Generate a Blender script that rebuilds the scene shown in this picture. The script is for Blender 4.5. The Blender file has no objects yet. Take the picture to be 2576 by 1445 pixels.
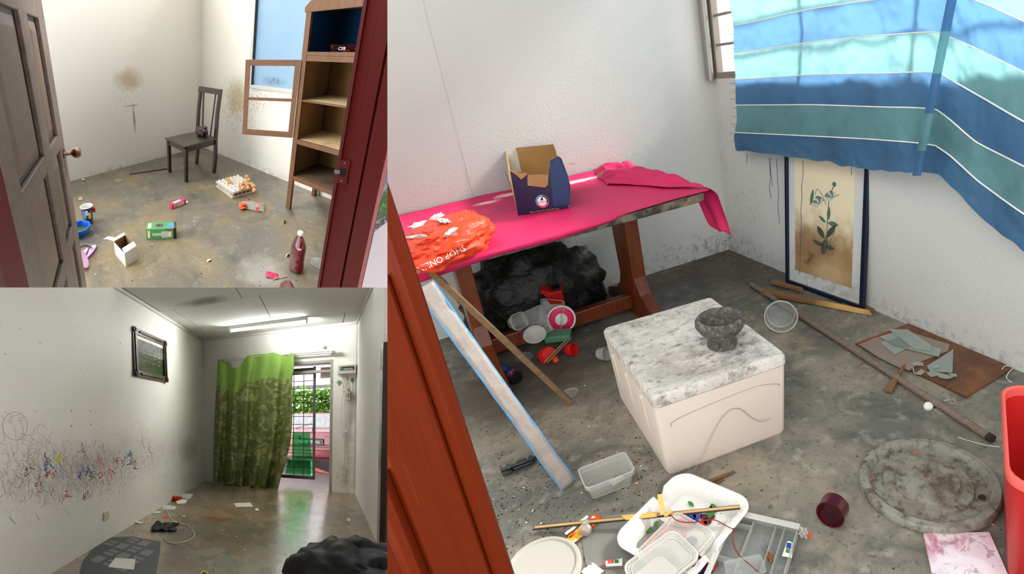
import bpy, bmesh, math, random
import numpy as np
from mathutils import Vector as V, Matrix, Euler, noise
from mathutils.bvhtree import BVHTree
random.seed(7)
PI = math.pi
sc = bpy.context.scene
COL = sc.collection

# ------------------------------------------------------------------ camera, sky, sun, exposure
def rot3(yaw, pitch, roll):
    cy, sy, cp, sp = math.cos(yaw), math.sin(yaw), math.cos(pitch), math.sin(pitch)
    f = np.array([sy*cp, cy*cp, sp]); r = np.array([cy, -sy, 0.0]); d = np.cross(f, r)
    cr, sr = math.cos(roll), math.sin(roll)
    return np.array([cr*r+sr*d, -sr*r+cr*d, f])
CAM_LOC = np.array([-2.18992, -3.65506, 1.5])
CAM_ROT = rot3(0.397264, -0.386423, 0.155115)
cd = bpy.data.cameras.new('camera'); cam = bpy.data.objects.new('camera', cd); COL.objects.link(cam)
cd.sensor_fit = 'HORIZONTAL'; cd.sensor_width = 36; cd.lens = 1450/2576*36
cd.shift_x = (1288-1650)/2576; cd.shift_y = 0.0; cd.clip_start = 0.02; cd.clip_end = 200
mw = Matrix.Identity(4)
for i in range(3):
    mw[i][0] = CAM_ROT[0][i]; mw[i][1] = -CAM_ROT[1][i]; mw[i][2] = -CAM_ROT[2][i]; mw[i][3] = CAM_LOC[i]
cam.matrix_world = mw
sc.camera = cam
wd = bpy.data.worlds.new('overcast_sky'); sc.world = wd; wd.use_nodes = True
bg = wd.node_tree.nodes['Background']
bg.inputs[0].default_value = (0.97, 0.99, 1.0, 1); bg.inputs[1].default_value = 2.6
sl = bpy.data.lights.new('sun', 'SUN'); sl.energy = 12.0; sl.angle = math.radians(14); sl.color = (1, 0.96, 0.9)
sun = bpy.data.objects.new('sun', sl); COL.objects.link(sun)
sun.rotation_euler = V((-1.0, 0.10, -0.75)).to_track_quat('-Z', 'Y').to_euler()
sc.view_settings.view_transform = 'Standard'
try: sc.view_settings.look = 'None'
except Exception: pass
sc.view_settings.exposure = 0.0; sc.view_settings.gamma = 1.0; sc.view_settings.use_curve_mapping = False

# ------------------------------------------------------------------ three rooms of the house, the left two on axes sheared to match the camera
class Room:
    """One room read from image pixels: K, p = the eye fitted to them (room metres); O, A = world axes, sheared and lengthened in depth in left rooms to fit the camera."""
    def __init__(s, K, p, O=(0, 0, 0), A=None):
        s.K = K; s.p = np.array(p[:3], float); s.R = rot3(*p[3:6])
        s.O = np.array(O, float); s.A = np.eye(3) if A is None else np.array(A, float).T
    def ray(s, x, y): return s.R.T @ np.array([(x-s.K[1])/s.K[0], (y-s.K[2])/s.K[0], 1.0])
    def _ax(s, x, y, i, v):
        d = s.ray(x, y); return V(s.p+d*(v-s.p[i])/d[i])
    def f(s, x, y, z=0.0): return s._ax(x, y, 2, z)
    def X(s, x, y, v=0.0): return s._ax(x, y, 0, v)
    def Y(s, x, y, v=0.0): return s._ax(x, y, 1, v)
    def at(s, x, y, d): return V(s.p+s.ray(x, y)*d)
    def pln(s, x, y, P, n):
        d = V(s.ray(x, y)); o = V(s.p); return o+d*((V(P)-o).dot(V(n))/d.dot(V(n)))
    def h(s, foot, x, y):
        d = s.ray(x, y); b = np.array(foot); t = ((b[:2]-s.p[:2])@d[:2])/(d[:2]@d[:2]); return float(s.p[2]+t*d[2])
    def w(s, q): return V(s.O+s.A@np.array(q, float))
RR = Room((1450, 1650, 722), [-2.18992, -3.65506, 1.5, 0.397264, -0.386423, 0.155115])
RT = Room((728, 487, 361), [-2.717, -3.362, 1.5, 0.650, -0.323, 0.008],
          O=(-4.667327, 7.883207, 1.123781), A=((0.439383, 1.166602, 0.028756), (-0.893944, 2.251163, 0.262182), (0.443845, -0.533464, 0.890536)))
RB = Room((760, 487, 1084), [2.187, -5.764, 1.4, -0.395, -0.056, 0.014],
          O=(-7.362240, 9.421626, -5.322979), A=((1.129961, -1.235414, 0.219602), (-0.391109, 1.840794, -0.865285), (0.319100, 0.168215, 0.968004)))
CUR = RR
def use(r):
    global CUR; CUR = r
# the two party walls: upright between the left rooms and the right room, flat slab between upper and lower left room
def sight(a, b):
    n = V(np.cross(RR.ray(*a), RR.ray(*b))); return V(CAM_LOC), n.normalized()
P_LR = sight((974.6, 0), (974.6, 1445)); P_TB = sight((0, 723.3), (975, 723.3))
def side(pl, px): return 1 if (V(RR.ray(*px))).dot(pl[1]) > 0 else -1
K_LEFT = (P_LR[0], P_LR[1]*side(P_LR, (300, 700))); K_RIGHT = (P_LR[0], P_LR[1]*side(P_LR, (1800, 700)))
K_UP = (P_TB[0], P_TB[1]*side(P_TB, (500, 100))); K_DOWN = (P_TB[0], P_TB[1]*side(P_TB, (500, 1300)))
TLC = (K_LEFT, K_UP); BLC = (K_LEFT, K_DOWN); RC = (K_RIGHT,)

# ------------------------------------------------------------------ mesh collector
def T(x=0, y=0, z=0): return Matrix.Translation((x, y, z))
def RZ(a): return Matrix.Rotation(math.radians(a), 4, 'Z')
def RX(a): return Matrix.Rotation(math.radians(a), 4, 'X')
def RY(a): return Matrix.Rotation(math.radians(a), 4, 'Y')
def SC(x, y=None, z=None): return Matrix.Diagonal((x, x if y is None else y, x if z is None else z, 1))
def frame(o, ex, ey):
    """matrix with origin o, x axis ex, y axis towards ey (orthogonalised)"""
    ex = V(ex).normalized(); ez = ex.cross(V(ey)).normalized(); ey = ez.cross(ex)
    m = Matrix.Identity(4)
    for i in range(3): m[i][0] = ex[i]; m[i][1] = ey[i]; m[i][2] = ez[i]; m[i][3] = o[i]
    return m
def nz(p, s=1.0): return noise.noise(V(p)*s)

class MB:
    def __init__(s): s.v = []; s.f = []; s.m = []; s.mi = 0
    def add(s, vs, fs, mtx=None):
        b = len(s.v); s.v += [tuple(mtx @ V(p)) if mtx else tuple(p) for p in vs]
        s.f += [tuple(b+i for i in q) for q in fs]; s.m += [s.mi]*len(fs); return s
    def hexa(s, p, mtx=None):   # 8 points: bottom 4 ccw, top 4 ccw
        return s.add(p, [(3, 2, 1, 0), (4, 5, 6, 7), (0, 1, 5, 4), (1, 2, 6, 5), (2, 3, 7, 6), (3, 0, 4, 7)], mtx)
    def box(s, c, d, mtx=None):
        x, y, z = c; a, b, e = d[0]/2, d[1]/2, d[2]/2
        return s.hexa([(x-a, y-b, z-e), (x+a, y-b, z-e), (x+a, y+b, z-e), (x-a, y+b, z-e), (x-a, y-b, z+e), (x+a, y-b, z+e), (x+a, y+b, z+e), (x-a, y+b, z+e)], mtx)
    def span(s, a, b, mtx=None):
        return s.box([(a[i]+b[i])/2 for i in range(3)], [abs(b[i]-a[i]) for i in range(3)], mtx)
    def bar(s, a, b, w, h, up=(0, 0, 1)):
        a, b = V(a), V(b); m = frame(a, b-a, V(up).cross(b-a)); return s.box(((b-a).length/2, 0, 0), ((b-a).length, w, h), m)
    def prism(s, poly, z0, z1, mtx=None):
        n = len(poly); vs = [(x, y, z0) for x, y in poly]+[(x, y, z1) for x, y in poly]
        fs = [tuple(range(n-1, -1, -1)), tuple(range(n, 2*n))]+[(i, (i+1) % n, n+(i+1) % n, n+i) for i in range(n)]
        return s.add(vs, fs, mtx)
    def tube(s, path, r, n=8, caps=True, mtx=None):
        path = [V(p) for p in path]; k = len(path); rr = r if isinstance(r, (list, tuple)) else [r]*k; vs = []; prev = None
        for i, p in enumerate(path):
            t = (path[min(i+1, k-1)]-path[max(i-1, 0)]).normalized()
            if prev is None:
                a = t.cross(V((0, 0, 1)))
                if a.length < 1e-3: a = t.cross(V((1, 0, 0)))
                a.normalize()
            else: a = (prev-t*prev.dot(t)).normalized()
            prev = a; b = t.cross(a)
            for j in range(n):
                g = 2*PI*j/n; vs.append(p+(a*math.cos(g)+b*math.sin(g))*rr[i])
        fs = [(i*n+j, i*n+(j+1) % n, (i+1)*n+(j+1) % n, (i+1)*n+j) for i in range(k-1) for j in range(n)]
        if caps: fs += [tuple(range(n-1, -1, -1)), tuple((k-1)*n+j for j in range(n))]
        return s.add(vs, fs, mtx)
    def lathe(s, prof, n=24, mtx=None, sx=1, sy=1, fn=None, caps=True):
        vs = []
        for r, z in prof:
            for j in range(n):
                g = 2*PI*j/n; q = (r*math.cos(g)*sx, r*math.sin(g)*sy, z); vs.append(fn(q) if fn else q)
        k = len(prof)
        fs = [(i*n+j, i*n+(j+1) % n, (i+1)*n+(j+1) % n, (i+1)*n+j) for i in range(k-1) for j in range(n)]
        if prof[0] == prof[-1]: caps = False
        if caps and prof[0][0] > 1e-6: fs.append(tuple(range(n-1, -1, -1)))
        if caps and prof[-1][0] > 1e-6: fs.append(tuple((k-1)*n+j for j in range(n)))
        return s.add(vs, fs, mtx)
    def grid(s, fn, nu, nv, mtx=None, mfn=None):
        vs = [fn(i/nu, j/nv) for j in range(nv+1) for i in range(nu+1)]
        b = len(s.f)
        s.add(vs, [(j*(nu+1)+i, j*(nu+1)+i+1, (j+1)*(nu+1)+i+1, (j+1)*(nu+1)+i) for j in range(nv) for i in range(nu)], mtx)
        if mfn:
            q = 0
            for j in range(nv):
                for i in range(nu): s.m[b+q] = mfn((i+.5)/nu, (j+.5)/nv); q += 1
        return s
    def ball(s, c, r, nu=20, nv=12, amp=0, fr=3, seed=0, mtx=None, flat=None, pw=1):
        r = (r, r, r) if not isinstance(r, (tuple, list)) else r; vs = []
        for j in range(nv+1):
            th = PI*j/nv
            for i in range(nu):
                g = 2*PI*i/nu; d = V((math.sin(th)*math.cos(g), math.sin(th)*math.sin(g), math.cos(th)))
                k = 1+amp*(noise.turbulence(d*fr+V((seed, seed*.7, 0)), 3, False)-.4) if amp else 1
                d = V([math.copysign(abs(x)**pw, x) for x in d])*k
                z = c[2]+d.z*r[2]
                if flat is not None: z = max(z, flat)
                vs.append((c[0]+d.x*r[0], c[1]+d.y*r[1], z))
        return s.add(vs, [(j*nu+i, (j+1)*nu+i, (j+1)*nu+(i+1) % nu, j*nu+(i+1) % nu) for j in range(nv) for i in range(nu)], mtx)
    def poly(s, pts, mtx=None): return s.add(pts, [tuple(range(len(pts)))], mtx)
    def text(s, body, size, mtx, th=0.0008, font_shear=0):
        cu = bpy.data.curves.new('t', 'FONT'); cu.body = body; cu.size = size; cu.align_x = 'CENTER'; cu.align_y = 'CENTER'; cu.resolution_u = 2; cu.shear = font_shear
        ob = bpy.data.objects.new('t', cu); me = bpy.data.meshes.new_from_object(ob)
        s.add([(v.co.x, v.co.y, th) for v in me.vertices], [tuple(p.vertices) for p in me.polygons], mtx)
        bpy.data.objects.remove(ob); bpy.data.curves.remove(cu); bpy.data.meshes.remove(me); return s

def build(mb, name, mats, parent=None, mtx=None, smooth=None, bevel=0, solid=0, clip=(), sub=0, label=None, cat=None, group=None, kind=None, seg=2):
    loc = [V(p) for p in mb.v]; room = [mtx @ p for p in loc] if mtx else loc
    wv = [CUR.w(p) for p in room]
    if parent is not None: org = V(parent['_o'])
    else:
        lo = [min(p[i] for p in wv) for i in range(3)]; hi = [max(p[i] for p in wv) for i in range(3)]
        org = V(((lo[0]+hi[0])/2, (lo[1]+hi[1])/2, lo[2]))
    me = bpy.data.meshes.new(name); me.from_pydata([tuple(p-org) for p in wv], [], mb.f)
    at = me.attributes.new('rc', 'FLOAT_VECTOR', 'POINT'); at.data.foreach_set('vector', np.array([tuple(p) for p in loc], dtype=np.float32).ravel())
    ms = mats if isinstance(mats, (list, tuple)) else [mats]
    for m in ms: me.materials.append(MAT[m])
    me.polygons.foreach_set('material_index', mb.m)
    if smooth is not None:
        me.polygons.foreach_set('use_smooth', [True]*len(me.polygons)); me.set_sharp_from_angle(angle=math.radians(smooth))
    if clip:
        bm = bmesh.new(); bm.from_mesh(me)
        for co, no in clip:
            bmesh.ops.bisect_plane(bm, geom=bm.verts[:]+bm.edges[:]+bm.faces[:], plane_co=co-org, plane_no=no, clear_inner=True)
        bm.to_mesh(me); bm.free()
    me.validate(); me.update()
    o = bpy.data.objects.new(name, me); COL.objects.link(o)
    if parent is not None: o.parent = parent
    else: o.location = org
    o['_o'] = tuple(org)
    if bevel:
        b = o.modifiers.new('edge', 'BEVEL'); b.width = bevel; b.segments = seg; b.limit_method = 'ANGLE'; b.angle_limit = math.radians(40)
    if solid:
        b = o.modifiers.new('thick', 'SOLIDIFY'); b.thickness = solid; b.offset = 0
    if sub:
        b = o.modifiers.new('sub', 'SUBSURF'); b.levels = sub; b.render_levels = sub
    tag(o, label, cat, group, kind); return o
def tag(o, label=None, cat=None, group=None, kind=None):
    if label: o['label'] = label
    if cat: o['category'] = cat
    if group: o['group'] = group
    if kind: o['kind'] = kind
    return o
def thing(name, label, cat, loc, group=None, kind=None):
    o = bpy.data.objects.new(name, None); COL.objects.link(o); w = CUR.w(loc); o.location = w; o['_o'] = tuple(w); o.empty_display_size = .05
    return tag(o, label, cat, group, kind)

# ------------------------------------------------------------------ materials (colour by room or object coordinates)
MAT = {}
def lin(c):
    if isinstance(c, str): c = tuple(int(c[i:i+2], 16) for i in (0, 2, 4))
    return tuple(((x/255)/12.92 if x/255 <= .04045 else ((x/255+.055)/1.055)**2.4) for x in c[:3])+(1,)
class NT:
    def __init__(s, m): s.t = m.node_tree; s.n = s.t.nodes; s.l = s.t.links
    def new(s, typ, **k):
        d = s.n.new(typ)
        for a, b in k.items(): setattr(d, a, b)
        return d
    def set(s, sock, v):
        if hasattr(v, 'bl_idname') and not isinstance(v, (int, float)): s.l.new(v, sock)
        else: sock.default_value = v
    def math(s, op, a, b=None, c=None):
        d = s.new('ShaderNodeMath', operation=op); s.set(d.inputs[0], a)
        if b is not None: s.set(d.inputs[1], b)
        if c is not None: s.set(d.inputs[2], c)
        return d.outputs[0]
    def rng(s, v, lo, hi, a=0.0, b=1.0):
        d = s.new('ShaderNodeMapRange'); d.clamp = True; s.set(d.inputs[0], v)
        for i, q in enumerate((lo, hi, a, b)): d.inputs[i+1].default_value = q
        return d.outputs[0]
    def mix(s, fac, a, b):
        d = s.new('ShaderNodeMix', data_type='RGBA'); s.set(d.inputs[0], fac); s.set(d.inputs[6], a); s.set(d.inputs[7], b); return d.outputs[2]
    def coords(s, sc_=(1, 1, 1), off=(0, 0, 0)):
        if not hasattr(s, 'at'): s.at = s.new('ShaderNodeAttribute', attribute_name='rc')
        m = s.new('ShaderNodeMapping'); m.inputs['Scale'].default_value = sc_; m.inputs['Location'].default_value = off
        s.l.new(s.at.outputs['Vector'], m.inputs['Vector']); return m.outputs[0]
    def noise(s, scale, detail=4, st=(1, 1, 1), rough=.55, dist=0, off=(0, 0, 0)):
        d = s.new('ShaderNodeTexNoise'); s.l.new(s.coords(st, off), d.inputs['Vector']); d.inputs['Scale'].default_value = scale
        d.inputs['Detail'].default_value = detail; d.inputs['Roughness'].default_value = rough; d.inputs['Distortion'].default_value = dist; return d.outputs[0]
    def vor(s, scale, st=(1, 1, 1), off=(0, 0, 0)):
        d = s.new('ShaderNodeTexVoronoi'); s.l.new(s.coords(st, off), d.inputs['Vector']); d.inputs['Scale'].default_value = scale; return d.outputs['Distance']
    def dist(s, c, r):
        off = [-c[i]/r[i] for i in range(3)]; v = s.new('ShaderNodeVectorMath', operation='LENGTH'); s.l.new(s.coords([1/x for x in r], off), v.inputs[0]); return v.outputs['Value']
    def sep(s, ax):
        d = s.new('ShaderNodeSeparateXYZ'); s.l.new(s.coords(), d.inputs[0]); return d.outputs[ax]
def mat(name, col, rough=.6, metal=0.0, spec=.4, layers=(), bump=None, alpha=1.0, trl=0.0, emit=0.0, coat=0.0, sheen=0.0, tran=0.0, rlayers=()):
    m = bpy.data.materials.new(name); m.use_nodes = True; t = NT(m); b = t.n['Principled BSDF']; out = t.n['Material Output']
    c = lin(col); first = True
    for L in layers:
        k = L[0]
        if k == 'n':      # noise: scale, lo, hi, colour, amount, [opts]
            o = L[6] if len(L) > 6 else {}
            fac = t.math('MULTIPLY', t.rng(t.noise(L[1], **o), L[2], L[3]), L[5])
        elif k == 'v':    # voronoi specks: scale, radius, colour, amount
            o = L[5] if len(L) > 5 else {}
            fac = t.math('MULTIPLY', t.rng(t.vor(L[1], **o), L[2]*.6, L[2], 1, 0), L[4])
        elif k == 's':    # stain: centre, radii, colour, amount, noise scale, noise gain
            d = t.dist(L[1], L[2]); nn = t.noise(L[5], 6, off=(L[1][0]*3.1, 1.7, 0), rough=.65)
            fac = t.math('MULTIPLY', t.rng(t.math('ADD', d, t.math('MULTIPLY', t.math('SUBTRACT', nn, .5), L[6])), .35, 1.0, 1, 0), L[4])
        elif k == 'w':    # grain: axis stretch, scale, lo, hi, colour, amount
            fac = t.math('MULTIPLY', t.rng(t.noise(L[2], 5, st=L[1], dist=.6, rough=.6), L[3], L[4]), L[6])
        elif k == 'm':    # speckled stain: centre, radii, colour, amount, speck scale, lo, hi
            d = t.rng(t.dist(L[1], L[2]), .1, 1.0, 1, 0); nn = t.noise(L[5], 5, rough=.7, off=(L[1][1]*2.3, .4, L[1][0]))
            fac = t.math('MULTIPLY', t.math('MULTIPLY', t.rng(nn, L[6], L[7]), d), L[4])
        elif k == 'b':    # band along an axis: axis, lo, hi, colour, amount
            z = t.sep(L[1]); fac = t.math('MULTIPLY', t.math('MULTIPLY', t.rng(z, L[2]-1e-4, L[2]), t.rng(z, L[3], L[3]+1e-4, 1, 0)), L[5])
        colr = {'n': 4, 'v': 3, 's': 3, 'w': 5, 'm': 3, 'b': 4}[k]
        c = t.mix(fac, c, lin(L[colr])); first = False
    if first: b.inputs['Base Color'].default_value = c
    else: t.l.new(c, b.inputs['Base Color'])
    b.inputs['Roughness'].default_value = rough; b.inputs['Metallic'].default_value = metal; b.inputs['Specular IOR Level'].default_value = spec
    if tran: b.inputs['Transmission Weight'].default_value = tran; b.inputs['IOR'].default_value = 1.06
    if coat: b.inputs['Coat Weight'].default_value = coat; b.inputs['Coat Roughness'].default_value = .15
    if rlayers:
        r = rough
        for sc2, lo, hi, val, o in rlayers:
            d = t.new('ShaderNodeMix', data_type='FLOAT'); t.set(d.inputs[0], t.rng(t.noise(sc2, **o), lo, hi)); t.set(d.inputs[2], r); t.set(d.inputs[3], val); r = d.outputs[0]
        t.l.new(r, b.inputs['Roughness'])
    if bump:
        d = t.new('ShaderNodeBump'); d.inputs['Strength'].default_value = bump[1]; d.inputs['Distance'].default_value = bump[2] if len(bump) > 2 else .01
        o = bump[3] if len(bump) > 3 else {}
        t.l.new(t.noise(bump[0], 5, **o), d.inputs['Height']); t.l.new(d.outputs[0], b.inputs['Normal'])
    if emit: b.inputs['Emission Color'].default_value = lin(col); b.inputs['Emission Strength'].default_value = emit
    sh = b.outputs[0]
    if trl:
        d = t.new('ShaderNodeBsdfTranslucent')
        if first: d.inputs[0].default_value = c
        else: t.l.new(c, d.inputs[0])
        x = t.new('ShaderNodeMixShader'); x.inputs[0].default_value = trl; t.l.new(sh, x.inputs[1]); t.l.new(d.outputs[0], x.inputs[2]); sh = x.outputs[0]
    if alpha < 1:
        d = t.new('ShaderNodeBsdfTransparent'); x = t.new('ShaderNodeMixShader'); x.inputs[0].default_value = alpha
        t.l.new(d.outputs[0], x.inputs[1]); t.l.new(sh, x.inputs[2]); sh = x.outputs[0]
    t.l.new(sh, out.inputs[0]); MAT[name] = m; return m

# ------------------------------------------------------------------ STRUCTURE
mat('plaster_r', (202, 202, 196), .75, layers=[
    ('n', 1.3, .35, .7, (193, 195, 190), .6), ('n', 9, .45, .75, (198, 196, 190), .3),
    ('m', (-.25, 0, .06), (.9, .3, .20), (84, 76, 64), .7, 22, .5, .68), ('m', (-1.2, 0, .0), (1.8, .3, .13), (90, 80, 68), .65, 22, .5, .68),
    ('m', (0, -.30, .42), (.2, .30, .26), (116, 84, 62), .6, 26, .54, .68), ('m', (0, -.05, .05), (.3, .7, .16), (60, 52, 44), .85, 20, .46, .66),
    ('m', (0, -1.7, .0), (.3, 1.8, .13), (96, 86, 72), .6, 30, .5, .66), ('m', (0, -1.95, .3), (.3, .7, .35), (104, 98, 88), .5, 60, .6, .70), ('m', (0, -.05, .75), (.05, .07, .7), (128, 104, 80), .45, 22, .5, .7)],
    bump=(60, .35, .006))
mat('concrete_r', (102, 102, 94), .55, layers=[
    ('n', 1.9, .42, .62, (150, 140, 121), .9, dict(detail=8, dist=.5, rough=.65)), ('n', 4.5, .50, .72, (62, 65, 64), .8, dict(detail=8, dist=.8, rough=.65)), ('n', 14, .55, .72, (176, 168, 150), .55, dict(detail=6)),
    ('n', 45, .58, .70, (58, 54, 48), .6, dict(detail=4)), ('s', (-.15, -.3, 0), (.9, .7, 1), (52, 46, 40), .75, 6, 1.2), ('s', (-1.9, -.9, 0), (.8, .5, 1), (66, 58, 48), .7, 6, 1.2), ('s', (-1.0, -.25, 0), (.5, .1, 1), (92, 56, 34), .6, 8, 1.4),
    ('n', 3, .6, .75, (88, 62, 42), .45, dict(detail=6, off=(4, 2, 0))), ('v', 60, .14, (34, 30, 26), .6)], bump=(30, .25, .004), rlayers=[(3, .4, .7, .35, {})])
mat('plaster_t', (246, 243, 234), .7, layers=[('n', 1.0, .35, .7, (240, 236, 226), .6), ('s', (-1.15, 0, 1.12), (.22, .2, .16), (190, 156, 96), .6, 9, 1.0), ('m', (-1.15, 0, .95), (.35, .2, .35), (150, 104, 50), .8, 40, .56, .66),
    ('s', (-1.12, 0, .62), (.022, .2, .22), (168, 122, 76), .8, 14, .8), ('s', (-1.14, 0, .80), (.12, .2, .012), (168, 122, 76), .7, 20, 1.4), ('m', (0, -.72, .75), (.2, .42, .5), (150, 116, 46), .8, 26, .46, .66), ('s', (0, -.72, .85), (.2, .22, .3), (190, 170, 118), .7, 9, 1.0),
    ('m', (0, -1.1, .9), (.2, .25, .22), (150, 110, 50), .8, 40, .5, .62), ('m', (-1.2, 0, .0), (1.3, .2, .08), (150, 134, 110), .6, 16, .48, .66), ('m', (0, -.8, .0), (.2, 1.2, .10), (160, 128, 76), .7, 14, .46, .66)], bump=(40, .2, .004))
mat('concrete_t', (108, 104, 95), .45, layers=[('n', 1.6, .40, .66, (140, 121, 84), .95, dict(detail=8, dist=.5, rough=.65)), ('n', 3.4, .5, .72, (78, 77, 72), .8, dict(detail=7, dist=.8, off=(3, 1, 0))), ('n', 12, .56, .74, (164, 156, 138), .5), ('n', 30, .58, .72, (70, 62, 50), .5),
    ('m', (-.35, -.95, 0), (.16, .12, 1), (70, 44, 20), .9, 18, .42, .6), ('s', (-.1, -1.35, 0), (.25, .2, 1), (74, 60, 44), .6, 9, 1.3), ('s', (-1.35, -2.35, 0), (.2, .2, 1), (196, 190, 178), .5, 9, 1.4), ('v', 50, .08, (226, 222, 210), .5)], bump=(26, .25, .004), rlayers=[(2.5, .4, .7, .3, {})])
mat('plaster_b', (232, 229, 221), .6, layers=[('n', .9, .35, .7, (216, 212, 204), .6), ('s', (0, -2.6, .9), (.2, 2.2, .4), (196, 186, 178), .5, 4, 1.0), ('n', 26, .66, .74, (128, 120, 116), .5),
    ('m', (0, -3.5, .8), (.2, 1.3, .5), (150, 134, 138), .55, 34, .55, .66, ), ('m', (0, -1.3, 1.0), (.2, 1.1, .45), (130, 124, 116), .6, 40, .58, .68), ('s', (0, -.75, .75), (.2, .5, .3), (150, 138, 112), .55, 6, .9),
    ('m', (2.76, -1.5, .9), (.2, 1.2, .7), (110, 104, 92), .55, 22, .55, .68), ('m', (2.6, 0, .3), (.25, .2, .35), (110, 104, 88), .7, 14, .46, .7), ('s', (0, -4.0, .42), (.2, .16, .1), (226, 224, 218), .9, 18, 1.3)], bump=(30, .2, .004))
mat('concrete_b', (132, 118, 96), .3, layers=[('n', 1.4, .42, .66, (152, 124, 92), .8, dict(detail=7, dist=.6)), ('n', 2.8, .48, .70, (78, 77, 70), .85, dict(detail=7, dist=.9, off=(2, 5, 0))), ('n', 9, .56, .76, (118, 108, 92), .45), ('s', (.95, -2.0, 0), (.28, .14, 1), (128, 78, 26), .75, 6, 1.2),
    ('v', 40, .05, (180, 174, 160), .6)], bump=(7, .12, .006), rlayers=[(2.5, .35, .75, .17, {})], spec=.6)
mat('outside_concrete', (150, 140, 138), .35, layers=[('n', 2.4, .4, .7, (110, 102, 102), .8), ('n', 9, .55, .75, (178, 168, 164), .5)])
mat('ceiling_board', (216, 216, 210), .7, layers=[('n', 1.2, .35, .7, (206, 206, 200), .6), ('s', (.75, -1.9, 2.9), (.42, .16, 1), (84, 84, 80), .75, 4, .7)])
mat('trim_paint', (196, 194, 186), .55)
mat('joint_dark', (92, 92, 88), .8)
mat('party_wall', (200, 196, 188), .8)

def slab(name, poly, z0, z1, m, clip=(), mtx=None):
    return build(MB().prism(poly, z0, z1, mtx), name, m, clip=clip, kind='structure')
def holed(axis, u0, u1, z0, z1, hu0, hu1, hz0, hz1, a, b):
    """wall slab in plane axis (0: x const, 1: y const) between a and b with one rectangular hole"""
    mb = MB(); P = lambda u, z, t: (t, u, z) if axis == 0 else (u, t, z)
    o = [(u0, z0), (u1, z0), (u1, z1), (u0, z1)]; h = [(hu0, hz0), (hu1, hz0), (hu1, hz1), (hu0, hz1)]
    vs = [P(u, z, t) for t in (a, b) for u, z in o+h]
    fs = []
    for k in range(4):
        j = (k+1) % 4; fs += [(k, j, 4+j, 4+k), (8+j, 8+k, 12+k, 12+j), (4+k, 4+j, 12+j, 12+k), (j, k, 8+k, 8+j)]
    return mb.add(vs, fs)

# right room
use(RR)
slab('floor', [(-6, -6.0), (.14, -6.0), (.14, .14), (-6, .14)], -.12, 0, 'concrete_r', RC)
build(MB().span((-6, 0, 0), (.14, .14, 3.0)), 'wall_back', 'plaster_r', clip=RC, kind='structure')
WIN = dict(y0=-.035, y1=-2.75, z0=1.26, z1=2.55)
build(holed(0, -5.2, 0, 0, 3.0, WIN['y1'], WIN['y0'], WIN['z0'], WIN['z1'], 0, .14), 'wall_right', 'plaster_r', kind='structure')
slab('ceiling', [(-6, -4.3), (.14, -4.3), (.14, .14), (-6, .14)], 3.0, 3.1, 'plaster_r', RC)
# upper left room
use(RT)
TW = dict(y0=-.93, y1=-2.35, z0=1.055, z1=2.35)
slab('floor', [(-3.2, -4.0), (.1, -4.0), (.1, .1), (-3.2, .1)], -.08, 0, 'concrete_t', TLC)
build(MB().span((-3.2, 0, 0), (.1, .1, 2.9)), 'wall_left', 'plaster_t', clip=TLC, kind='structure')
build(holed(0, -3.4, 0, 0, 2.9, TW['y1'], TW['y0'], TW['z0'], TW['z1'], 0, .1), 'wall_right', 'plaster_t', clip=TLC, kind='structure')
# lower left room
use(RB)
W3 = 2.76; HB = 2.9
slab('floor', [(-.1, -6.2), (W3+.1, -6.2), (W3+.1, .02), (-.1, .02)], -.08, 0, 'concrete_b', BLC)
build(MB().span((-.1, -5.6, 0), (0, .1, HB)), 'wall_left', 'plaster_b', clip=BLC, kind='structure')
DB = dict(x0=1.25, x1=2.40, z1=2.30)
def wallU():
    mb = MB(); o = [(-.1, 0), (DB['x0'], 0), (DB['x0'], DB['z1']), (DB['x1'], DB['z1']), (DB['x1'], 0), (W3+.1, 0), (W3+.1, HB), (-.1, HB)]
    return mb.add([(x, 0, z) for x, z in o]+[(x, .14, z) for x, z in o],
                  [(0, 1, 2, 7), (2, 3, 6, 7), (3, 4, 5, 6), (15, 10, 9, 8), (15, 14, 11, 10), (14, 13, 12, 11), (1, 9, 10, 2), (2, 10, 11, 3), (3, 11, 12, 4), (7, 6, 14, 15)])
build(wallU(), 'wall_back', 'plaster_b', clip=BLC, kind='structure')
build(MB().span((W3, -2.28, 0), (W3+.1, .1, HB)), 'wall_right', 'plaster_b', clip=BLC, kind='structure')
ce = build(MB().span((-.1, -3.4, HB+.012), (W3+.1, .1, HB+.08)), 'ceiling', 'joint_dark', clip=BLC, kind='structure')
y1 = (RB.f(608, 751, HB).y+RB.f(480, 770, HB).y)/2; y2 = RB.f(870, 787, HB).y
xa = RB.f(653, 744, HB).x; xa2 = RB.f(685, 808, HB).x; xb = RB.f(600, 735, HB).x; xc = RB.f(868, 790, HB).x
G = .006
rows = [(y2, 0, [0, xc, W3]), (y1, y2, [0, (xa+xa2)/2-1.22, (xa+xa2)/2, W3]), (y1-1.2, y1, [0, xb-1.22, xb, W3]), (y1-2.0, y1-1.2, [0, xa, W3])]
for ya, yb, xs in rows:
    for a, b in zip(xs, xs[1:]):
        if b-a > .05: build(MB().span((a+G, ya+G, HB-.004), (b-G, yb-G, HB+.011)), 'ceiling_panel', 'ceiling_board', ce, clip=BLC)
tr = build(MB().span((.0, -3.4, HB-.05), (.022, 0, HB-.005)), 'trim_1', 'trim_paint', clip=BLC, kind='structure')
build(MB().span((0, -.022, HB-.05), (W3, 0, HB-.005)), 'trim_2', 'trim_paint', clip=BLC, kind='structure')
build(MB().span((W3-.022, -2.2, HB-.05), (W3, 0, HB-.005)), 'trim_3', 'trim_paint', clip=BLC, kind='structure')
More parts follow.
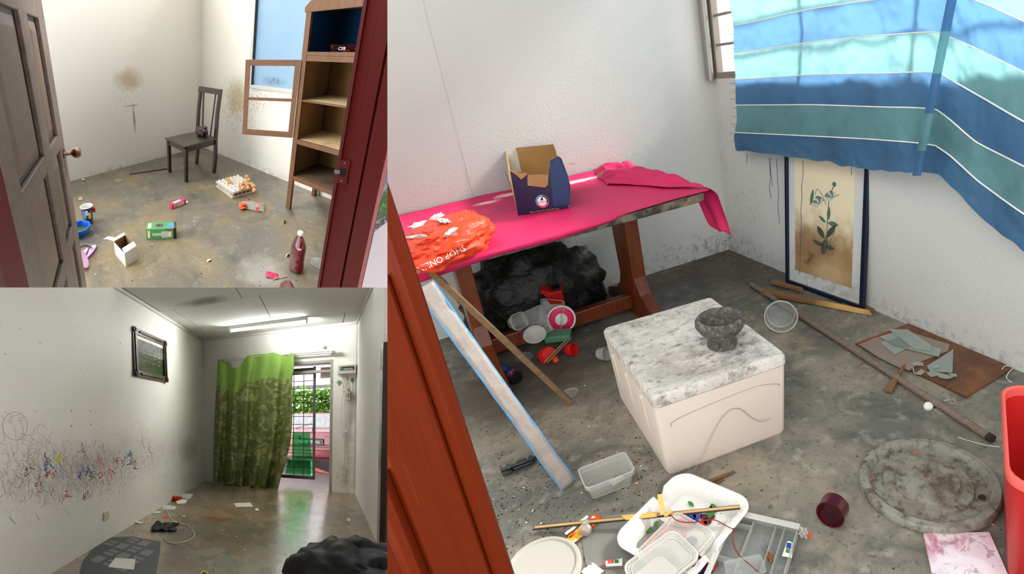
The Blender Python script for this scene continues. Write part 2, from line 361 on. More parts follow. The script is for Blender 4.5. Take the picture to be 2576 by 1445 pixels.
slab('floor_outside', [(.9, .02), (3.6, .02), (3.6, 7.0), (.9, 7.0)], -.10, -.02, 'outside_concrete', BLC)
# party walls between the three rooms, plus an added sun-blocking wall
use(RR)
def wedge(a, b, d0, d1):
    p = [RR.at(*q, d) for d in (d0, d1) for q in (a, b)]; return p
def party(name, pa, pb, w, d0, d1):
    (ax_, ay_), (bx, by) = pa, pb
    q = [(ax_-w[0], ay_-w[1]), (bx-w[0], by-w[1]), (bx+w[0], by+w[1]), (ax_+w[0], ay_+w[1])]
    build(MB().hexa([RR.at(*c, d0) for c in q]+[RR.at(*c, d1) for c in q]), name, 'party_wall', kind='structure')
build(MB().span((0, .16, -8), (.14, 24, 6.5)), 'wall_sunblock', 'party_wall', kind='structure')  # added out of view: blocks the sun from the two left rooms
party('wall_party', (974.6, -420), (974.6, 1800), (.5, 0), 9, 15)
party('slab_party', (-500, 723.3), (974.6, 723.3), (0, .5), 9, 15)

# ------------------------------------------------------------------ shared shapes and materials
def rrect(w, d, r, n=5):
    o = []
    for cx, cy, a in ((w/2-r, d/2-r, 0), (-w/2+r, d/2-r, 90), (-w/2+r, -d/2+r, 180), (w/2-r, -d/2+r, 270)):
        for i in range(n+1):
            g = math.radians(a+90*i/n); o.append((cx+r*math.cos(g), cy+r*math.sin(g)))
    return o
def loft(mb, loops, cap0=True, cap1=True, mtx=None):
    n = len(loops[0]); vs = [p for l in loops for p in l]
    fs = [(i*n+j, i*n+(j+1) % n, (i+1)*n+(j+1) % n, (i+1)*n+j) for i in range(len(loops)-1) for j in range(n)]
    if cap0: fs.append(tuple(range(n-1, -1, -1)))
    if cap1: fs.append(tuple((len(loops)-1)*n+j for j in range(n)))
    return mb.add(vs, fs, mtx)
def tub(w, d, h, r, tw, td, th=.002, rim=.006, lip=.012):
    """open container: bottom w x d, top tw x td, with a rolled rim"""
    L = lambda a, b, q, z: [(x, y, z) for x, y in rrect(a, b, max(.004, q))]
    mb = MB(); e = .78
    mw_, md_ = w+(tw-w)*e, d+(td-d)*e
    return loft(mb, [L(w-.01, d-.01, r, 0), L(w, d, r, .006), L(mw_, md_, r, h*e), L(tw+rim, td+rim, r, h*e+.001), L(tw+rim, td+rim, r, h), L(tw, td, r, h), L(mw_-2*th, md_-2*th, r, h*e), L(w-2*th, d-2*th, r, .006+th), L(w-.012, d-.012, r, th)])
def rimring(w, d, r, h, t=.004, z=None):
    z = h if z is None else z
    L = lambda a, b, zz_: [(x, y, zz_) for x, y in rrect(a, b, max(.004, r))]
    l0 = [L(w-t, d-t, z-.002), L(w+t, d+t, z-.002), L(w+t, d+t, z+.002), L(w-t, d-t, z+.002)]
    return loft(MB(), l0+[l0[0]], False, False)
def extr(mb, pts, n, th, mtx=None):
    n = V(n).normalized()*th; k = len(pts); pts = [V(p) for p in pts]
    return mb.add(pts+[p+n for p in pts], [tuple(range(k-1, -1, -1)), tuple(range(k, 2*k))]+[(i, (i+1) % k, k+(i+1) % k, k+i) for i in range(k)], mtx)
def spline(pts, n=8):
    pts = [V(p) for p in pts]; out = []
    for i in range(len(pts)-1):
        p0, p1, p2, p3 = pts[max(i-1, 0)], pts[i], pts[i+1], pts[min(i+2, len(pts)-1)]
        for k in range(n):
            t = k/n; out.append(.5*((2*p1)+(p2-p0)*t+(2*p0-5*p1+4*p2-p3)*t*t+(3*p1-p0-3*p2+p3)*t**3))
    return out+[pts[-1]]
def disc(mb, r, z, mtx=None, n=24, sx=1, sy=1):
    return mb.poly([(r*sx*math.cos(2*PI*i/n), r*sy*math.sin(2*PI*i/n), z) for i in range(n)], mtx)
def leaf(mb, L, w, mtx, n=6, bend=0.0, th=.0006):
    a = [(L*i/n, w/2*math.sin(PI*i/n)**.8) for i in range(n+1)]
    o = [(x, y) for x, y in a]+[(x, -y) for x, y in a[-2:0:-1]]
    return mb.poly([(x, y, th-bend*(x/L)**2*L) for x, y in o], mtx)
def sheet(w, d, amp, fr, seed, nu=14, nv=14, edge=None):
    """crumpled sheet lying on z=0"""
    def fn(u, v):
        x, y = (u-.5)*w, (v-.5)*d
        if edge: x += edge*nz((u*3, v*3, seed+9)); y += edge*nz((v*3, u*3, seed+19))
        return (x, y, .002+amp*abs(noise.turbulence(V((u*fr, v*fr, seed)), 3, True))*.6)
    return MB().grid(fn, nu, nv)
def wad(r, seed, amp=.5, fr=2.4, nu=26, nv=16, flat=None):
    return MB().ball((0, 0, 0), r, nu, nv, amp, fr, seed, flat=flat)
def bits(n, place, size, seed):
    rnd = random.Random(seed); mb = MB()
    for _ in range(n):
        p, mi = place(rnd); s = size(rnd); a = rnd.uniform(0, 6.28); mb.mi = mi
        m = T(*p) @ Matrix.Rotation(a, 4, 'Z') @ Matrix.Rotation(rnd.uniform(-.3, .3), 4, 'X')
        mb.add([(-s, -s*.5, 0), (s, -s*.3, 0), (s*.2, s*.8, 0), (0, 0, s*.5)], [(0, 2, 1), (0, 1, 3), (1, 2, 3), (2, 0, 3)], m)
    return mb
mat('clear_plastic', (236, 238, 236), .08, tran=.88, spec=.5, coat=.35)
mat('frosted_plastic', (226, 226, 220), .22, tran=.72, spec=.5, coat=.3)
mat('milky_plastic', (212, 208, 200), .4, tran=.5, spec=.4, coat=.2)
mat('glass_pane', (204, 216, 208), .05, tran=.72, spec=.6, coat=.5)
mat('plastic_edge', (230, 230, 224), .2, tran=.55, spec=.5, coat=.4)
mat('white_paint', (236, 234, 228), .5)
mat('white_foam', (244, 242, 236), .7)
mat('paper_white', (232, 230, 224), .7, trl=.15)
mat('paper_grey', (190, 190, 184), .7)
mat('black_plastic', (14, 14, 16), .35, spec=.5)
mat('black_bag', (8, 9, 10), .55, spec=.15, bump=(9, .35, .02))
mat('black_cloth', (18, 20, 20), .6, bump=(60, .4, .004))
mat('chrome', (190, 190, 188), .25, metal=1)
mat('alu', (176, 172, 166), .4, metal=.7)
mat('wire_white', (196, 190, 178), .5)
mat('thread_blue', (52, 74, 104), .8)
mat('thread_white', (230, 228, 220), .8)
mat('soil', (44, 38, 32), .9); mat('soil_brown', (92, 68, 46), .9); mat('chip_white', (226, 222, 212), .8); mat('chip_red', (214, 74, 56), .6); mat('chip_tan', (196, 170, 120), .8)
mat('red_plastic', (206, 26, 24), .35); mat('orange_plastic', (228, 84, 26), .4); mat('green_print', (58, 122, 50), .4); mat('yellow_print', (226, 190, 30), .5); mat('blue_print', (30, 60, 140), .4); mat('pink_print', (212, 44, 96), .45); mat('cream_print', (232, 216, 176), .5); mat('purple_print', (84, 58, 150), .5); mat('teal_print', (40, 150, 170), .45); mat('maroon', (72, 10, 22), .18, coat=.5)
mat('leaf_green', (86, 140, 44), .5, trl=.35); mat('leaf_light', (150, 190, 80), .5, trl=.4)

# ================================================================== RIGHT ROOM: OBJECTS
use(RR); F = RR.f
# ---- window in the right wall
mat('win_metal', (150, 146, 140), .35, metal=.55); mat('win_frame', (134, 124, 114), .5)
w1 = thing('window_1', None, None, (.02, -.5, 1.26), kind='structure')
build(MB().tube([(-.035, -.045, 1.255), (-.035, -.045, 2.6)], .028, 14), 'downpipe', 'win_metal', w1, smooth=40)
zs, ztop = WIN['z0'], WIN['z1']
mb = MB().span((.0, WIN['y0']-.045, zs), (.05, WIN['y0'], ztop)); build(mb, 'jamb', 'win_frame', w1, bevel=.003)
build(MB().span((.0, WIN['y1'], zs), (.05, WIN['y0']-.046, zs+.04)), 'sill_rail', 'win_frame', w1, bevel=.003)
for k in range(4):
    y = WIN['y0']-.30-k*.72; build(MB().span((.012, y-.012, zs+.042), (.045, y+.012, ztop)), 'mullion', 'win_frame', w1)
for k in range(6):
    z = 1.47+k*.18; build(MB().span((.014, WIN['y1']+.05, z-.008), (.030, WIN['y0']-.047, z+.008)), 'grille_bar', 'win_frame', w1)
# ---- view through the window gap: shrub and board fence
mat('fence_board', (150, 136, 118), .8, layers=[('w', (1, .2, 1), 9, .4, .7, (104, 92, 78), .7)])
fc = thing('board_fence', 'weathered horizontal board fence outside behind the striped cloth window', 'fence', (1.6, -.2, .5))
for k in range(5): build(MB().span((1.6, -.6, .55+k*.27), (1.63, 1.9, .80+k*.27)), 'board', 'fence_board', fc)
sh = thing('window_shrub', 'sunlit green leafy shrub seen in the gap beside the striped cloth', 'shrub', (.9, .15, .9))
rnd = random.Random(3)
for k in range(46):
    c = V((.95+rnd.uniform(-.25, .25), .12+rnd.uniform(-.45, .4), 1.15+rnd.random()*.95)); mb = MB()
    m = T(*c) @ RZ(rnd.uniform(0, 360)) @ RY(rnd.uniform(-40, 60)); leaf(mb, rnd.uniform(.10, .2), rnd.uniform(.04, .07), m, bend=.3)
    build(mb, 'leaf', 'leaf_green' if k % 2 else 'leaf_light', sh, solid=.001)
build(MB().tube([(.95, .15, .6), (.96, .13, 1.2), (.93, .1, 1.9)], [.02, .014, .006], 6), 'stem', 'soil_brown', sh)

# ---- striped cloth hung over the window
XS = [1848, 2050, 2200, 2356, 2460, 2576, 2680]
SR = [[65, 22, 0, -20, 0, 52, 98], [132, 105, 90, 80, 122, 180, 226], [200, 187, 184, 182, 238, 305, 352], [264, 263, 268, 275, 358, 418, 462], [333, 342, 350, 366, 456, 538, 590], [378, 404, 430, 438, 543, 634, 694]]
SR = [[v-70*k for v in SR[0]] for k in (4, 3, 2, 1)]+SR
def seam_y(r, x):
    i = max(0, min(len(XS)-2, next((k for k in range(len(XS)-1) if x < XS[k+1]), len(XS)-2)))
    t = (x-XS[i])/(XS[i+1]-XS[i]); g = lambda k: SR[r][max(0, min(len(XS)-1, k))]
    p0, p1, p2, p3 = g(i-1), g(i), g(i+1), g(i+2)
    s = .5*((2*p1)+(p2-p0)*t+(2*p0-5*p1+4*p2-p3)*t*t+(3*p1-p0-3*p2+p3)*t**3)
    return .4*s+.6*(p1+(p2-p1)*t)
LE = [(-400, 1822), (0, 1834), (60, 1845), (140, 1846), (190, 1850), (260, 1851), (300, 1854), (345, 1846), (372, 1850), (390, 1862)]
def left_x(y):
    for (a, b), (c, d) in zip(LE, LE[1:]):
        if y <= c: return b+(d-b)*(y-a)/(c-a)
    return LE[-1][1]
def cloth_pt(u, v):
    rr = v*(len(SR)-1); r = min(int(rr), len(SR)-2); t = rr-r
    x = 1850+u*830; y = seam_y(r, x)*(1-t)+seam_y(r+1, x)*t; lx = left_x(y); x = lx+u*(2680-lx)
    if v > .97: y += 6*nz((x*.03, 0, 3))
    d = -.075-.05*max(0, v-.4)-.012*math.sin(u*31+2.2*nz((u*5, v*2, 0)))*(.4+v*.6)-.03*nz((u*9, v*5, 1.3))-.012*abs(nz((u*22, v*14, 2.3)))-.005*nz((u*60, v*50, 4))
    d -= .03*math.exp(-((x-(2385-.19*y))/16)**2)
    return RR.X(x, y, d)
cc = dict(rough=.7, trl=.6)
WV = [('n', 260, .42, .6, (120, 150, 170), .25, dict(st=(1, 1, 3))), ('n', 5, .5, .75, (70, 78, 90), .35)]
mat('cloth_blue', (84, 132, 176), layers=WV, bump=(24, .4, .01), **cc); mat('cloth_teal', (128, 180, 182), layers=WV, bump=(24, .4, .01), **cc)
cu = thing('window_cloth', 'blue and teal striped woven cloth hung over the window', 'cloth', RR.X(2100, 400, -.08))
build(MB().grid(cloth_pt, 150, 90, mfn=lambda u, v: int(v*(len(SR)-1)) % 2), 'cloth', ['cloth_blue', 'cloth_teal'] if (len(SR)-2) % 2 == 0 else ['cloth_teal', 'cloth_blue'], cu, smooth=60)
for r in range(1, len(SR)-1):
    build(MB().tube([cloth_pt(i/110, r/(len(SR)-1))+V((-.003, 0, 0)) for i in range(111)], .0032, 5), 'seam', 'thread_white', cu)
SY = [-18, 80, 184, 282, 378]
def strip_pt(u, v):
    y = -60+v*502; x = 2379-(y-75)*.2+(u-.5)*26*(1-.15*v); q = RR.X(x, y, -.16-.012*math.sin(u*PI)-.02*max(0, v-.3)); return q
build(MB().grid(strip_pt, 6, 80, mfn=lambda u, v: sum(1 for t in SY if -60+v*502 > t) % 2), 'folded_strip', ['cloth_teal', 'cloth_blue'], cu, smooth=60)
for x, y0, y1, k in ((1935, 396, 500, 1), (1939, 398, 468, 2), (1953, 400, 562, 3), (2020, 404, 688, 4), (2142, 415, 440, 5), (1878, 386, 410, 6)):
    build(MB().tube([RR.X(x+(y-y0)*(-.03 if k == 4 else .05)+6*nz((y*.02, k, 0)), y, -.125) for y in np.linspace(y0, y1, 10)], .0022, 4), 'loose_thread', 'thread_blue', cu)
for k in range(34):
    y = 20+k*10.5+rnd.uniform(-3, 3); x = left_x(y); L = rnd.uniform(6, 15)
    build(MB().tube([RR.X(x+2, y, -.09), RR.X(x-L*.6, y+rnd.uniform(-3, 3), -.092), RR.X(x-L, y+rnd.uniform(-4, 5), -.095)], .0012, 3), 'fringe', 'thread_white' if k % 2 else 'thread_blue', cu)

# ---- door jamb at the edge of the right room
mat('jamb_paint', (106, 34, 6), .55, spec=.12, layers=[('w', (30, 30, 1.2), 1.6, .45, .75, (86, 24, 4), .6), ('w', (60, 60, 1.4), 2, .62, .75, (146, 66, 30), .4)], bump=(30, .3, .003, dict(st=(3, 3, .15))))
E0 = RR.at(1190, 1100, .85); ex = (RR.at(1020, 1100, .79)-E0); ex.z = 0; ex.normalize(); nn = V((ex.y, -ex.x, 0))
if nn.dot(V(RR.p)-E0) < 0: nn = -nn
d1 = thing('door_1', None, None, (E0.x, E0.y, 0), kind='structure')
m = frame((E0.x, E0.y, 0), ex, nn)
def jamb(mb, prof, z0, z1):   # profile points (along ex, towards viewer)
    return mb.prism(prof, z0, z1)
mj = frame((E0.x, E0.y, 0), ex, nn)
sgn = mj.to_3x3().col[2].z
def zz(a, b): return (a, b) if sgn > 0 else (-b, -a)
P = lambda *q: list(q)
build(jamb(MB(), P((0, -.02), (.006, .0), (.022, .004), (.030, -.006), (.036, -.02)), *zz(0, 2.2)), 'moulding', 'jamb_paint', d1, mtx=mj, smooth=50, clip=RC)
build(jamb(MB(), P((.036, -.03), (.036, -.012), (.040, -.008), (.112, -.004), (.118, -.012), (.118, -.03)), *zz(0, 2.2)), 'jamb_board', 'jamb_paint', d1, mtx=mj, smooth=30, clip=RC)
build(jamb(MB(), P((.118, -.03), (.118, -.006), (.128, .006), (.140, .006), (.150, -.006), (.150, -.03)), *zz(0, 2.2)), 'moulding', 'jamb_paint', d1, mtx=mj, smooth=50, clip=RC)
build(jamb(MB(), P((.150, -.03), (.150, -.010), (.26, -.006), (.30, -.03)), *zz(0, 2.2)), 'jamb_board', 'jamb_paint', d1, mtx=mj, smooth=30, clip=RC)

# ---- crack in the plaster of the back wall
mat('crack_grey', (186, 184, 178), .9)
cr = build(MB().tube([RR.Y(x, y, -.0005) for x, y in ((1060, -20), (1075, 50), (1097, 130), (1113, 195), (1130, 260), (1147, 325), (1163, 380), (1178, 440), (1190, 490))], .0014, 4), 'wall_crack', 'crack_grey')
cr.parent = bpy.data.objects['wall_back']; cr.location = cr.location-bpy.data.objects['wall_back'].location

# ---- trestle table, pink cloth
mat('table_wood', (112, 50, 22), .4, coat=.2, layers=[('w', (6, 6, 1), 6, .4, .7, (74, 30, 14), .7)])
mat('table_edge', (104, 96, 84), .8, layers=[('n', 14, .45, .6, (40, 36, 34), .9), ('n', 22, .6, .72, (170, 120, 80), .6)])
tb = thing('trestle_table', 'dark wooden trestle table standing against the back wall', 'table', (-1.5, -.55, 0))
build(MB().prism([(-2.42, -1.19), (-.86, -1.19), (-.815, -1.17), (-.79, -1.12), (-.775, -.04), (-2.42, -.04)], .775, .812), 'tabletop', 'table_edge', tb, bevel=.004, clip=RC)
for x in (-1.03, -1.99):
    lg = build(MB().hexa([(x-.035, -.64, .0), (x+.05, -.64, .0), (x+.05, -.44, .0), (x-.035, -.44, .0), (x-.035, -.66, .774), (x+.05, -.66, .774), (x+.05, -.42, .774), (x-.035, -.42, .774)]), 'leg', 'table_wood', tb, bevel=.006)
    prof = [(-.64, .28), (-.70, .17), (-.80, .11), (-1.02, .06), (-1.05, 0), (-.10, 0), (-.13, .06), (-.30, .11), (-.38, .17), (-.44, .28)]
    build(MB().add([(x-.03, y, z) for y, z in prof]+[(x+.045, y, z) for y, z in prof], [tuple(range(9, -1, -1)), tuple(range(10, 20))]+[(i, (i+1) % 10, 10+(i+1) % 10, 10+i) for i in range(10)]), 'foot', 'table_wood', lg, bevel=.004)
build(MB().span((-1.955, -.575, .05), (-1.065, -.515, .14)), 'stretcher', 'table_wood', tb, bevel=.006)
mat('pink_cloth', (206, 30, 92), .62, trl=.12, layers=[('n', 3, .4, .7, (186, 24, 82), .5), ('m', (-1.75, -.45, .82), (.5, .4, .3), (120, 44, 70), .7, 4, .42, .68), ('s', (-1.72, -.2, .82), (.09, .05, .2), (236, 196, 196), 1, 30, 1.0), ('s', (-1.57, -.12, .82), (.11, .05, .2), (236, 196, 196), 1, 30, 1.4), ('s', (-1.13, -.2, .82), (.16, .06, .2), (240, 200, 200), 1, 34, 1.6), ('s', (-.98, -.28, .82), (.07, .05, .2), (170, 140, 50), .9, 30, 1.2), ('s', (-1.28, -.16, .82), (.2, .03, .2), (240, 196, 196), .9, 40, 1.8)], bump=(7, .25, .02))
tc = thing('pink_cloth', 'magenta pink cloth spread over the trestle table', 'tablecloth', (-1.5, -.6, .815))
HEM = [(-2.42, .752), (-2.13, .768), (-1.87, .79), (-1.6, .786), (-1.41, .797), (-1.31, .808), (-1.2, .826), (-.8, .83)]
def hem(x):
    for (a, b), (c, d) in zip(HEM, HEM[1:]):
        if x <= c: return b+(d-b)*(x-a)/(c-a)
    return .83
def tcl(u, v):
    x = -2.42+u*(1.64); yf = -.015
    k = .004+.010*max(0, nz((x*3, v*4, 5)))+.012*max(0, math.sin((x*2.2+v*5)*3))*max(0, v-.35)
    if v < .8:
        y = yf+(-1.2-yf)*v/.8
        if x > -1.31: y += .05*(v/.8)*min(1, (x+1.31)/.3)*.6
        edge = max(0, 1-abs(y-yf)/.1)
        return (x, y, .816+k+.012*edge*(1+nz((x*5, 0, 1))))
    t = (v-.8)/.2; h = hem(x); y = -1.207-.012*math.sin(t*PI)
    if x > -1.31: y = -1.2+.05*min(1, (x+1.31)/.3)*.6+.0
    return (x, y-.004*nz((x*8, t, 0)), (.818+k*.6)*(1-t)+min(h, .818)*t)
build(MB().grid(tcl, 110, 60), 'cloth', 'pink_cloth', tc, smooth=60, solid=.002, clip=RC)
def endd(u, v):   # strip hanging over the table end
    y = -1.17+u*.30*(1-.25*v)+.03*v*(u-.5)+.0; z = .826-.26*v+(.03*u*v); x = -.775+.035*math.sin(min(1, v*5)*PI/2)+.02*v+.022*math.sin(u*9+v*2)*v
    return (x, y-.10*v*u-.02*v, z+.02*math.sin(u*7)*v)
build(MB().grid(endd, 20, 20), 'hanging_end', 'pink_cloth', tc, smooth=60, solid=.002)
c00, c10, c01, c11 = F(1528, 466, .822), F(1782, 480, .822), V((-.98, -.03, .822)), V((-.77, -.03, .822))
def bunch(u, v):
    p = (c00*(1-u)+c10*u)*(1-v)+(c01*(1-u)+c11*u)*v; w_ = v*15+3.2*math.sin(u*2.2+.6)+1.6*nz((u*3, v*2, 4)); e = min(1, 5*min(u, 1-u*.92), 6*v+.15, 5*(1-v)+.35)
    z = .006+e*(.020+.030*abs(math.sin(w_))**.7+.020*nz((u*5, v*4, 1)))
    return (p.x+.02*nz((u*3, v*3, 7)), min(-.03, p.y+.05*nz((u*2.5, 1, v))*(1-v)), .822+max(.003, z))
build(MB().grid(bunch, 60, 46), 'bunched_fold', 'pink_cloth', tc, smooth=70)
# ---- torn carton on the table
mat('carton_navy', (20, 26, 66), .4, layers=[('n', 26, .68, .72, (150, 150, 160), .6), ('n', 3, .4, .7, (14, 20, 50), .6)]); mat('carton_brown', (164, 130, 82), .8, layers=[('n', 8, .4, .7, (146, 114, 70), .6)])
mat('carton_blue', (18, 54, 96), .4); mat('logo_blue', (40, 150, 210), .5); mat('logo_pink', (222, 40, 110), .5); mat('logo_gold', (200, 150, 70), .5)
fl, fr = F(1303, 541, .826), F(1433, 522, .826); zt = RR.h(fr, 1430, 398); bl, br = F(1271, 374, zt), F(1393, 362, zt)
bl, br = V((bl.x, bl.y, .826)), V((br.x, br.y, .826))
ct = thing('torn_carton', 'torn open navy paper carton with round logo standing on the pink cloth', 'carton', (fl+fr+bl+br)/4)
fe = (fr-fl).normalized(); fn_ = V((fe.y, -fe.x, 0)); up = V((0, 0, 1))
def panel(name, pts, n, th=.004):
    mb = MB(); k = len(pts); n = V(n).normalized(); pts = [V(p) for p in pts]
    mb.mi = 0; mb.add(pts, [tuple(range(k))]); mb.mi = 1; mb.add([p-n*th for p in pts], [tuple(range(k-1, -1, -1))])
    mb.add(pts+[p-n*th for p in pts], [((i+1) % k, i, k+i, k+(i+1) % k) for i in range(k)])
    return build(mb, name, ['carton_navy', 'carton_brown'], ct)
fp = lambda x, y: RR.pln(x, y, fl, fn_)
front = [fl, fr, fp(1435, 470), fp(1428, 440), fp(1412, 398), fp(1404, 392), fp(1384, 404), fp(1381, 440), fp(1327, 438), fp(1312, 432), fp(1283, 430)]
panel('front_panel', front, fn_)
se = (bl-fl).normalized(); sn = V((-se.y, se.x, 0)); sn = -sn if sn.dot(fe) > 0 else sn
H = zt-.826
panel('side_panel', [fl+up*(H*.72), fl, bl, bl+up*H, fl+(bl-fl)*.5+up*H*.86], sn)
se2 = (br-fr).normalized(); sn2 = V((-se2.y, se2.x, 0)); sn2 = -sn2 if sn2.dot(fe) < 0 else sn2
panel('side_panel', [fr, fr+up*H*.9, fr+(br-fr)*.25+up*H*.82, fr+(br-fr)*.6+up*H*1.0, br+up*H, br], sn2)
be = (br-bl); bn = V((-be.y, be.x, 0)); bn = -bn if bn.dot(fn_) > 0 else bn
panel('back_panel', [br, br+up*H, bl+up*H, bl], bn)
build(MB().poly([fl+up*.004, fr+up*.004, br+up*.004, bl+up*.004]), 'bottom_panel', 'carton_brown', ct)
o = fn_*.0015
extr_ = lambda pts, th: extr(MB(), pts, fn_, th)
build(extr_([fp(1327, 440)+o, fp(1380, 439)+o, fp(1379, 464)+o*2, fp(1372, 471)+o*3, fp(1328, 466)+o*3], .002), 'folded_flap', 'carton_brown', ct)
build(extr_([fp(1283, 429)+o, fp(1326, 437)+o, fp(1324, 441)+o, fp(1312, 451)+o*3, fp(1300, 440)+o*2], .002), 'folded_flap', 'carton_brown', ct)
build(extr_([fp(1383, 412)+o, fp(1404, 394)+o, fp(1430, 446)+o, fp(1434, 515)+o, fp(1392, 520)+o], .0006), 'blue_print', 'carton_blue', ct)
build(MB().tube([fp(1271, 430)+fn_*.01, fp(1277, 446)+fn_*.004, fp(1284, 470)+fn_*.001], .0012, 4), 'torn_strip', 'carton_navy', ct)
build(MB().tube([fp(1430, 411), fp(1438, 413), fp(1447, 410)], .0015, 4), 'torn_strip', 'carton_brown', ct)
lc = fp(1364, 506); ml = frame(lc+o*1.2, fe, up)
R_ = .033
def ring(mb, r0, r1, a0, a1, mtx, z=0, n=20):
    ps = [(r0*math.cos(math.radians(a0+(a1-a0)*i/n)), r0*math.sin(math.radians(a0+(a1-a0)*i/n)), z) for i in range(n+1)]+[(r1*math.cos(math.radians(a1-(a1-a0)*i/n)), r1*math.sin(math.radians(a1-(a1-a0)*i/n)), z) for i in range(n+1)]
    k = n+1; return mb.add(ps, [(i, i+1, 2*k-2-i, 2*k-1-i) for i in range(n)], mtx)
lg = build(disc(MB(), R_, 0, ml), 'logo_disc', 'white_paint', ct)
build(ring(MB(), R_*.72, R_*.97, 75, 205, ml, .0004), 'logo_arc', 'logo_blue', lg); build(ring(MB(), R_*.72, R_*.97, 205, 335, ml, .0004), 'logo_arc', 'logo_pink', lg); build(ring(MB(), R_*.72, R_*.97, -25, 75, ml, .0004), 'logo_arc', 'carton_navy', lg)
build(MB().text('ColorLok', .014, ml @ T(0, -.003, 0), .0006), 'logo_text', 'carton_navy', lg)
build(disc(disc(MB(), .006, .0007, ml @ T(0, .010, 0)), .004, .0007, ml @ T(.004, .016, 0)), 'logo_mark', 'carton_navy', lg)
mt = frame((fp(1320, 536)+fp(1420, 522))/2+o, fp(1420, 522)-fp(1320, 536), up); build(MB().text('Better Paper for Inkjet Printing', .012, mt, .0005), 'print_line', 'logo_gold', ct)

# ---- orange shopping bag on the table
mat('orange_bag', (238, 82, 48), .38, trl=.3, bump=(16, .7, .02)); mat('bag_print', (246, 236, 228), .5)
c = F(1112, 630, .87); bg_ = thing('orange_bag', 'crumpled orange plastic shopping bag with white print on the pink cloth', 'bag', (c.x, c.y, .82))
def bagpt(u, v):
    g = 2*PI*u; th = PI*v; x, y, z = math.sin(th)*math.cos(g), math.sin(th)*math.sin(g), math.cos(th)
    k = 1+.30*(noise.turbulence(V((x*2.2, y*2.2, z*2.2+3)), 3, True)-.35)-.07*abs(nz((x*6+y*5, y*7, z*9)))
    return V((x*.27*k, y*.165*k, z*.092*k*(1.0+.25*x)))
mbg = frame((c.x+.0, c.y+.02, .895), (.36, .28, 0), (-.28, .36, 0))
bmb = MB().grid(bagpt, 84, 46)
build(bmb, 'bag_body', 'orange_bag', bg_, mtx=mbg, smooth=60, clip=RC)
bvh = BVHTree.FromPolygons([mbg @ V(p) for p in bmb.v], bmb.f)
def onbag(x, y):
    h = bvh.ray_cast(V(RR.p), V(RR.ray(x, y)).normalized()); return h[0] if h[0] else None
def bag_print(body, size, pa, pb_, nm):
    tm = MB().text(body, size, Matrix.Identity(4), 0); xs = [p[0] for p in tm.v]; L_ = max(xs)-min(xs); out = MB(); vs = []
    for x, y, z in tm.v:
        t = (x-min(xs))/L_; sc_ = math.hypot(pb_[0]-pa[0], pb_[1]-pa[1])/L_; dx_, dy_ = (pb_[0]-pa[0])/L_/sc_, (pb_[1]-pa[1])/L_/sc_
        px_, py_ = pa[0]+(pb_[0]-pa[0])*t+(-dy_)*(-y)*sc_, pa[1]+(pb_[1]-pa[1])*t+dx_*(-y)*sc_
        q = onbag(px_, py_); q = q if q is not None else RR.at(px_, py_, 2.2)
        vs.append(q+(V(RR.p)-q).normalized()*.004)
    out.add(vs, tm.f); build(out, nm, 'bag_print', bg_, clip=RC)
bag_print('SHOP ONLINE', .05, (1170, 622), (1040, 684), 'print')
rnd = random.Random(5)
for k, (x, y) in enumerate(((1062, 566), (1090, 580), (1118, 556), (1052, 596), (1078, 606), (1132, 584), (1100, 548), (1070, 585))):
    q = onbag(x, y)
    if q is None: continue
    build(wad((.05, .034, .010), k, .45, 3), 'tissue', 'paper_white' if k % 3 != 1 else 'orange_bag', bg_, mtx=T(q.x, q.y, q.z) @ RZ(k*50) @ RX(20), smooth=40, clip=RC)

# ---- foam box with lid, stone mortar
mat('foam_body', (224, 208, 194), .75, layers=[('n', 3, .4, .7, (216, 201, 188), .6), ('m', (0, 0, .0), (.5, .5, .05), (120, 90, 60), .6, 26, .5, .64), ('v', 90, .05, (120, 110, 100), .4)], bump=(120, .12, .002))
mat('foam_lid', (214, 209, 200), .8, layers=[('n', 5, .42, .66, (168, 161, 151), .8, dict(detail=8, rough=.7)), ('n', 16, .52, .70, (66, 59, 52), .95, dict(detail=9, rough=.75, st=(1, 1.8, 1))), ('m', (.12, -.12, .37), (.30, .26, .3), (52, 46, 40), .85, 20, .46, .66), ('m', (-.1, .28, .37), (.4, .1, .3), (60, 56, 50), .7, 26, .48, .68), ('m', (-.25, 0, .37), (.08, .4, .3), (96, 78, 66), .6, 30, .5, .68), ('n', 90, .62, .7, (40, 36, 32), .6)], bump=(60, .4, .004))
mat('foam_line', (150, 138, 128), .8)
BX, BY, BYAW = -1.278, -1.715, -5.4; mbx = T(BX, BY, 0) @ RZ(BYAW); bw, bd = .552, .66
fb = thing('foam_box', 'dirty white foam ice box with a lid', 'box', (BX, BY, 0))
L = lambda a, b, q, z: [(x, y, z) for x, y in rrect(a, b, q)]
build(loft(MB(), [L(bw-.045, bd-.045, .02, 0), L(bw-.03, bd-.03, .025, .015), L(bw-.006, bd-.006, .02, .325), L(bw-.05, bd-.05, .02, .327)]), 'body', 'foam_body', fb, mtx=mbx, smooth=35)
li = build(loft(MB(), [L(bw-.01, bd-.01, .02, .322), L(bw, bd, .022, .328), L(bw, bd, .022, .362), L(bw-.016, bd-.016, .02, .374), L(bw-.10, bd-.10, .02, .374), L(bw-.12, bd-.12, .02, .368)]), 'lid', 'foam_lid', fb, mtx=mbx @ RX(.3), smooth=35)
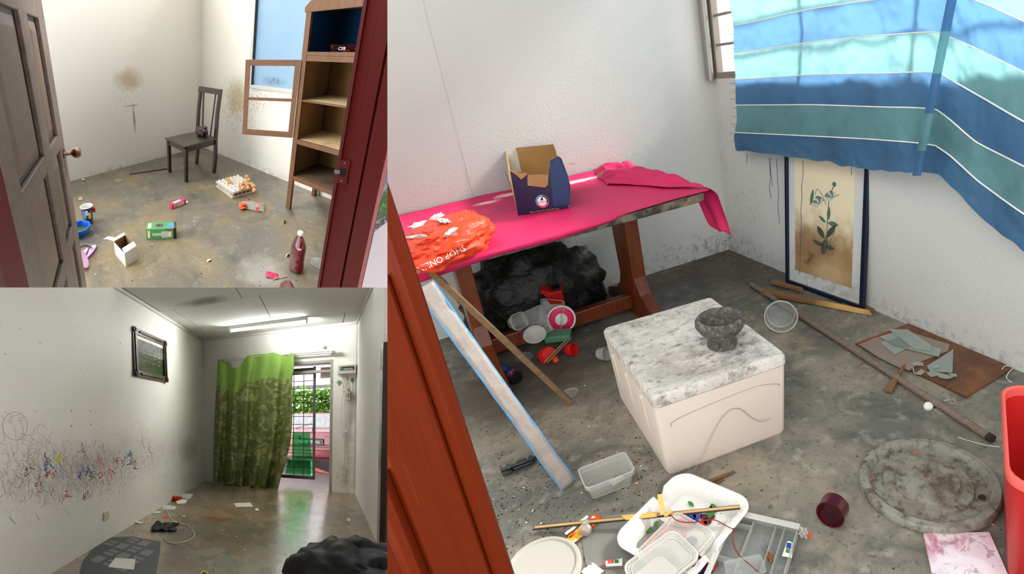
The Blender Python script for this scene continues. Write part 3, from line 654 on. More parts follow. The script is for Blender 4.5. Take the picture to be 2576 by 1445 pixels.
for y in (-.17, .02, .21):
    build(MB().hexa([(-bw/2-.004+.022, y-.012, .03), (-bw/2+.03, y-.012, .03), (-bw/2+.03, y+.012, .03), (-bw/2-.004+.022, y+.012, .03), (-bw/2-.004, y-.012, .29), (-bw/2+.01, y-.012, .29), (-bw/2+.01, y+.012, .29), (-bw/2-.004, y+.012, .29)]), 'rib', 'foam_body', fb, mtx=mbx, bevel=.003)
fpl = lambda x, y: RR.pln(x, y, mbx @ V((0, -bd/2+.006, .2)), (mbx.to_3x3() @ V((0, -1, .04))))
for pts in (((1687, 1072), (1700, 1055), (1800, 1010), (1900, 972), (1950, 965), (1960, 969)), ((1735, 1200), (1770, 1140), (1800, 1075), (1830, 1035), (1860, 1028), (1890, 1050), (1915, 1060), (1938, 1052))):
    build(MB().tube(spline([fpl(x, y)+V((0, -.0035, 0)) for x, y in pts], 6), .0014, 4), 'drawn_line', 'foam_line', fb)
mat('mortar_stone', (82, 80, 74), .9, layers=[('n', 60, .5, .65, (140, 136, 124), .6), ('n', 40, .55, .7, (34, 32, 30), .8), ('s', (0, 0, .09), (.075, .075, .06), (52, 42, 36), .6, 8, .5)], bump=(90, .8, .004))
mo = F(1833, 880, .374); mo = V((mo.x+.005, mo.y+.055, .372))
build(MB().lathe([(0, 0), (.055, 0), (.062, .006), (.058, .03), (.06, .045), (.085, .07), (.100, .095), (.099, .115), (.088, .127), (.078, .124), (.072, .11), (.055, .075), (.03, .06), (0, .057)], 40, fn=lambda q: (q[0]*(1+.008*nz((q[0]*20, q[1]*20, q[2]*20))), q[1]*(1+.008*nz((q[0]*20, q[1]*20, 5))), q[2]+.001*nz((q[0]*30, q[1]*30, 1)))), 'stone_mortar', 'mortar_stone', mtx=T(*mo), smooth=60, label='grey granite mortar bowl standing on the foam box lid', cat='mortar')

# ---- framed botanical print leaning on the wall under the cloth
mat('frame_navy', (14, 24, 44), .35, layers=[('n', 40, .62, .7, (60, 70, 80), .4)])
mat('mount_pale', (196, 200, 196), .6, layers=[('m', (.3, .12, 0), (.5, .2, .5), (120, 112, 88), .7, 14, .45, .66)])
mat('print_paper', (224, 210, 178), .6, layers=[('s', (.30, .17, 0), (1.3, .36, 1), (156, 126, 86), 1, 9, 1.1), ('s', (.22, .28, 0), (.2, .15, 1), (134, 108, 76), .7, 9, .8), ('m', (.20, .20, 0), (.13, .06, 1), (84, 50, 26), 1, 14, .46, .54), ('m', (.3, .25, 0), (.4, .2, 1), (112, 84, 54), .7, 7, .46, .7), ('s', (.36, .15, 0), (.2, .12, 1), (190, 164, 124), .8, 8, .7)])
mat('ink_leaf', (78, 110, 92), .6); mat('ink_leaf_dark', (70, 72, 56), .6); mat('ink_petal', (186, 190, 178), .6); mat('ink_grey', (112, 118, 110), .6)
pA, pB = V((-.102, -.835, .0)), V((-.05, -1.452, .0)); tipx = -.02
fx = (pB-pA).normalized(); ftop = V((.06, .005, .92)); fm = frame(pA+V((0, 0, .004)), pB-pA, ftop)
if fm.to_3x3().col[2].x > 0: pass
fw = (pB-pA).length; fh = .92
fp_ = thing('framed_print', 'navy framed water-stained botanical print leaning on the wall', 'picture', pA)
for nm, a, b in (('frame_bar', (0, 0), (.022, fh)), ('frame_bar', (fw-.026, 0), (fw, fh)), ('frame_bar', (.022, 0), (fw-.026, .024)), ('frame_bar', (.022, fh-.024), (fw-.026, fh))):
    build(MB().span((a[0], a[1], -.022), (b[0], b[1], .006)), nm, 'frame_navy', fp_, mtx=fm, bevel=.003)
build(MB().span((.02, .02, -.018), (fw-.02, fh-.02, -.010)), 'mount', 'mount_pale', fp_, mtx=fm)
pr_ = build(MB().span((.075, .105, -.010), (fw-.095, fh-.03, -.0085)), 'print_sheet', 'print_paper', fp_, mtx=fm)
def inpl(x, y): q = fm.inverted() @ RR.pln(x, y, fm @ V((0, 0, -.008)), fm.to_3x3().col[2]); return V((q.x, q.y, 0))
mp = fm @ T(0, 0, -.0082)
for pts, r in ((((2073, 640), (2080, 590), (2082, 545), (2086, 500), (2092, 480), (2100, 465)), .0028), (((2078, 515), (2068, 490), (2056, 476), (2050, 490)), .002), (((2082, 500), (2110, 490)), .002), (((2074, 640), (2100, 580)), .0016)):
    build(MB().tube(spline([inpl(x, y) for x, y in pts], 5), r, 5, mtx=mp), 'stem', 'ink_leaf', pr_)
for (x0, y0), (x1, y1), w, mm in (((2046, 475), (2040, 512), .024, 'ink_leaf'), ((2100, 470), (2098, 458), .03, 'ink_leaf'), ((2050, 495), (2070, 503), .028, 'ink_leaf'), ((2074, 495), (2090, 482), .02, 'ink_leaf'), ((2086, 520), (2084, 550), .026, 'ink_leaf'), ((2082, 560), (2106, 566), .03, 'ink_leaf'), ((2078, 560), (2062, 545), .022, 'ink_leaf'), ((2074, 600), (2058, 572), .04, 'ink_leaf_dark'), ((2076, 600), (2100, 570), .034, 'ink_leaf_dark'), ((2074, 620), (2048, 606), .026, 'ink_leaf_dark'), ((2076, 620), (2096, 625), .03, 'ink_leaf_dark'), ((2068, 640), (2078, 605), .05, 'ink_leaf_dark')):
    a, b = inpl(x0, y0), inpl(x1, y1); mb = MB(); leaf(mb, (b-a).length*1.15, w, mp @ frame(a, b-a, V((0, 0, 1)).cross(b-a)), th=.0012); build(mb, 'leaf', mm, pr_)
for x, y in ((2060, 515), (2092, 500)):
    q = inpl(x, y)
    for k in range(5): build(leaf(MB(), .05, .026, mp @ T(q.x, q.y, .0008+.0003*k) @ RZ(55+k*35)), 'petal', 'ink_petal' if k % 2 == 0 else 'ink_grey', pr_)
# ---- loose timber under the print
mat('raw_timber', (128, 92, 58), .75, layers=[('w', (1.5, 10, 10), 8, .4, .7, (92, 64, 40), .7), ('s', (.55, 0, .0), (.2, .1, .1), (214, 170, 104), .9, 14, .8)])
def plank(name, a, b, w, h, label, m='raw_timber', taper=.35, zo=0, roll=0):
    a, b = V(a), V(b); d = (b-a); Lg = d.length; mm = frame(a, d, V((0, 0, 1)).cross(d)) @ RX(roll)
    return build(MB().hexa([(0, -w/2, -h/2), (Lg, -w/2*taper, -h/2), (Lg, w/2*taper, -h/2), (0, w/2, -h/2), (0, -w/2, h/2), (Lg*.97, -w/2*taper, h/2), (Lg*.97, w/2*taper, h/2), (0, w/2, h/2)]), name, m, mtx=mm, bevel=.002, label=label, cat='plank', group='timber offcuts below the print')
p_, q_ = F(1921, 742), F(2193, 793); plank('timber_offcut', (p_.x, p_.y, .024), (q_.x, q_.y, .012), .06, .022, 'long split timber plank lying before the framed print', zo=.02)
p_, q_ = F(1942, 716), F(2018, 740); plank('timber_offcut', (p_.x, p_.y, .022), (q_.x, q_.y, .03), .045, .016, 'short timber offcut at the lower corner of the framed print', taper=.7)
p_, q_ = F(2120, 765), F(2205, 780); plank('timber_offcut', (p_.x, p_.y, .006), (q_.x-.01, q_.y, .006), .09, .008, 'thin dark wood piece under the corner of the framed print', taper=.8)
# ---- pole, clear round tub on its side
mat('pole_wood', (126, 110, 96), .75, layers=[('w', (1, 14, 14), 7, .4, .7, (92, 78, 66), .7), ('n', 6, .6, .7, (60, 48, 40), .6)])
a, b = F(1890, 722), F(2496, 1116); dp = (b-a).normalized()
pl_ = thing('wooden_pole', 'long round wooden pole lying across the concrete floor', 'pole', (a+b)/2)
build(MB().tube([a+V((0, 0, .02))+dp*(k/12*(b-a).length) for k in range(13)], [.0155+.001*nz((k, 0, 0)) for k in range(13)], 12), 'shaft', 'pole_wood', pl_, smooth=50)
build(MB().tube([b+V((0, 0, .02))-dp*.02, b+V((0, 0, .02))+dp*.001], .0165, 12), 'end_cap', 'soil', pl_, smooth=50)
c = F(1967, 832); ax_ = (V(RR.p)-c); ax_.z = .15*ax_.length; mm = T(c.x, c.y, .088) @ ax_.to_track_quat('Z', 'Y').to_matrix().to_4x4()
ctb = thing('clear_tub', 'round clear plastic tub tipped on its side by the pole', 'tub', (c.x, c.y, 0))
build(MB().lathe([(0, -.05), (.075, -.05), (.080, -.045), (.086, .0), (.088, .002), (.085, .004), (.083, .0), (.077, -.043), (.07, -.047), (0, -.047)], 40), 'tub_wall', 'clear_plastic', ctb, mtx=mm, smooth=40)
build(MB().lathe([(.083, .004), (.089, .004), (.0895, .011), (.084, .011), (.083, .004)], 40), 'rim', 'plastic_edge', ctb, mtx=mm, smooth=40)
build(MB().lathe([(.071, -.052), (.077, -.052), (.079, -.046), (.073, -.047), (.071, -.052)], 40), 'base_ring', 'plastic_edge', ctb, mtx=mm, smooth=40)
# ---- plywood sheet with broken glass
mat('plywood', (104, 66, 40), .45, layers=[('w', (2, 8, 1), 3, .38, .68, (70, 44, 28), .8), ('n', 9, .5, .7, (134, 84, 50), .6), ('s', (-.3, -1.72, 0), (.25, .1, 1), (150, 74, 40), .6, 8, .8)])
ply = [F(2151, 868), F(2290, 816), F(2548, 930), F(2430, 1003)]; ply = [V((min(p.x, -.004), p.y, 0)) for p in ply]
build(extr(MB(), [p+V((0, 0, .002)) for p in ply], (0, 0, 1), .009), 'plywood_sheet', 'plywood', bevel=.001, label='brown plywood sheet lying flat against the right wall', cat='board')
mat('cabinet_glass', (186, 170, 156), .08, tran=.6, spec=.6, coat=.5)
SHARD = [([(2161, 868), (2205, 850), (2300, 840), (2390, 868), (2384, 884), (2318, 910), (2288, 933), (2255, 922), (2210, 900)], 'glass_sheet', 'largest glass sheet with a curved break on the plywood', 0, 'cabinet_glass'),
         ([(2236, 829), (2284, 830), (2340, 868), (2343, 884), (2296, 876)], 'glass_shard', 'long green-edged glass shard, topmost on the plywood', .012, 'glass_pane'),
         ([(2213, 848), (2246, 838), (2368, 880), (2362, 898), (2250, 870)], 'glass_shard', 'wide glass shard beneath the topmost one', .008, 'glass_pane'),
         ([(2214, 862), (2262, 850), (2290, 872), (2250, 893)], 'glass_shard', 'triangular glass shard toward the pole side of the plywood', .005, 'glass_pane'),
         ([(2332, 922), (2398, 880), (2396, 938), (2340, 935)], 'glass_shard', 'sail-shaped glass shard in the middle of the plywood', .005, 'glass_pane'),
         ([(2290, 918), (2300, 912), (2322, 913), (2323, 921)], 'glass_shard', 'small four-sided glass chip below the curved break', .005, 'glass_pane'),
         ([(2344, 922), (2362, 918), (2365, 924), (2348, 928)], 'glass_shard', 'small glass chip lying on the sail-shaped shard', .01, 'glass_pane'),
         ([(2330, 938), (2350, 934), (2358, 946), (2340, 949)], 'glass_shard', 'square glass chip at the near edge of the plywood', .004, 'glass_pane'),
         ([(2350, 936), (2384, 944), (2398, 950), (2382, 954), (2362, 950)], 'glass_shard', 'stepped glass chip at the near edge of the plywood', .006, 'glass_pane'),
         ([(2384, 940), (2406, 942), (2408, 948), (2394, 948)], 'glass_shard', 'narrow glass chip beside the stepped chip', .004, 'glass_pane'),
         ([(2305, 938), (2318, 930), (2328, 936), (2316, 944)], 'glass_shard', 'tiny bright glass splinter near the twine', .004, 'glass_pane'),
         ([(2372, 1008), (2390, 1004), (2392, 1008), (2376, 1012)], 'glass_shard', 'lone glass splinter on the concrete below the plywood', -.011, 'glass_pane'),
         ([(2345, 1030), (2360, 1028), (2376, 1044), (2364, 1046)], 'glass_shard', 'glass splinter half under the wooden pole', -.011, 'glass_pane')]
for pts, nm, lb, dz, mm in SHARD:
    build(extr(MB(), [F(x, y, .0125+dz) for x, y in pts], (0, 0, 1), .003), nm, mm, label=lb, cat='glass shard', group='broken glass by the right wall')
a, b = F(2234, 985, .012), F(2277, 916, .03); plank('wood_splinter', a, b, .035, .014, 'split wood splinter lying across under the wooden pole', taper=.2)
build(MB().lathe([(0, 0), (.016, 0), (.018, .004), (.018, .016), (.015, .02), (0, .021)], 18), 'bottle_stopper', 'white_paint', mtx=T(*F(2333, 1026)) @ RX(25), smooth=40, label='small white plastic cap beside the wooden pole', cat='cap')
for k, (pts, lb) in enumerate(([[(2262, 925), (2270, 922), (2295, 925), (2300, 938), (2318, 943)], 'white twine lying over the plywood edge'], [[(2520, 930), (2530, 920), (2548, 925), (2538, 936), (2532, 950), (2545, 962)], 'white twine loop at the plywood corner by the red bin'], [[(2410, 1100), (2440, 1110), (2480, 1120), (2515, 1125)], 'white twine between the round lid and the red bin'])):
    build(MB().tube(spline([F(x, y, .014 if k < 2 else .003) for x, y in pts], 5), .0015, 4), 'twine', 'thread_white', label=lb, cat='twine')

# ================================================================== RIGHT ROOM: THINGS ON THE FLOOR
# ---- oval plastic lid caked with dirt
mat('lid_plastic', (140, 140, 128), .75, layers=[('n', 9, .45, .68, (112, 108, 94), .8, dict(detail=7)), ('n', 22, .48, .64, (70, 56, 40), .85, dict(detail=8, rough=.7)), ('m', (0, -.02, 0), (.22, .18, .3), (112, 76, 40), .8, 12, .46, .64), ('m', (.0, .0, .02), (.09, .06, .2), (40, 38, 38), .9, 7, .5, .6), ('v', 70, .14, (36, 30, 24), .6)], bump=(40, .7, .006))
cl = F(2333, 1222); mm = T(cl.x, cl.y, .012) @ RZ(-30)
ol = thing('bucket_cover', 'large round grey plastic lid caked with dirt beside the red bin', 'lid', cl)
build(MB().lathe([(0, .010), (.05, .016), (.098, .015), (.106, .003), (.112, .002), (.140, .003), (.146, -.007), (.182, -.009), (.188, .014), (.196, .020), (.216, .018), (.222, .010), (.222, -.010), (.21, -.012), (0, -.012)], 64, fn=lambda q: (q[0], q[1], q[2]+.004*nz((q[0]*30, q[1]*30, 0))*(1 if math.hypot(q[0], q[1]) < .18 else .2)+(.008*nz((q[0]*16, q[1]*16, 4)) if math.hypot(q[0], q[1]) < .11 else 0))), 'disc', 'lid_plastic', ol, mtx=mm, smooth=40)
build(wad((.016, .012, .002), 3, .5), 'hole_stain', 'soil', ol, mtx=T(*F(2470, 1258)) @ T(0, 0, .012))
for x, y in ((2190, 1215), (2376, 1134), (2304, 1148), (2296, 1112)):
    build(wad((.008, .007, .003), x, .6, nu=8, nv=5), 'red_chip', 'chip_red', ol, mtx=T(*F(x, y)) @ T(0, 0, .014))
# ---- red bin
mat('bin_red', (196, 36, 34), .42); mat('bin_rim', (226, 96, 88), .42)
zb = .40; A_, B_ = F(2520, 962, zb), F(2535, 1212, zb); ey = (A_-B_).normalized(); exb = V((ey.y, -ey.x, 0))
cen = (A_+B_)/2+exb*.16; Lb = (A_-B_).length; mb_ = frame((cen.x, cen.y, 0), exb, ey)
rb = thing('red_bin', 'tall red plastic waste bin cut by the picture edge', 'bin', (cen.x, cen.y, 0))
Lp = lambda a, b, q, z: [(x, y, z) for x, y in rrect(a, b, q)]
build(loft(MB(), [Lp(.25, Lb-.10, .05, .0), Lp(.255, Lb-.09, .05, .006), Lp(.315, Lb-.012, .06, zb-.03), Lp(.305, Lb-.024, .06, zb-.03), Lp(.246, Lb-.10, .05, .01)]), 'bin_body', 'bin_red', rb, mtx=mb_, smooth=50)
build(loft(MB(), [Lp(.318, Lb-.010, .06, zb-.032), Lp(.326, Lb, .062, zb-.028), Lp(.326, Lb, .062, zb-.004), Lp(.318, Lb-.008, .06, zb), Lp(.306, Lb-.022, .058, zb-.004), Lp(.305, Lb-.024, .06, zb-.032)], False, False), 'rim', 'bin_rim', rb, mtx=mb_, smooth=50)
# ---- pink marbled tile
mat('tile_marble', (226, 206, 212), .2, layers=[('n', 7, .44, .56, (190, 128, 146), .9, dict(detail=5, dist=1.6)), ('n', 5, .50, .6, (236, 232, 234), .8, dict(detail=5, dist=1.2, off=(3, 7, 0))), ('n', 14, .56, .62, (160, 100, 120), .6, dict(dist=2)), ('v', 60, .06, (60, 40, 40), .6)], coat=.3); mat('tile_body', (196, 180, 150), .9)
tp = [F(2323, 1341, .011), F(2489, 1339, .011), F(2542, 1460, .011), F(2348, 1460, .011)]
tl = thing('marble_tile', 'glossy pink marbled floor tile lying by the red bin', 'tile', tp[0]-V((0, 0, .011)))
build(extr(MB(), [p-V((0, 0, .0105)) for p in tp], (0, 0, 1), .0085), 'clay_body', 'tile_body', tl); build(extr(MB(), [p-V((0, 0, .002)) for p in tp], (0, 0, 1), .002), 'glaze', 'tile_marble', tl)
# ---- maroon cap lying on its side
c = F(2096, 1312); axd = V(RR.at(2062, 1296, 2)-RR.at(2098, 1276, 2.06)).normalized()
mm = T(c.x, c.y, .048) @ V((-.75, -.45, .12)).to_track_quat('Z', 'Y').to_matrix().to_4x4()
build(MB().lathe([(0, -.03), (.043, -.03), (.046, -.027), (.046, .028), (.043, .028), (.043, -.026), (0, -.026)], 36), 'jar_closure', 'maroon', mtx=mm, smooth=40, label='glossy maroon round jar cap lying open on the floor', cat='cap')
# ---- rectangular food tub
ta = [F(1449, 1218), F(1592, 1168), F(1606, 1232), F(1480, 1288)]; cc_ = (ta[0]+ta[1]+ta[2]+ta[3])/4; dx = ((ta[1]-ta[0])+(ta[2]-ta[3])).normalized()
mt_ = frame((cc_.x+.005, cc_.y+.01, .002), dx, V((-dx.y, dx.x, 0)))
ft = thing('food_tub', 'clear rectangular food tub with dirt and a paper scrap inside', 'tub', (cc_.x, cc_.y, 0))
build(tub(.165, .10, .07, .02, .19, .122), 'tub_shell', 'frosted_plastic', ft, mtx=mt_, smooth=35)
build(rimring(.193, .125, .02, .07, .004), 'rim', 'plastic_edge', ft, mtx=mt_); build(rimring(.184, .116, .02, .052, .003), 'rim', 'plastic_edge', ft, mtx=mt_); build(rimring(.16, .095, .02, .004, .003), 'base_edge', 'plastic_edge', ft, mtx=mt_)
build(wad((.04, .02, .004), 5, .6), 'dirt', 'soil_brown', ft, mtx=mt_ @ T(.035, .0, .010)); build(sheet(.055, .03, .006, 3, 4), 'paper_scrap', 'paper_white', ft, mtx=mt_ @ T(.03, -.015, .014) @ RZ(15), solid=.0008)
# ---- white foam tray with printed fruit
mat('tray_foam', (224, 222, 215), .6, layers=[('m', (.1, -.05, 0), (.12, .14, .2), (90, 76, 60), .6, 30, .56, .66)])
A, B, C_, D_ = F(1535, 1362, .05), F(1705, 1212, .05), F(1890, 1243, .05), F(1745, 1452, .05)
ctr = (A+B+C_+D_)/4; ux = ((B-A)+(C_-D_)); ux.z = 0; Lx = ux.length/2; ux.normalize(); uy = V((-ux.y, ux.x, 0)); Ly = abs((A-D_).dot(uy)+(B-C_).dot(uy))/2
mtr = frame((ctr.x, ctr.y, .002), ux, uy)
tr_ = thing('fruit_tray', 'white foam tray printed with fruit, crimped rim, near the foam box', 'tray', (ctr.x, ctr.y, 0))
def trayloop(w, d, r, z, cor=0, notch=0):
    o = rrect(w, d, r, 14); k = len(o); out = []
    for i, (x, y) in enumerate(o):
        # resample evenly: straight edges get extra points
        out.append((x, y))
    dense = []
    for i in range(k):
        a, b = V((*out[i], 0)), V((*out[(i+1) % k], 0)); n = max(1, int((b-a).length/.012)) if i % 15 == 14 else 1
        dense.append((a, b, n))
    pts = []
    for a, b, n in dense:
        for j in range(n): pts.append(a+(b-a)*j/n)
    res = []
    for j, p in enumerate(pts):
        q = p.normalized(); zz_ = z
        if notch and abs(p.x-w*.22) < .028 and p.y > 0: zz_ = z-notch*max(0, 1-((p.x-w*.22)/.028)**2)
        if notch and abs(p.x+w*.22) < .028 and p.y < 0: zz_ = z-notch*max(0, 1-((p.x+w*.22)/.028)**2)
        s = 1+cor*math.cos(j*PI); res.append((p.x*s, p.y*s, zz_))
    return res
def evened(w, d, r, z, cor=0, notch=0, N=132):
    src = trayloop(w, d, r, z, 0, 0); P3 = [V(p) for p in src]; P3.append(P3[0]); acc = [0]
    for a, b in zip(P3, P3[1:]): acc.append(acc[-1]+(b-a).length)
    res = []; i = 0
    for k in range(N):
        s = acc[-1]*k/N
        while acc[i+1] < s: i += 1
        t = (s-acc[i])/max(1e-9, acc[i+1]-acc[i]); p = P3[i]+(P3[i+1]-P3[i])*t; z2 = z
        if notch:
            for sx_, sg in ((w*.16, 1), (-w*.16, -1)):
                if abs(p.x-sx_) < .03 and p.y*sg > 0: z2 = z-notch*max(0, 1-((p.x-sx_)/.03)**2)
        f_ = 1+cor*(1 if (k//2) % 2 else -1); res.append((p.x*f_, p.y*f_, z2))
    return res
W_, D2 = Lx*1.10, Ly*1.12
build(loft(MB(), [evened(W_-.10, D2-.10, .03, .0), evened(W_-.10, D2-.10, .03, .003), evened(W_-.080, D2-.080, .04, .026, .014, .01), evened(W_-.05, D2-.05, .045, .046, .010, .03), evened(W_-.012, D2-.012, .06, .054, 0, .035), evened(W_, D2, .065, .050, 0, .035), evened(W_, D2, .065, .047, 0, .035), evened(W_-.012, D2-.012, .06, .050, 0, .035), evened(W_-.052, D2-.052, .045, .046, .004, .03)], True, False), 'tray_shell', 'tray_foam', tr_, mtx=mtr, smooth=40)
def inT(x, y, z=.006): q = mtr.inverted() @ F(x, y, z+.002); return (q.x, q.y, z)
for x, y, r, m_ in ((1690, 1345, .05, 'chip_red'), (1652, 1372, .042, 'orange_plastic'), (1662, 1395, .03, 'yellow_print'), (1720, 1318, .035, 'red_plastic'), (1738, 1300, .018, 'blue_print'), (1755, 1296, .016, 'purple_print'), (1748, 1312, .015, 'blue_print'), (1772, 1300, .014, 'maroon'), (1780, 1312, .014, 'maroon'), (1768, 1316, .014, 'red_plastic'), (1790, 1300, .012, 'maroon'), (1725, 1375, .022, 'blue_print'), (1740, 1362, .02, 'purple_print')):
    build(disc(MB(), r, 0, mtr @ T(*inT(x, y))), 'printed_fruit', m_, tr_)
for x, y, a, L_ in ((1785, 1305, 30, .06), (1800, 1292, 50, .05), (1745, 1275, 70, .035), (1645, 1335, 120, .04), (1655, 1325, 60, .035), (1640, 1330, 90, .03)):
    build(leaf(MB(), L_, L_*.45, mtr @ T(*inT(x, y)) @ RZ(a)), 'printed_leaf', 'green_print', tr_)
# ---- clear lids and tubs in the foreground
def lidf(name, px, z, w, d, r, yaw, m_, label, tilt=(0, 0), h=.012, cat='lid'):
    c = F(*px, z); mm = T(c.x, c.y, z) @ RZ(yaw) @ RX(tilt[0]) @ RY(tilt[1])
    t = thing(name, label, cat, (c.x, c.y, z))
    build(loft(MB(), [Lp(w, d, r, 0), Lp(w+.004, d+.004, r, .002), Lp(w+.004, d+.004, r, h), Lp(w, d, r, h+.001), Lp(w-.012, d-.012, r, h), Lp(w-.02, d-.02, r, h-.005), ]), 'sheet', m_, t, mtx=mm, smooth=35)
    build(rimring(w+.002, d+.002, r, h), 'rim', 'plastic_edge', t, mtx=mm); build(rimring(w-.024, d-.024, r, h-.004, .002), 'inner_ridge', 'plastic_edge', t, mtx=mm); return t
lidf('food_cover', (1700, 1375), .050, .215, .155, .025, 24, 'frosted_plastic', 'clear square lid lying on the printed fruit tray', (4, 2))
lidf('food_cover', (1665, 1420), .085, .20, .13, .03, 12, 'frosted_plastic', 'frosted rounded lid stacked below the lid on the fruit tray', (6, 0))
t2 = F(1640, 1452, .09); build(tub(.14, .09, .055, .02, .165, .112), 'stacked_tub', 'milky_plastic', mtx=T(t2.x, t2.y, .098) @ RZ(14) @ RX(180) @ T(0, 0, -.0), smooth=35, label='milky food tub upside down at the bottom edge of the picture', cat='tub')
mat('tub_lid_grey', (184, 180, 170), .4, tran=.3)
# round tub with lid at the lower left
c = F(1372, 1412, .11); rt = thing('round_tub', 'round frosted tub with red contents by the orange door jamb', 'tub', (c.x, c.y, 0))
mrt = T(c.x-.012, c.y-.02, 0)
build(MB().lathe([(0, .0), (.09, 0), (.094, .004), (.112, .10), (.108, .10), (.09, .006), (0, .004)], 44), 'tub_body', 'frosted_plastic', rt, mtx=mrt, smooth=40)
build(MB().lathe([(0, .112), (.100, .112), (.104, .118), (.112, .118), (.117, .112), (.117, .098), (.114, .098), (.112, .108), (0, .108)], 48), 'tub_lid', 'tub_lid_grey', rt, mtx=mrt, smooth=40)
build(MB().lathe([(0, .006), (.088, .006), (.10, .06), (0, .062)], 28), 'red_contents', 'red_plastic', rt, mtx=mrt, smooth=40)
# snack wrapper, small cup, tube of toothpaste, tissue, grey sheet
mat('grey_sheet', (128, 127, 120), .5, layers=[('n', 10, .45, .7, (112, 110, 104), .5)])
gs = [F(x, y, .0025) for x, y in ((1462, 1345), (1520, 1300), (1620, 1285), (1700, 1330), (1705, 1405), (1660, 1425), (1520, 1430), (1474, 1422))]
build(extr(MB(), [p-V((0, 0, .002)) for p in gs], (0, 0, 1), .003), 'grey_sheet', 'grey_sheet', label='flat grey plastic sheet under the corner of the fruit tray', cat='sheet')
mat('wrapper', (232, 170, 30), .3, layers=[('n', 30, .5, .54, (224, 70, 20), .95), ('n', 24, .6, .64, (240, 236, 220), .9, dict(off=(2, 3, 0))), ('n', 34, .62, .66, (30, 30, 60), .9, dict(off=(5, 1, 0)))])
a, b = F(1432, 1362, .012), F(1494, 1310, .012); mw_ = frame((a+b)/2, b-a, V((0, 0, 1)).cross(b-a))
sw = thing('snack_wrapper', 'orange and yellow crumpled snack wrapper by the round tub', 'wrapper', ((a+b)/2).to_tuple())
build(MB().grid(lambda u, v: ((u-.5)*.135, (v-.5)*.045*(1-.3*abs(u-.5)), .008*math.cos((v-.5)*3)+.006*nz((u*6, v*4, 1))), 22, 10), 'foil', 'wrapper', sw, mtx=mw_, smooth=50, solid=.001)
for s_ in (-1, 1): build(MB().grid(lambda u, v: (s_*(.064+u*.016), (v-.5)*.04, .004*math.sin(v*24)), 3, 16), 'crimped_end', 'orange_plastic', sw, mtx=mw_, solid=.001)
build(MB().grid(lambda u, v: ((u-.5)*.10, .018+v*.012, .012+.003*nz((u*5, v, 0))), 12, 3), 'white_edge', 'paper_white', sw, mtx=mw_, solid=.001)
c = F(1487, 1352, .0); build(tub(.03, .03, .032, .006, .04, .04), 'portion_cup', 'frosted_plastic', mtx=T(c.x, c.y, .022) @ RZ(30) @ RX(-75), smooth=35, label='small clear square portion cup beside the snack wrapper', cat='cup')
a, b = F(1518, 1420, .009), F(1566, 1414, .009); mtp = frame(a, b-a, V((0, 0, 1)).cross(b-a)); Lt = (b-a).length
def toothpaste(mtx, Lt, label, band, loc):
    t = thing('toothpaste_tube', label, 'tube', loc)
    def pt(u, v):
        g = 2*PI*v; hh = .009*(1-u)+.0012*u; ww = .010*(1-u)+.015*u; return (u*Lt*.86+Lt*.14, ww*math.cos(g), hh*math.sin(g))
    build(MB().grid(pt, 6, 14), 'tube_body', 'white_paint', t, mtx=mtx, smooth=50)
    build(MB().tube([(0, 0, 0), (Lt*.14, 0, 0)], .006, 12), 'cap', band, t, mtx=mtx, smooth=50)
    build(MB().grid(lambda u, v: (Lt*(.25+.3*u), (v-.5)*.014, .0098*(1-(.13+.35*u))+.0012), 3, 3), 'print_patch', 'chip_red' if band != 'green_print' else 'blue_print', t, mtx=mtx)
    build(MB().grid(lambda u, v: (Lt*(.6+.2*u), (v-.5)*.012, .0068-.003*u+.0008), 3, 3), 'print_patch', 'green_print', t, mtx=mtx)
    return t
toothpaste(mtp, Lt, 'squeezed white tube with red and green print on the floor', 'chip_red', a)
c = F(1490, 1440, .0); build(sheet(.05, .06, .01, 2, 8), 'tissue', 'paper_white', mtx=T(c.x, c.y, 0) @ RZ(20), smooth=40, solid=.001, label='folded white tissue beside the round tub', cat='tissue')
# ---- bamboo strip, short peg and red wire
mat('bamboo', (196, 160, 106), .6, layers=[('w', (1, 20, 20), 6, .4, .7, (160, 124, 78), .6), ('b', 1, .0055, .02, (44, 34, 26), .95), ('b', 1, -.02, -.0055, (44, 34, 26), .95)])
mat('bamboo_tan', (222, 176, 100), .6, layers=[('w', (1, 12, 12), 6, .45, .7, (196, 146, 76), .6)])
a, b = F(1346, 1328, .02), F(1862, 1276, .065); d_ = b-a; mbm = frame(a, d_, V((0, 0, 1)).cross(d_))
bs = thing('bamboo_strip', 'long split bamboo strip lying over the fruit tray', 'stick', a)
build(MB().span((0, -.0085, -.003), (d_.length, .0085, .003)), 'strip', 'bamboo', bs, mtx=mbm, bevel=.001)
s0, s1 = .46*d_.length, .61*d_.length
build(MB().hexa([(s0, -.012, .003), (s1, -.011, .003), (s1, .011, .003), (s0-.02, .012, .003), (s0, -.011, .006), (s1, -.010, .008), (s1, .010, .008), (s0-.02, .011, .006)]), 'husk_wrap', 'bamboo_tan', bs, mtx=mbm, bevel=.001)
pk = F(1668, 1296, .06); pt_ = F(1660, 1244, .09)
build(MB().bar(pk, pt_, .018, .007), 'peg', 'bamboo_tan', bs, bevel=.001)
build(MB().bar(F(1672, 1300, .062), F(1690, 1284, .075), .012, .008), 'peg_stub', 'bamboo_tan', bs, bevel=.002)
mat('red_wire', (124, 24, 26), .45)
rw = thing('red_wire', 'thin red wire trailing from the bamboo over the organizer', 'wire', F(1850, 1330, .04))
build(MB().tube(spline([F(1688, 1296, .075), F(1700, 1308, .075), F(1720, 1314, .072), F(1750, 1314, .07), F(1795, 1308, .07), F(1830, 1325, .068), F(1845, 1332, .066)], 6), .0018, 6), 'strand', 'red_wire', rw, smooth=60)
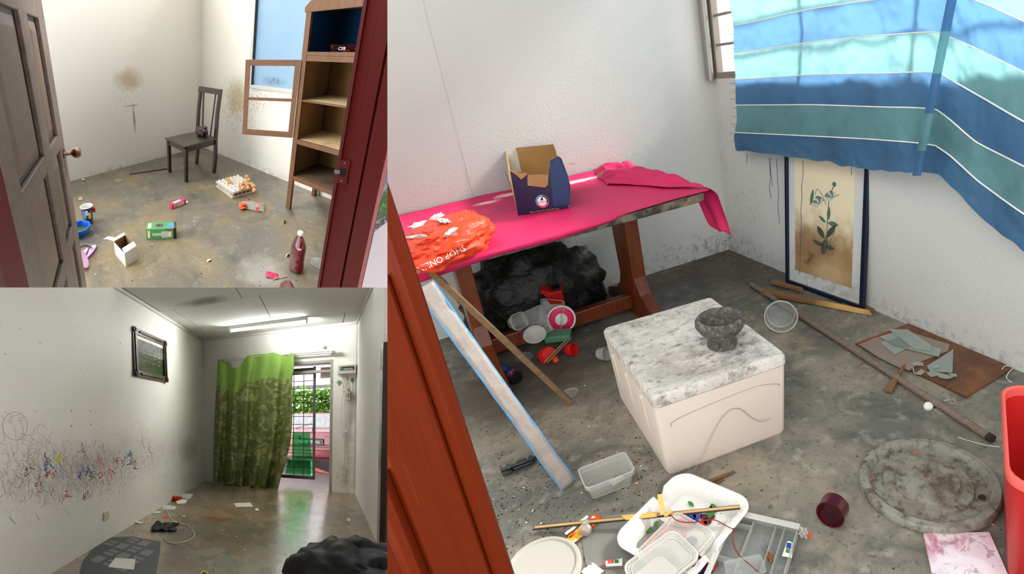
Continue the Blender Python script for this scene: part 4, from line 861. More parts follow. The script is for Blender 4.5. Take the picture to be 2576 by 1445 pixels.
build(MB().tube(spline([F(1845, 1332, .066), F(1842, 1350, .06), F(1848, 1378, .058), F(1862, 1400, .056), F(1885, 1420, .055), F(1915, 1446, .05)], 6), .0018, 6), 'strand', 'red_wire', rw, smooth=60)
build(wad((.006, .005, .004), 2, .4, nu=10, nv=6), 'knot', 'red_wire', rw, mtx=T(*F(1846, 1331, .068)))
# ---- clear compartment organizer
oa, ob_, oc, od_ = F(1868, 1290, .035), F(2010, 1322, .035), F(1985, 1475, .035), F(1740, 1455, .035)
oc_ = (oa+ob_)/2; ox = (ob_-oa); ox.z = 0; wO = ox.length+.03; ox.normalize(); oy = V((ox.y, -ox.x, 0)); lenO = .30
oy = (oy*.94-ox*.34).normalized() if False else oy
og = thing('organizer', 'clear plastic compartment organizer box beside the fruit tray', 'organizer', (oc_.x, oc_.y, 0))
mo_ = frame((oc_.x, oc_.y, .002), ox, -oy) @ T(-.015, -lenO/2, 0)
def obox(a, b, nm='wall'): build(MB().span(a, b), nm, 'clear_plastic' if nm == 'floor_plate' else 'frosted_plastic' if nm != 'top_lip' else 'plastic_edge', og, mtx=mo_, bevel=.0006)
hO = .034
obox((-wO/2, -lenO/2, 0), (wO/2, lenO/2, .002), 'floor_plate'); 
for a, b in (((-wO/2, -lenO/2, .0021), (-wO/2+.003, lenO/2, hO)), ((wO/2-.003, -lenO/2, .0021), (wO/2, lenO/2, hO)), ((-wO/2+.0031, lenO/2-.003, .0021), (wO/2-.0031, lenO/2, hO)), ((-wO/2+.0031, -lenO/2, .0021), (wO/2-.0031, -lenO/2+.003, hO))): obox(a, b)
for x in (-wO*.17, wO*.17, wO*.30): obox((x, -lenO/2+.0031, .0021), (x+.002, lenO/2-.0031, hO*.8), 'divider')
for y in (-lenO*.12, lenO*.36): obox((-wO/2+.0031, y, .0021), (-wO*.17-.0001, y+.002, hO*.8), 'divider')
obox((-wO/2-.004, lenO/2-.02, hO+.0001), (wO/2+.004, lenO/2+.004, hO+.003), 'top_lip'); obox((-wO/2-.006, -lenO/2, hO+.0001), (-wO/2+.012, lenO/2-.0201, hO+.003), 'top_lip')
a, b = F(1988, 1362, .02), F(1980, 1398, .02); mtp = frame(a, b-a, V((0, 0, 1)).cross(b-a)); toothpaste(mtp, (b-a).length*1.1, 'slim white tube with a green cap standing in the organizer', 'green_print', a)
mat('roach_brown', (126, 62, 22), .25, coat=.5)
c = F(1935, 1400, .012); rc_ = thing('dead_cockroach', 'brown dead cockroach in the middle compartment of the organizer', 'insect', c)
mrc = T(*c) @ RZ(78)
build(MB().ball((0, 0, 0), (.022, .008, .005), 16, 10), 'body', 'roach_brown', rc_, mtx=mrc, smooth=60)
for s_ in (-1, 1):
    build(MB().ball((-.004, s_*.004, .003), (.018, .004, .002), 12, 6), 'wing', 'roach_brown', rc_, mtx=mrc, smooth=60)
    build(MB().tube([(.02, s_*.002, .002), (.032, s_*.008, .002), (.044, s_*.006, .001)], .0006, 4), 'antenna', 'soil', rc_, mtx=mrc)
c = F(2020, 1335, .03); pb2 = thing('plastic_scrap', 'torn clear plastic scrap with an orange tip at the organizer corner', 'scrap', (c.x, c.y, 0))
build(wad((.018, .025, .016), 9, .8), 'film', 'milky_plastic', pb2, mtx=T(c.x, c.y, .022), smooth=50); build(MB().prism([(0, 0), (.03, -.008), (.034, .008), (.006, .014)], 0, .003), 'orange_tip', 'orange_plastic', pb2, mtx=T(*F(2018, 1352)) @ RZ(-20))
c = F(1875, 1440, .04); build(tub(.10, .05, .025, .01, .11, .06), 'blister_pack', 'clear_plastic', mtx=T(c.x, c.y, .04) @ RZ(-20), smooth=30, label='clear blister tray lying across the near end of the organizer', cat='tray')
mat('dark_wrapper', (40, 26, 40), .4, layers=[('n', 30, .5, .54, (160, 30, 30), .9), ('n', 26, .58, .62, (30, 70, 130), .9, dict(off=(3, 2, 0)))])
c = F(1762, 1425, .01); build(sheet(.07, .09, .03, 3, 6), 'dark_wrapper', 'dark_wrapper', mtx=T(c.x, c.y, .0) @ RZ(30), smooth=40, solid=.001, label='crumpled dark snack wrapper between the fruit tray and organizer', cat='wrapper')
# ---- leaning timber and foil strip, toy car
mat('old_timber', (120, 95, 66), .75, layers=[('w', (1, 12, 12), 5, .4, .68, (96, 74, 52), .8), ('n', 7, .58, .72, (70, 54, 40), .7)])
a, b = F(1437, 1018), RR.Y(1050, 652, -1.24); d_ = (b-a)
build(MB().bar(a+V((0, 0, .012))-d_.normalized()*.0, a+d_*1.03, .03, .026), 'timber_batten', 'old_timber', bevel=.003, label='weathered square timber batten leaning against the table edge', cat='batten', clip=RC)
mat('foil_grey', (168, 158, 150), .45, metal=.25, layers=[('n', 8, .45, .7, (150, 136, 128), .6)], bump=(14, .5, .01)); mat('foil_blue', (70, 150, 214), .5)
a, b = F(1432, 1226), RR.at(1085, 745, 1.95); d_ = b-a; side_ = d_.cross(V(RR.p)-a).normalized(); nf = side_.cross(d_).normalized()
if nf.dot(V(RR.p)-a) < 0: nf = -nf
fs_ = thing('foil_strip', 'long silver foil covered board strip with blue edges leaning by the door jamb', 'board', a)
mfs = frame(a+V((0, 0, .006)), d_, side_); wS = .062
build(MB().grid(lambda u, v: (u*d_.length*1.04, (v-.5)*wS*(1-.12*math.sin(u*3))+.003*nz((u*9, v, 0)), .003*nz((u*14, v*4, 2))), 60, 4), 'foil_face', 'foil_grey', fs_, mtx=mfs, smooth=60, solid=.006, clip=RC)
for s_ in (-1, 1): build(MB().tube([(u/40*d_.length*1.04, s_*wS/2*(1-.12*math.sin(u/40*3))+.003*nz((u/40*9, (s_+1)/2, 0)), .001) for u in range(41)], .0042, 6), 'blue_edge', 'foil_blue', fs_, mtx=mfs, clip=RC)
c = F(1306, 1172); tc_ = thing('toy_car', 'broken black toy car lying on its side by the foil strip', 'toy car', c)
a, b = F(1256, 1182, .03), F(1352, 1146, .03); mcar = frame((a+b)/2-V((0, 0, .008)), b-a, V((0, 0, 1)).cross(b-a)) @ RX(-40)
Lc = (b-a).length*.96
build(MB().prism([(-Lc/2, -.024), (-Lc*.25, -.026), (Lc*.4, -.026), (Lc/2, -.018), (Lc/2, .018), (Lc*.4, .026), (-Lc*.25, .026), (-Lc/2, .024)], -.006, .006), 'chassis', 'black_plastic', tc_, mtx=mcar, bevel=.002)
build(MB().hexa([(-Lc*.48, -.024, -.022), (-Lc*.22, -.024, -.022), (-Lc*.22, .024, -.022), (-Lc*.48, .024, -.022), (-Lc*.46, -.02, -.0061), (-Lc*.24, -.02, -.0061), (-Lc*.24, .02, -.0061), (-Lc*.46, .02, -.0061)]), 'cab', 'black_plastic', tc_, mtx=mcar, bevel=.002)
build(MB().span((-Lc*.18, -.02, -.018), (Lc*.36, .02, -.0061)), 'bed', 'black_plastic', tc_, mtx=mcar, bevel=.003); build(MB().span((-Lc*.05, -.012, .0061), (Lc*.2, .012, .014)), 'gear_case', 'black_plastic', tc_, mtx=mcar, bevel=.002)
for x in (-Lc*.27, Lc*.33):
    build(MB().tube([(x, -.034, .004), (x, .034, .004)], .002, 6), 'axle', 'soil', tc_, mtx=mcar)
    for s_ in (-1, 1): build(MB().tube([(x, s_*.028, .004), (x, s_*.036, .004)], .011, 16), 'wheel', 'black_plastic', tc_, mtx=mcar, smooth=40)
# ---- black rubbish sack under the table and the toys spilling from it
def sack(u, v):
    g = 2*PI*u; th = PI*v; x, y, z = math.sin(th)*math.cos(g), math.sin(th)*math.sin(g), math.cos(th)
    k = 1+.34*(noise.turbulence(V((x*1.7+4, y*1.7, z*1.7)), 4, True)-.4); return (-1.60+x*.44*k, -.285+y*.23*k, max(.004, .22+z*.32*k))
bk = thing('rubbish_sack', 'dusty black rubbish sack slumped under the table', 'sack', (-1.6, -.285, 0))
mat('sack_black', (17, 18, 16), .5, layers=[('n', 9, .5, .7, (28, 27, 24), .7, dict(detail=7)), ('n', 50, .68, .74, (90, 86, 78), .5)], bump=(14, .8, .03))
build(MB().grid(sack, 54, 34), 'sack_body', 'sack_black', bk, smooth=70)
build(MB().grid(lambda u, v: (lambda q: (-1.30+q[0], -.36+q[1], max(.006, .13+q[2])))([t*(1+.5*(noise.turbulence(V((u*5, v*4, 7)), 3, True)-.4)) for t in (.12*math.sin(PI*v)*math.cos(2*PI*u), .10*math.sin(PI*v)*math.sin(2*PI*u), .13*math.cos(PI*v))]), 26, 18), 'sack_mouth', 'black_bag', bk, smooth=60)
def atp(px, py, y): return RR.Y(px, py, y)
def toward(p, tilt=0.0):
    d = V(RR.p)-p; d.z *= .5; d.normalize(); d.z += tilt; return d.to_track_quat('Z', 'Y').to_matrix().to_4x4()
mat('red_toy', (150, 16, 16), .45); mat('pink_toy', (214, 30, 84), .4); mat('green_toy', (72, 120, 96), .4)
q = atp(1412, 803, -.60); sp = thing('pink_reel', 'pink and white round plastic reel leaning on the rubbish sack', 'reel', q); mq = T(*q) @ toward(q, -.1)
build(MB().lathe([(.03, -.02), (.074, -.02), (.082, -.014), (.082, -.008), (.074, -.004), (.045, .002), (.03, .0), (.03, -.02)], 36), 'reel_disc', 'pink_toy', sp, mtx=mq, smooth=40)
build(MB().lathe([(.074, .0), (.082, -.004), (.085, .002), (.082, .008), (.074, .006), (.074, .0)], 36), 'rim', 'paper_white', sp, mtx=mq, smooth=40); build(MB().lathe([(0, -.01), (.034, -.01), (.036, .004), (.02, .010), (0, .010)], 28), 'hub', 'paper_white', sp, mtx=mq, smooth=40); build(MB().span((-.002, -.03, .0101), (.002, .03, .0125)), 'slot', 'paper_grey', sp, mtx=mq)
q = atp(1390, 738, -.56); rt_ = thing('red_toy', 'dark red plastic toy block half inside the rubbish sack', 'toy', q); mq = T(*q) @ RZ(-15) @ RX(20)
build(MB().hexa([(-.02, -.03, -.09), (.055, -.03, -.10), (.055, .03, -.10), (-.02, .03, -.09), (-.05, -.03, .03), (.06, -.03, .03), (.06, .03, .03), (-.05, .03, .03)]), 'block', 'red_toy', rt_, mtx=mq, bevel=.008); build(MB().span((-.075, -.025, .0), (-.02, .025, .028)), 'arm', 'red_toy', rt_, mtx=mq @ RY(25), bevel=.006); build(MB().span((.0, -.02, .031), (.05, .02, .045)), 'black_clip', 'black_plastic', rt_, mtx=mq, bevel=.003)
q = atp(1404, 846, -.68); gb = thing('green_box', 'small green plastic box under the pink reel', 'box', (q.x, q.y, q.z)); mq = T(q.x, q.y, q.z) @ RZ(-28) @ RX(10)
build(MB().span((-.075, -.03, -.022), (.075, .03, .014)), 'box_body', 'green_toy', gb, mtx=mq, bevel=.006); build(MB().span((-.079, -.034, .0141), (.079, .034, .024)), 'box_lid', 'green_toy', gb, mtx=mq, bevel=.004)
def tubq(name, px, y, dims, m_, label, rotm, group=None):
    q = atp(*px, y); build(tub(*dims), name, m_, mtx=T(*q) @ rotm, smooth=35, label=label, cat='tub')
q = atp(1352, 800, -.66); tubq('clear_food_box', (1350, 802), -.64, (.10, .15, .05, .015, .115, .165), 'clear_plastic', 'clear rectangular food box standing upright against the sack', toward(q, -.2) @ RZ(12))
tubq('clear_food_box', (1385, 790), -.57, (.12, .17, .05, .015, .13, .18), 'clear_plastic', 'second clear food box behind the upright one', toward(q, 0) @ RZ(-20))
tubq('clear_cup', (1290, 812), -.55, (.07, .07, .09, .03, .09, .09), 'frosted_plastic', 'clear ribbed cup with a purple base beside the food box', RZ(20) @ RX(70))
q = atp(1345, 842, -.70); build(MB().lathe([(0, 0), (.055, 0), (.062, .002), (.064, .006), (.06, .007), (.054, .003), (0, .003)], 36, sx=1, sy=.8), 'oval_cover', 'frosted_plastic', mtx=T(*q) @ toward(q, .5), smooth=40, label='oval clear lid with a small price sticker under the food box', cat='lid')
def mcup(px, z, axis, label, r=.034, h=.05):
    q = F(*px, z); t = thing('measuring_cup', label, 'cup', (q.x, q.y, 0), 'red measuring cups'); mm = T(q.x, q.y, z) @ V(axis).to_track_quat('Z', 'Y').to_matrix().to_4x4()
    build(MB().lathe([(0, -h/2), (r*.85, -h/2), (r*.9, -h/2+.003), (r, h/2), (r*1.06, h/2), (r*1.06, h/2-.003), (r*.93, h/2-.002), (r*.82, -h/2+.004), (0, -h/2+.004)][:3]+[(r, h/2), (r*.94, h/2), (r*.84, -h/2+.004), (0, -h/2+.004)], 30), 'cup_bowl', 'red_plastic', t, mtx=mm, smooth=40); return t, q
t1, q1 = mcup((1378, 893), .036, (-.3, .8, -.5), 'red measuring cup with a striped strap lying bottom up', .045, .06)
t2_, q2 = mcup((1436, 880), .034, (.55, -.8, .25), 'smaller red measuring cup lying open toward the foam box')
a, b = F(1374, 910, .06), F(1432, 850, .07)
for k, m_ in enumerate(('yellow_print', 'black_plastic', 'teal_print', 'orange_plastic')):
    off = V((.006*k-.01, -.004*k, 0)); build(MB().bar(a+off, b+off, .005, .002), 'strap', m_, t1)
build(wad((.018, .022, .016), 4, .3), 'orange_buckle', 'orange_plastic', t1, mtx=T(*F(1398, 905, .03)), smooth=50)
mat('can_blue', (24, 44, 120), .35, layers=[('n', 18, .52, .62, (40, 130, 180), .8, dict(detail=5)), ('n', 14, .56, .62, (120, 120, 30), .7, dict(off=(3, 0, 1)))])
a, b = F(1248, 922, .035), F(1296, 948, .037); can = thing('snack_can', 'blue printed round can with a black cap lying under the table', 'can', (b.x, b.y, 0)); dcn = (b-a).normalized()
build(MB().tube([b-dcn*.20, b-dcn*.01], .0345, 28), 'can_wall', 'can_blue', can, smooth=40); build(MB().tube([b-dcn*.012, b-dcn*.002], .0358, 28), 'rim', 'pink_print', can, smooth=40); build(MB().tube([b-dcn*.002, b+dcn*.014], .037, 28), 'cap', 'black_plastic', can, smooth=40, bevel=.003)
for px, r, lb in (((1435, 990), .04, 'clear round lid flat on the floor at the batten foot'), ((1318, 900), .05, 'clear round lid flat on the floor behind the blue can'), ):
    c = F(*px, .002); build(MB().lathe([(0, .0), (r, 0), (r*1.06, .003), (r*1.06, .008), (r, .008), (r*.95, .003), (0, .002)], 32), 'flat_cover', 'clear_plastic', mtx=T(c.x, c.y, .001), smooth=40, label=lb, cat='lid')
c = F(1508, 892, .03); build(MB().lathe([(0, 0), (.03, 0), (.04, .06), (.037, .06), (.028, .003), (0, .003)], 28), 'plastic_cup', 'frosted_plastic', mtx=T(c.x, c.y, .036) @ RZ(30) @ RX(80), smooth=40, label='clear plastic cup lying behind the foam box corner', cat='cup')
a, b = F(1760, 1222, .008), F(1850, 1186, .008); plank('wood_splinter', a, b, .02, .01, 'long wood splinter tucked under the foam box front edge', taper=.4)
a, b = F(1772, 1232, .006), F(1822, 1206, .006); plank('wood_splinter', a, b, .012, .008, 'pale short splinter beside the foam box front edge', taper=.3)
# ---- crumbs and flakes on the concrete
def plc(r):
    k = r.random()
    if k < .42: p = F(r.gauss(1340, 110), r.gauss(1270, 90))
    elif k < .55: p = F(r.gauss(1600, 50), r.gauss(1190, 60))
    elif k < .68: t = r.random(); p = V((-.02-abs(r.gauss(0, .09)), -.9*t, 0))
    elif k < .78: p = V((-2.0*r.random(), -.02-abs(r.gauss(0, .06)), 0))
    else: p = F(r.uniform(1250, 2550), r.uniform(800, 1440))
    return (p.x, p.y, .0005), r.choices((0, 1, 2, 3, 4), (10, 5, 1, .3, .5))[0]
def okp(r):
    while True:
        p, m_ = plc(r); q = V(p)
        if (q-V(RR.p)).length < 8 and q.x < -.006 and q.y < -.006: return p, m_
build(bits(1300, okp, lambda r: r.choice((.0025, .003, .004, .006)), 11), 'floor_debris', ['soil', 'soil_brown', 'chip_white', 'chip_red', 'chip_tan'], label='crumbs and flakes of dirt scattered on the right room floor', cat='debris', kind='stuff', clip=RC)

# ================================================================== UPPER LEFT ROOM
use(RT); F = RT.f
# ---- window with blue film in the right wall
mat('blue_film', (200, 226, 246), .12, trl=.7, coat=.3, layers=[('n', 2.2, .4, .7, (214, 234, 250), .6), ('m', (.03, -1.25, 1.12), (.2, .2, .06), (96, 106, 118), .6, 30, .4, .6)]); mat('win_white', (214, 212, 204), .5)
w2 = thing('window_2', None, None, (.02, -1.6, 1.05), kind='structure')
y0, y1, z0, z1 = TW['y0'], TW['y1'], TW['z0'], TW['z1']
build(MB().span((.035, y1, z0), (.041, y0, z1)), 'pane', 'blue_film', w2, clip=TLC)
for a, b in (((-.012, y0-.028, z0-.02), (.06, y0+.012, z1)), ((-.02, y1, z0-.035), (.06, y0-.0281, z0+.002)), ((-.012, y1-.02, z0), (.06, y1+.028, z1))): build(MB().span(a, b), 'window_frame', 'win_white', w2, clip=TLC, bevel=.003)
build(MB().span((.0, y0-.036, z0+.0021), (.03, y0-.0282, z1)), 'gasket', 'black_plastic', w2, clip=TLC)
# ---- panelled door standing open
mat('door_wood', (98, 84, 74), .5, layers=[('w', (9, 9, 1.1), 3.2, .38, .68, (70, 54, 44), .8), ('n', 2, .45, .7, (122, 108, 98), .6, dict(st=(1, 1, .5)))], bump=(30, .25, .003, dict(st=(2, 2, .3)))); mat('door_groove', (44, 26, 20), .5)
mat('door_panel', (92, 76, 66), .45, layers=[('w', (10, 10, 1), 3, .36, .7, (74, 52, 38), .8), ('n', 1.6, .45, .7, (122, 92, 66), .7, dict(st=(1, 1, .4)))])
P0 = V((-2.386, -1.807, 0)); H0 = V((-2.72, -2.60, 0)); md = frame(H0, P0-H0, V((0, 0, 1)))   # x along leaf, y up, z out
if md.to_3x3().col[2].dot(V(RT.p)-P0) < 0: raise Exception('door')
d2 = thing('door_2', None, None, P0, kind='structure')
LW = (H0-P0).length; cols = [(.115, .295), (.395, .70)]; cols = [(LW-b, LW-a) for a, b in cols][::-1]; rws = [(.10, .52), (.60, 1.03), (1.10, 1.62), (1.70, 1.96)]
build(MB().span((0, .01, -.036), (LW, 2.06, -.018)), 'core', 'door_groove', d2, mtx=md, clip=TLC)
for a, b in ((0, cols[0][0]), (cols[0][1], cols[1][0]), (cols[1][1], LW)): build(MB().span((a, .01, -.0179), (b, 2.06, 0)), 'stile', 'door_wood', d2, mtx=md, bevel=.003, clip=TLC)
zr = [.01]+[q for r in rws for q in r]+[2.06]
for ca, cb in cols:
    for k in range(0, len(zr), 2): build(MB().span((ca+.0002, zr[k], -.0179), (cb-.0002, zr[k+1], -.0005)), 'rail', 'door_wood', d2, mtx=md, bevel=.003, clip=TLC)
    for ra, rb in rws:
        e = .055; g = .018
        build(MB().hexa([(ca+g, ra+g, -.0178), (cb-g, ra+g, -.0178), (cb-g, rb-g, -.0178), (ca+g, rb-g, -.0178), (ca+e, ra+e, -.006), (cb-e, ra+e, -.006), (cb-e, rb-e, -.006), (ca+e, rb-e, -.006)]), 'raised_panel', 'door_panel', d2, mtx=md, clip=TLC)
mat('knob_bronze', (120, 82, 62), .2, metal=1)
build(MB().lathe([(0, 0), (.028, 0), (.028, .006), (.012, .012), (.010, .035), (.018, .042), (.027, .052), (.029, .064), (.026, .076), (.018, .082), (0, .083)], 28), 'door_knob', 'knob_bronze', d2, mtx=md @ T(LW-.05, .985, 0), smooth=40)
build(MB().lathe([(0, 0), (.028, 0), (.028, .006), (.012, .012), (.010, .035), (.018, .042), (.027, .052), (.029, .064), (.026, .076), (.018, .082), (0, .083)], 28), 'door_knob', 'knob_bronze', d2, mtx=md @ T(LW-.05, .985, -.037) @ RX(180), smooth=40)
# ---- red door frame, left and right
mat('frame_red', (92, 22, 18), .55, spec=.2, layers=[('n', 40, .5, .7, (80, 17, 14), .5)]); mat('frame_light', (168, 96, 96), .4); mat('wall_pink', (214, 204, 212), .6)
pj = F(70, 708, .92); build(MB().prism([(pj.x, pj.y), (pj.x-.03, pj.y+.06), (pj.x-.35, pj.y+.10), (pj.x-.40, pj.y-.06), (pj.x-.06, pj.y-.05), (pj.x-.045, pj.y-.02)], 0, 2.2), 'door_frame', 'frame_red', clip=TLC, kind='structure', bevel=.004)
J = F(845, 430, .985); vd = (J-V(RT.p)); vd.z = 0; vd.normalize(); rt = V((vd.y, -vd.x, 0)); mjr = frame((J.x, J.y, 0), rt, -vd)
d3 = thing('door_3', None, None, (J.x, J.y, 0), kind='structure')
sg = mjr.to_3x3().col[2].z; zz = (lambda a, b: (a, b)) if sg > 0 else (lambda a, b: (-b, -a))
for nm, pf in (('jamb_lip', [(0, -.03), (0, 0), (.012, .002), (.014, -.03)]), ('jamb_board', [(.014, -.03), (.014, -.004), (.052, -.004), (.052, -.03)]), ('jamb_board', [(.0521, -.03), (.0521, -.001), (.096, -.001), (.096, -.03)]), ('jamb_stop', [(.0961, -.03), (.0961, -.012), (.104, -.012), (.106, .004), (.165, .004), (.165, -.03)]), ('jamb_edge', [(.1651, -.03), (.1651, .002), (.182, -.004), (.184, -.03)])):
    build(MB().prism(pf, *zz(.0, 2.2)), nm, 'frame_light' if nm == 'jamb_edge' else 'frame_red', d3, mtx=mjr, bevel=.0015, clip=TLC)
up_ = 1 if sg > 0 else -1
zk = .985
def jm(x, z, y=0.0): return mjr @ V((x, y, up_*z))
sp2 = build(MB().span((.006, -.003, up_*(zk-.055)), (.048, .0015, up_*(zk+.055))), 'strike_plate', 'frame_red', d3, mtx=mjr, bevel=.001)
build(MB().span((.016, .0016, up_*(zk-.018)), (.036, .003, up_*(zk+.018))), 'latch_hole', 'black_plastic', sp2, mtx=mjr); build(MB().span((-.006, .0016, up_*(zk-.010)), (.0155, .004, up_*(zk+.006))), 'latch_tongue', 'alu', sp2, mtx=mjr)
for dz in (-.042, .042): build(MB().lathe([(0, 0), (.004, 0), (.003, .0015), (0, .002)], 10), 'screw', 'frame_light', sp2, mtx=mjr @ T(.028, .0016, up_*(zk+dz)) @ RX(-90))
build(MB().span((.1842, -.03, min(0, up_*2.2)), (.75, -.006, max(0, up_*2.2))), 'wall_front', 'wall_pink', mtx=mjr, clip=TLC, kind='structure')
mat('poster_print', (70, 110, 62), .4, layers=[('b', 2, -9, -.955 if up_ < 0 else 9, (70, 110, 62), 0), ('n', 60, .5, .6, (120, 160, 110), .7), ('n', 30, .56, .62, (60, 66, 62), .6)]); mat('poster_sky', (150, 158, 170), .4, layers=[('n', 14, .45, .6, (110, 116, 126), .7)]); mat('poster_rock', (82, 78, 84), .5, layers=[('n', 70, .5, .56, (170, 166, 170), .8)])
wp = lambda x, y: RT.pln(x, y, mjr @ V((.3, -.0055, 0)), mjr.to_3x3().col[1])
po = thing('wall_poster', 'landscape poster of a green hill on the wall outside the red frame', 'poster', wp(960, 520))
nj = mjr.to_3x3().col[1]
for nm, pts, m_ in (('sky', ((990, 380), (968, 452), (958, 505), (966, 480), (990, 460)), 'poster_sky'), ('hill', ((990, 460), (966, 480), (956, 508), (948, 556), (968, 545), (990, 530)), 'poster_print'), ('rocks', ((948, 556), (990, 530), (990, 545), (941, 583)), 'poster_rock')):
    build(extr(MB(), [wp(*q) for q in pts], nj, .0008), nm, m_, po, clip=TLC)
# ---- chair with a rag
mat('chair_wood', (26, 18, 16), .4, coat=.1, layers=[('n', 40, .66, .74, (90, 80, 70), .4)]); mat('chair_seat', (50, 36, 29), .4, coat=.1, layers=[('m', (0, -.02, .45), (.18, .14, .2), (176, 168, 150), .8, 40, .52, .62), ('n', 3, .4, .7, (44, 32, 26), .6)])
chx, chy = -.71, -.69; ch = thing('dining_chair', 'dark brown wooden dining chair with a slatted back in the corner', 'chair', (chx, chy, 0))
yl, yr, xb_, xf = -.505, -.862, -.478, -.942
for y in (yl, yr): build(MB().hexa([(xf-.002, y-.018, 0), (xf+.030, y-.018, 0), (xf+.030, y+.018, 0), (xf-.002, y+.018, 0), (xf-.006, y-.022, .415), (xf+.036, y-.022, .415), (xf+.036, y+.022, .415), (xf-.006, y+.022, .415)]), 'leg', 'chair_wood', ch, bevel=.003)
for y, tp in ((yl, RT.Y(497, 226, yl)), (yr, RT.Y(553, 234, yr))):
    pts = [(xb_-.02, 0), (xb_, .2), (xb_-.002, .45), (xb_+.02, .75), (xb_+.06, 1.02)]
    mb = MB()
    for (xa_, za), (xc_, zc_) in zip(pts, pts[1:]): mb.hexa([(xa_-.018, y-.018, za), (xa_+.018, y-.018, za), (xa_+.018, y+.018, za), (xa_-.018, y+.018, za), (xc_-.017, y-.018, zc_), (xc_+.017, y-.018, zc_), (xc_+.017, y+.018, zc_), (xc_-.017, y+.018, zc_)])
    build(mb, 'leg', 'chair_wood', ch)
build(MB().prism([(xf-.02, yr-.03), (xb_+.012, yr-.02), (xb_+.012, yl+.02), (xf-.02, yl+.03)], .432, .452), 'seat', 'chair_seat', ch, bevel=.005, mtx=None)
for a, b in (((xf+.03, yr-.012, .37), (xb_-.018, yr+.012, .431)), ((xf+.03, yl-.012, .37), (xb_-.018, yl+.012, .431)), ((xf, yr+.022, .37), (xf+.024, yl-.022, .431)), ((xb_-.012, yr+.018, .37), (xb_+.012, yl-.018, .431))): build(MB().span(a, b), 'apron', 'chair_wood', ch, bevel=.002)
build(MB().hexa([(xb_+.030, yr-.03, .965), (xb_+.055, yr-.03, .965), (xb_+.055, yl+.03, .965), (xb_+.030, yl+.03, .965), (xb_+.045, yr-.03, 1.03), (xb_+.07, yr-.03, 1.03), (xb_+.07, yl+.03, 1.03), (xb_+.045, yl+.03, 1.03)]), 'top_rail', 'chair_wood', ch, bevel=.003)
for ya, yb in ((yl-.10, yl-.07), (yr+.10, yr+.065)): build(MB().bar((xb_, ya, .45), (xb_+.043, yb, .967), .012, .016, up=(1, 0, 0)), 'back_slat', 'chair_wood', ch, bevel=.002)
mat('rag_grey', (92, 76, 72), .85, layers=[('n', 8, .4, .65, (64, 52, 52), .7), ('n', 30, .68, .72, (220, 216, 210), .6)], bump=(14, .8, .02))
rq = F(519, 322, .50); build(wad((.075, .085, .075), 8, .34, 2.0, 40, 24, flat=-.056), 'grey_rag', 'rag_grey', mtx=T(-.56, -.69, .512) @ RZ(20), smooth=60, label='crumpled grey brown rag lying on the chair seat', cat='rag')
# ---- open wooden cabinet
mat('cab_wood', (116, 76, 42), .55, layers=[('w', (6, 6, 1.2), 5, .38, .68, (98, 60, 32), .8)]); mat('cab_side', (96, 62, 38), .6, layers=[('w', (6, 6, 1), 4, .4, .7, (70, 44, 28), .7)]); mat('cab_ply', (156, 122, 78), .6, layers=[('w', (3, 3, .6), 3, .4, .7, (126, 92, 54), .7)]); mat('cab_shelf', (196, 172, 128), .6, layers=[('n', 7, .55, .72, (140, 116, 82), .7), ('m', (0, 0, 0), (9, 9, 9), (70, 56, 44), .6, 24, .62, .7)]); mat('cab_blue', (28, 74, 110), .45, layers=[('n', 3, .4, .7, (22, 60, 92), .6)]); mat('shelf_dark', (92, 72, 54), .7, layers=[('n', 10, .45, .65, (60, 46, 36), .7)])
ft_ = V((-.508, -1.93, 0)); zq = lambda x, y: RT.h(ft_, x, y); yA, yB = -1.93, -2.72; xF, xK = -.508, -.03
cb = thing('open_cabinet', 'tall open wooden cabinet with shelves and one glassless door', 'cabinet', (-.27, -2.3, 0))
def cbx(nm, a, b, m_, par=None, bv=.002): return build(MB().span(a, b), nm, m_, par or cb, bevel=bv, clip=TLC)
ztp = 1.80
cbx('stile', (xF, yA-.045, 0), (xF+.03, yA, ztp), 'cab_wood'); cbx('stile', (xF, yB, 0), (xF+.03, yB+.045, ztp), 'cab_wood')
cbx('side_panel', (xF+.0302, yA-.012, .30), (xK, yA-.0002, ztp-.02), 'cab_side'); cbx('side_panel', (xF+.0302, yB+.0002, .30), (xK, yB+.012, ztp-.02), 'cab_side')
cbx('inner_lining', (xF+.0304, yA-.0165, .31), (xK-.03, yA-.0122, 1.40), 'cab_ply'); cbx('blue_lining', (xF+.0304, yA-.0165, 1.44), (xK-.03, yA-.0122, ztp-.04), 'cab_blue')
cbx('back_panel', (xK-.012, yB+.0122, .30), (xK, yA-.0122, 1.42), 'cab_ply'); cbx('blue_back', (xK-.014, yB+.0122, 1.4202), (xK, yA-.0122, ztp-.02), 'cab_blue')
cbx('leg', (xK-.05, yA-.045, 0), (xK, yA-.0122, .2998), 'cab_wood'); cbx('leg', (xK-.05, yB+.0122, 0), (xK, yB+.045, .2998), 'cab_wood')
for k, (z, m_) in enumerate(((.345, 'shelf_dark'), (.70, 'cab_shelf'), (1.05, 'cab_shelf'), (1.412, 'cab_blue'))):
    cbx('shelf', (xF+.0306, yB+.0170, z), (xK-.015, yA-.0170, z+.014), m_)
    if k != 2: cbx('shelf_rail', (xF+.002, yB+.0452, z-.03), (xF+.028, yA-.0452, z+.012), 'cab_wood')
cbx('shelf_rail', (xF+.004, yB+.0452, 1.052), (xF+.028, yA-.0452, 1.066), 'cab_wood'); cbx('shelf_rail', (xF+.002, yB+.0452, 1.425), (xF+.028, yA-.0452, 1.455), 'cab_wood')
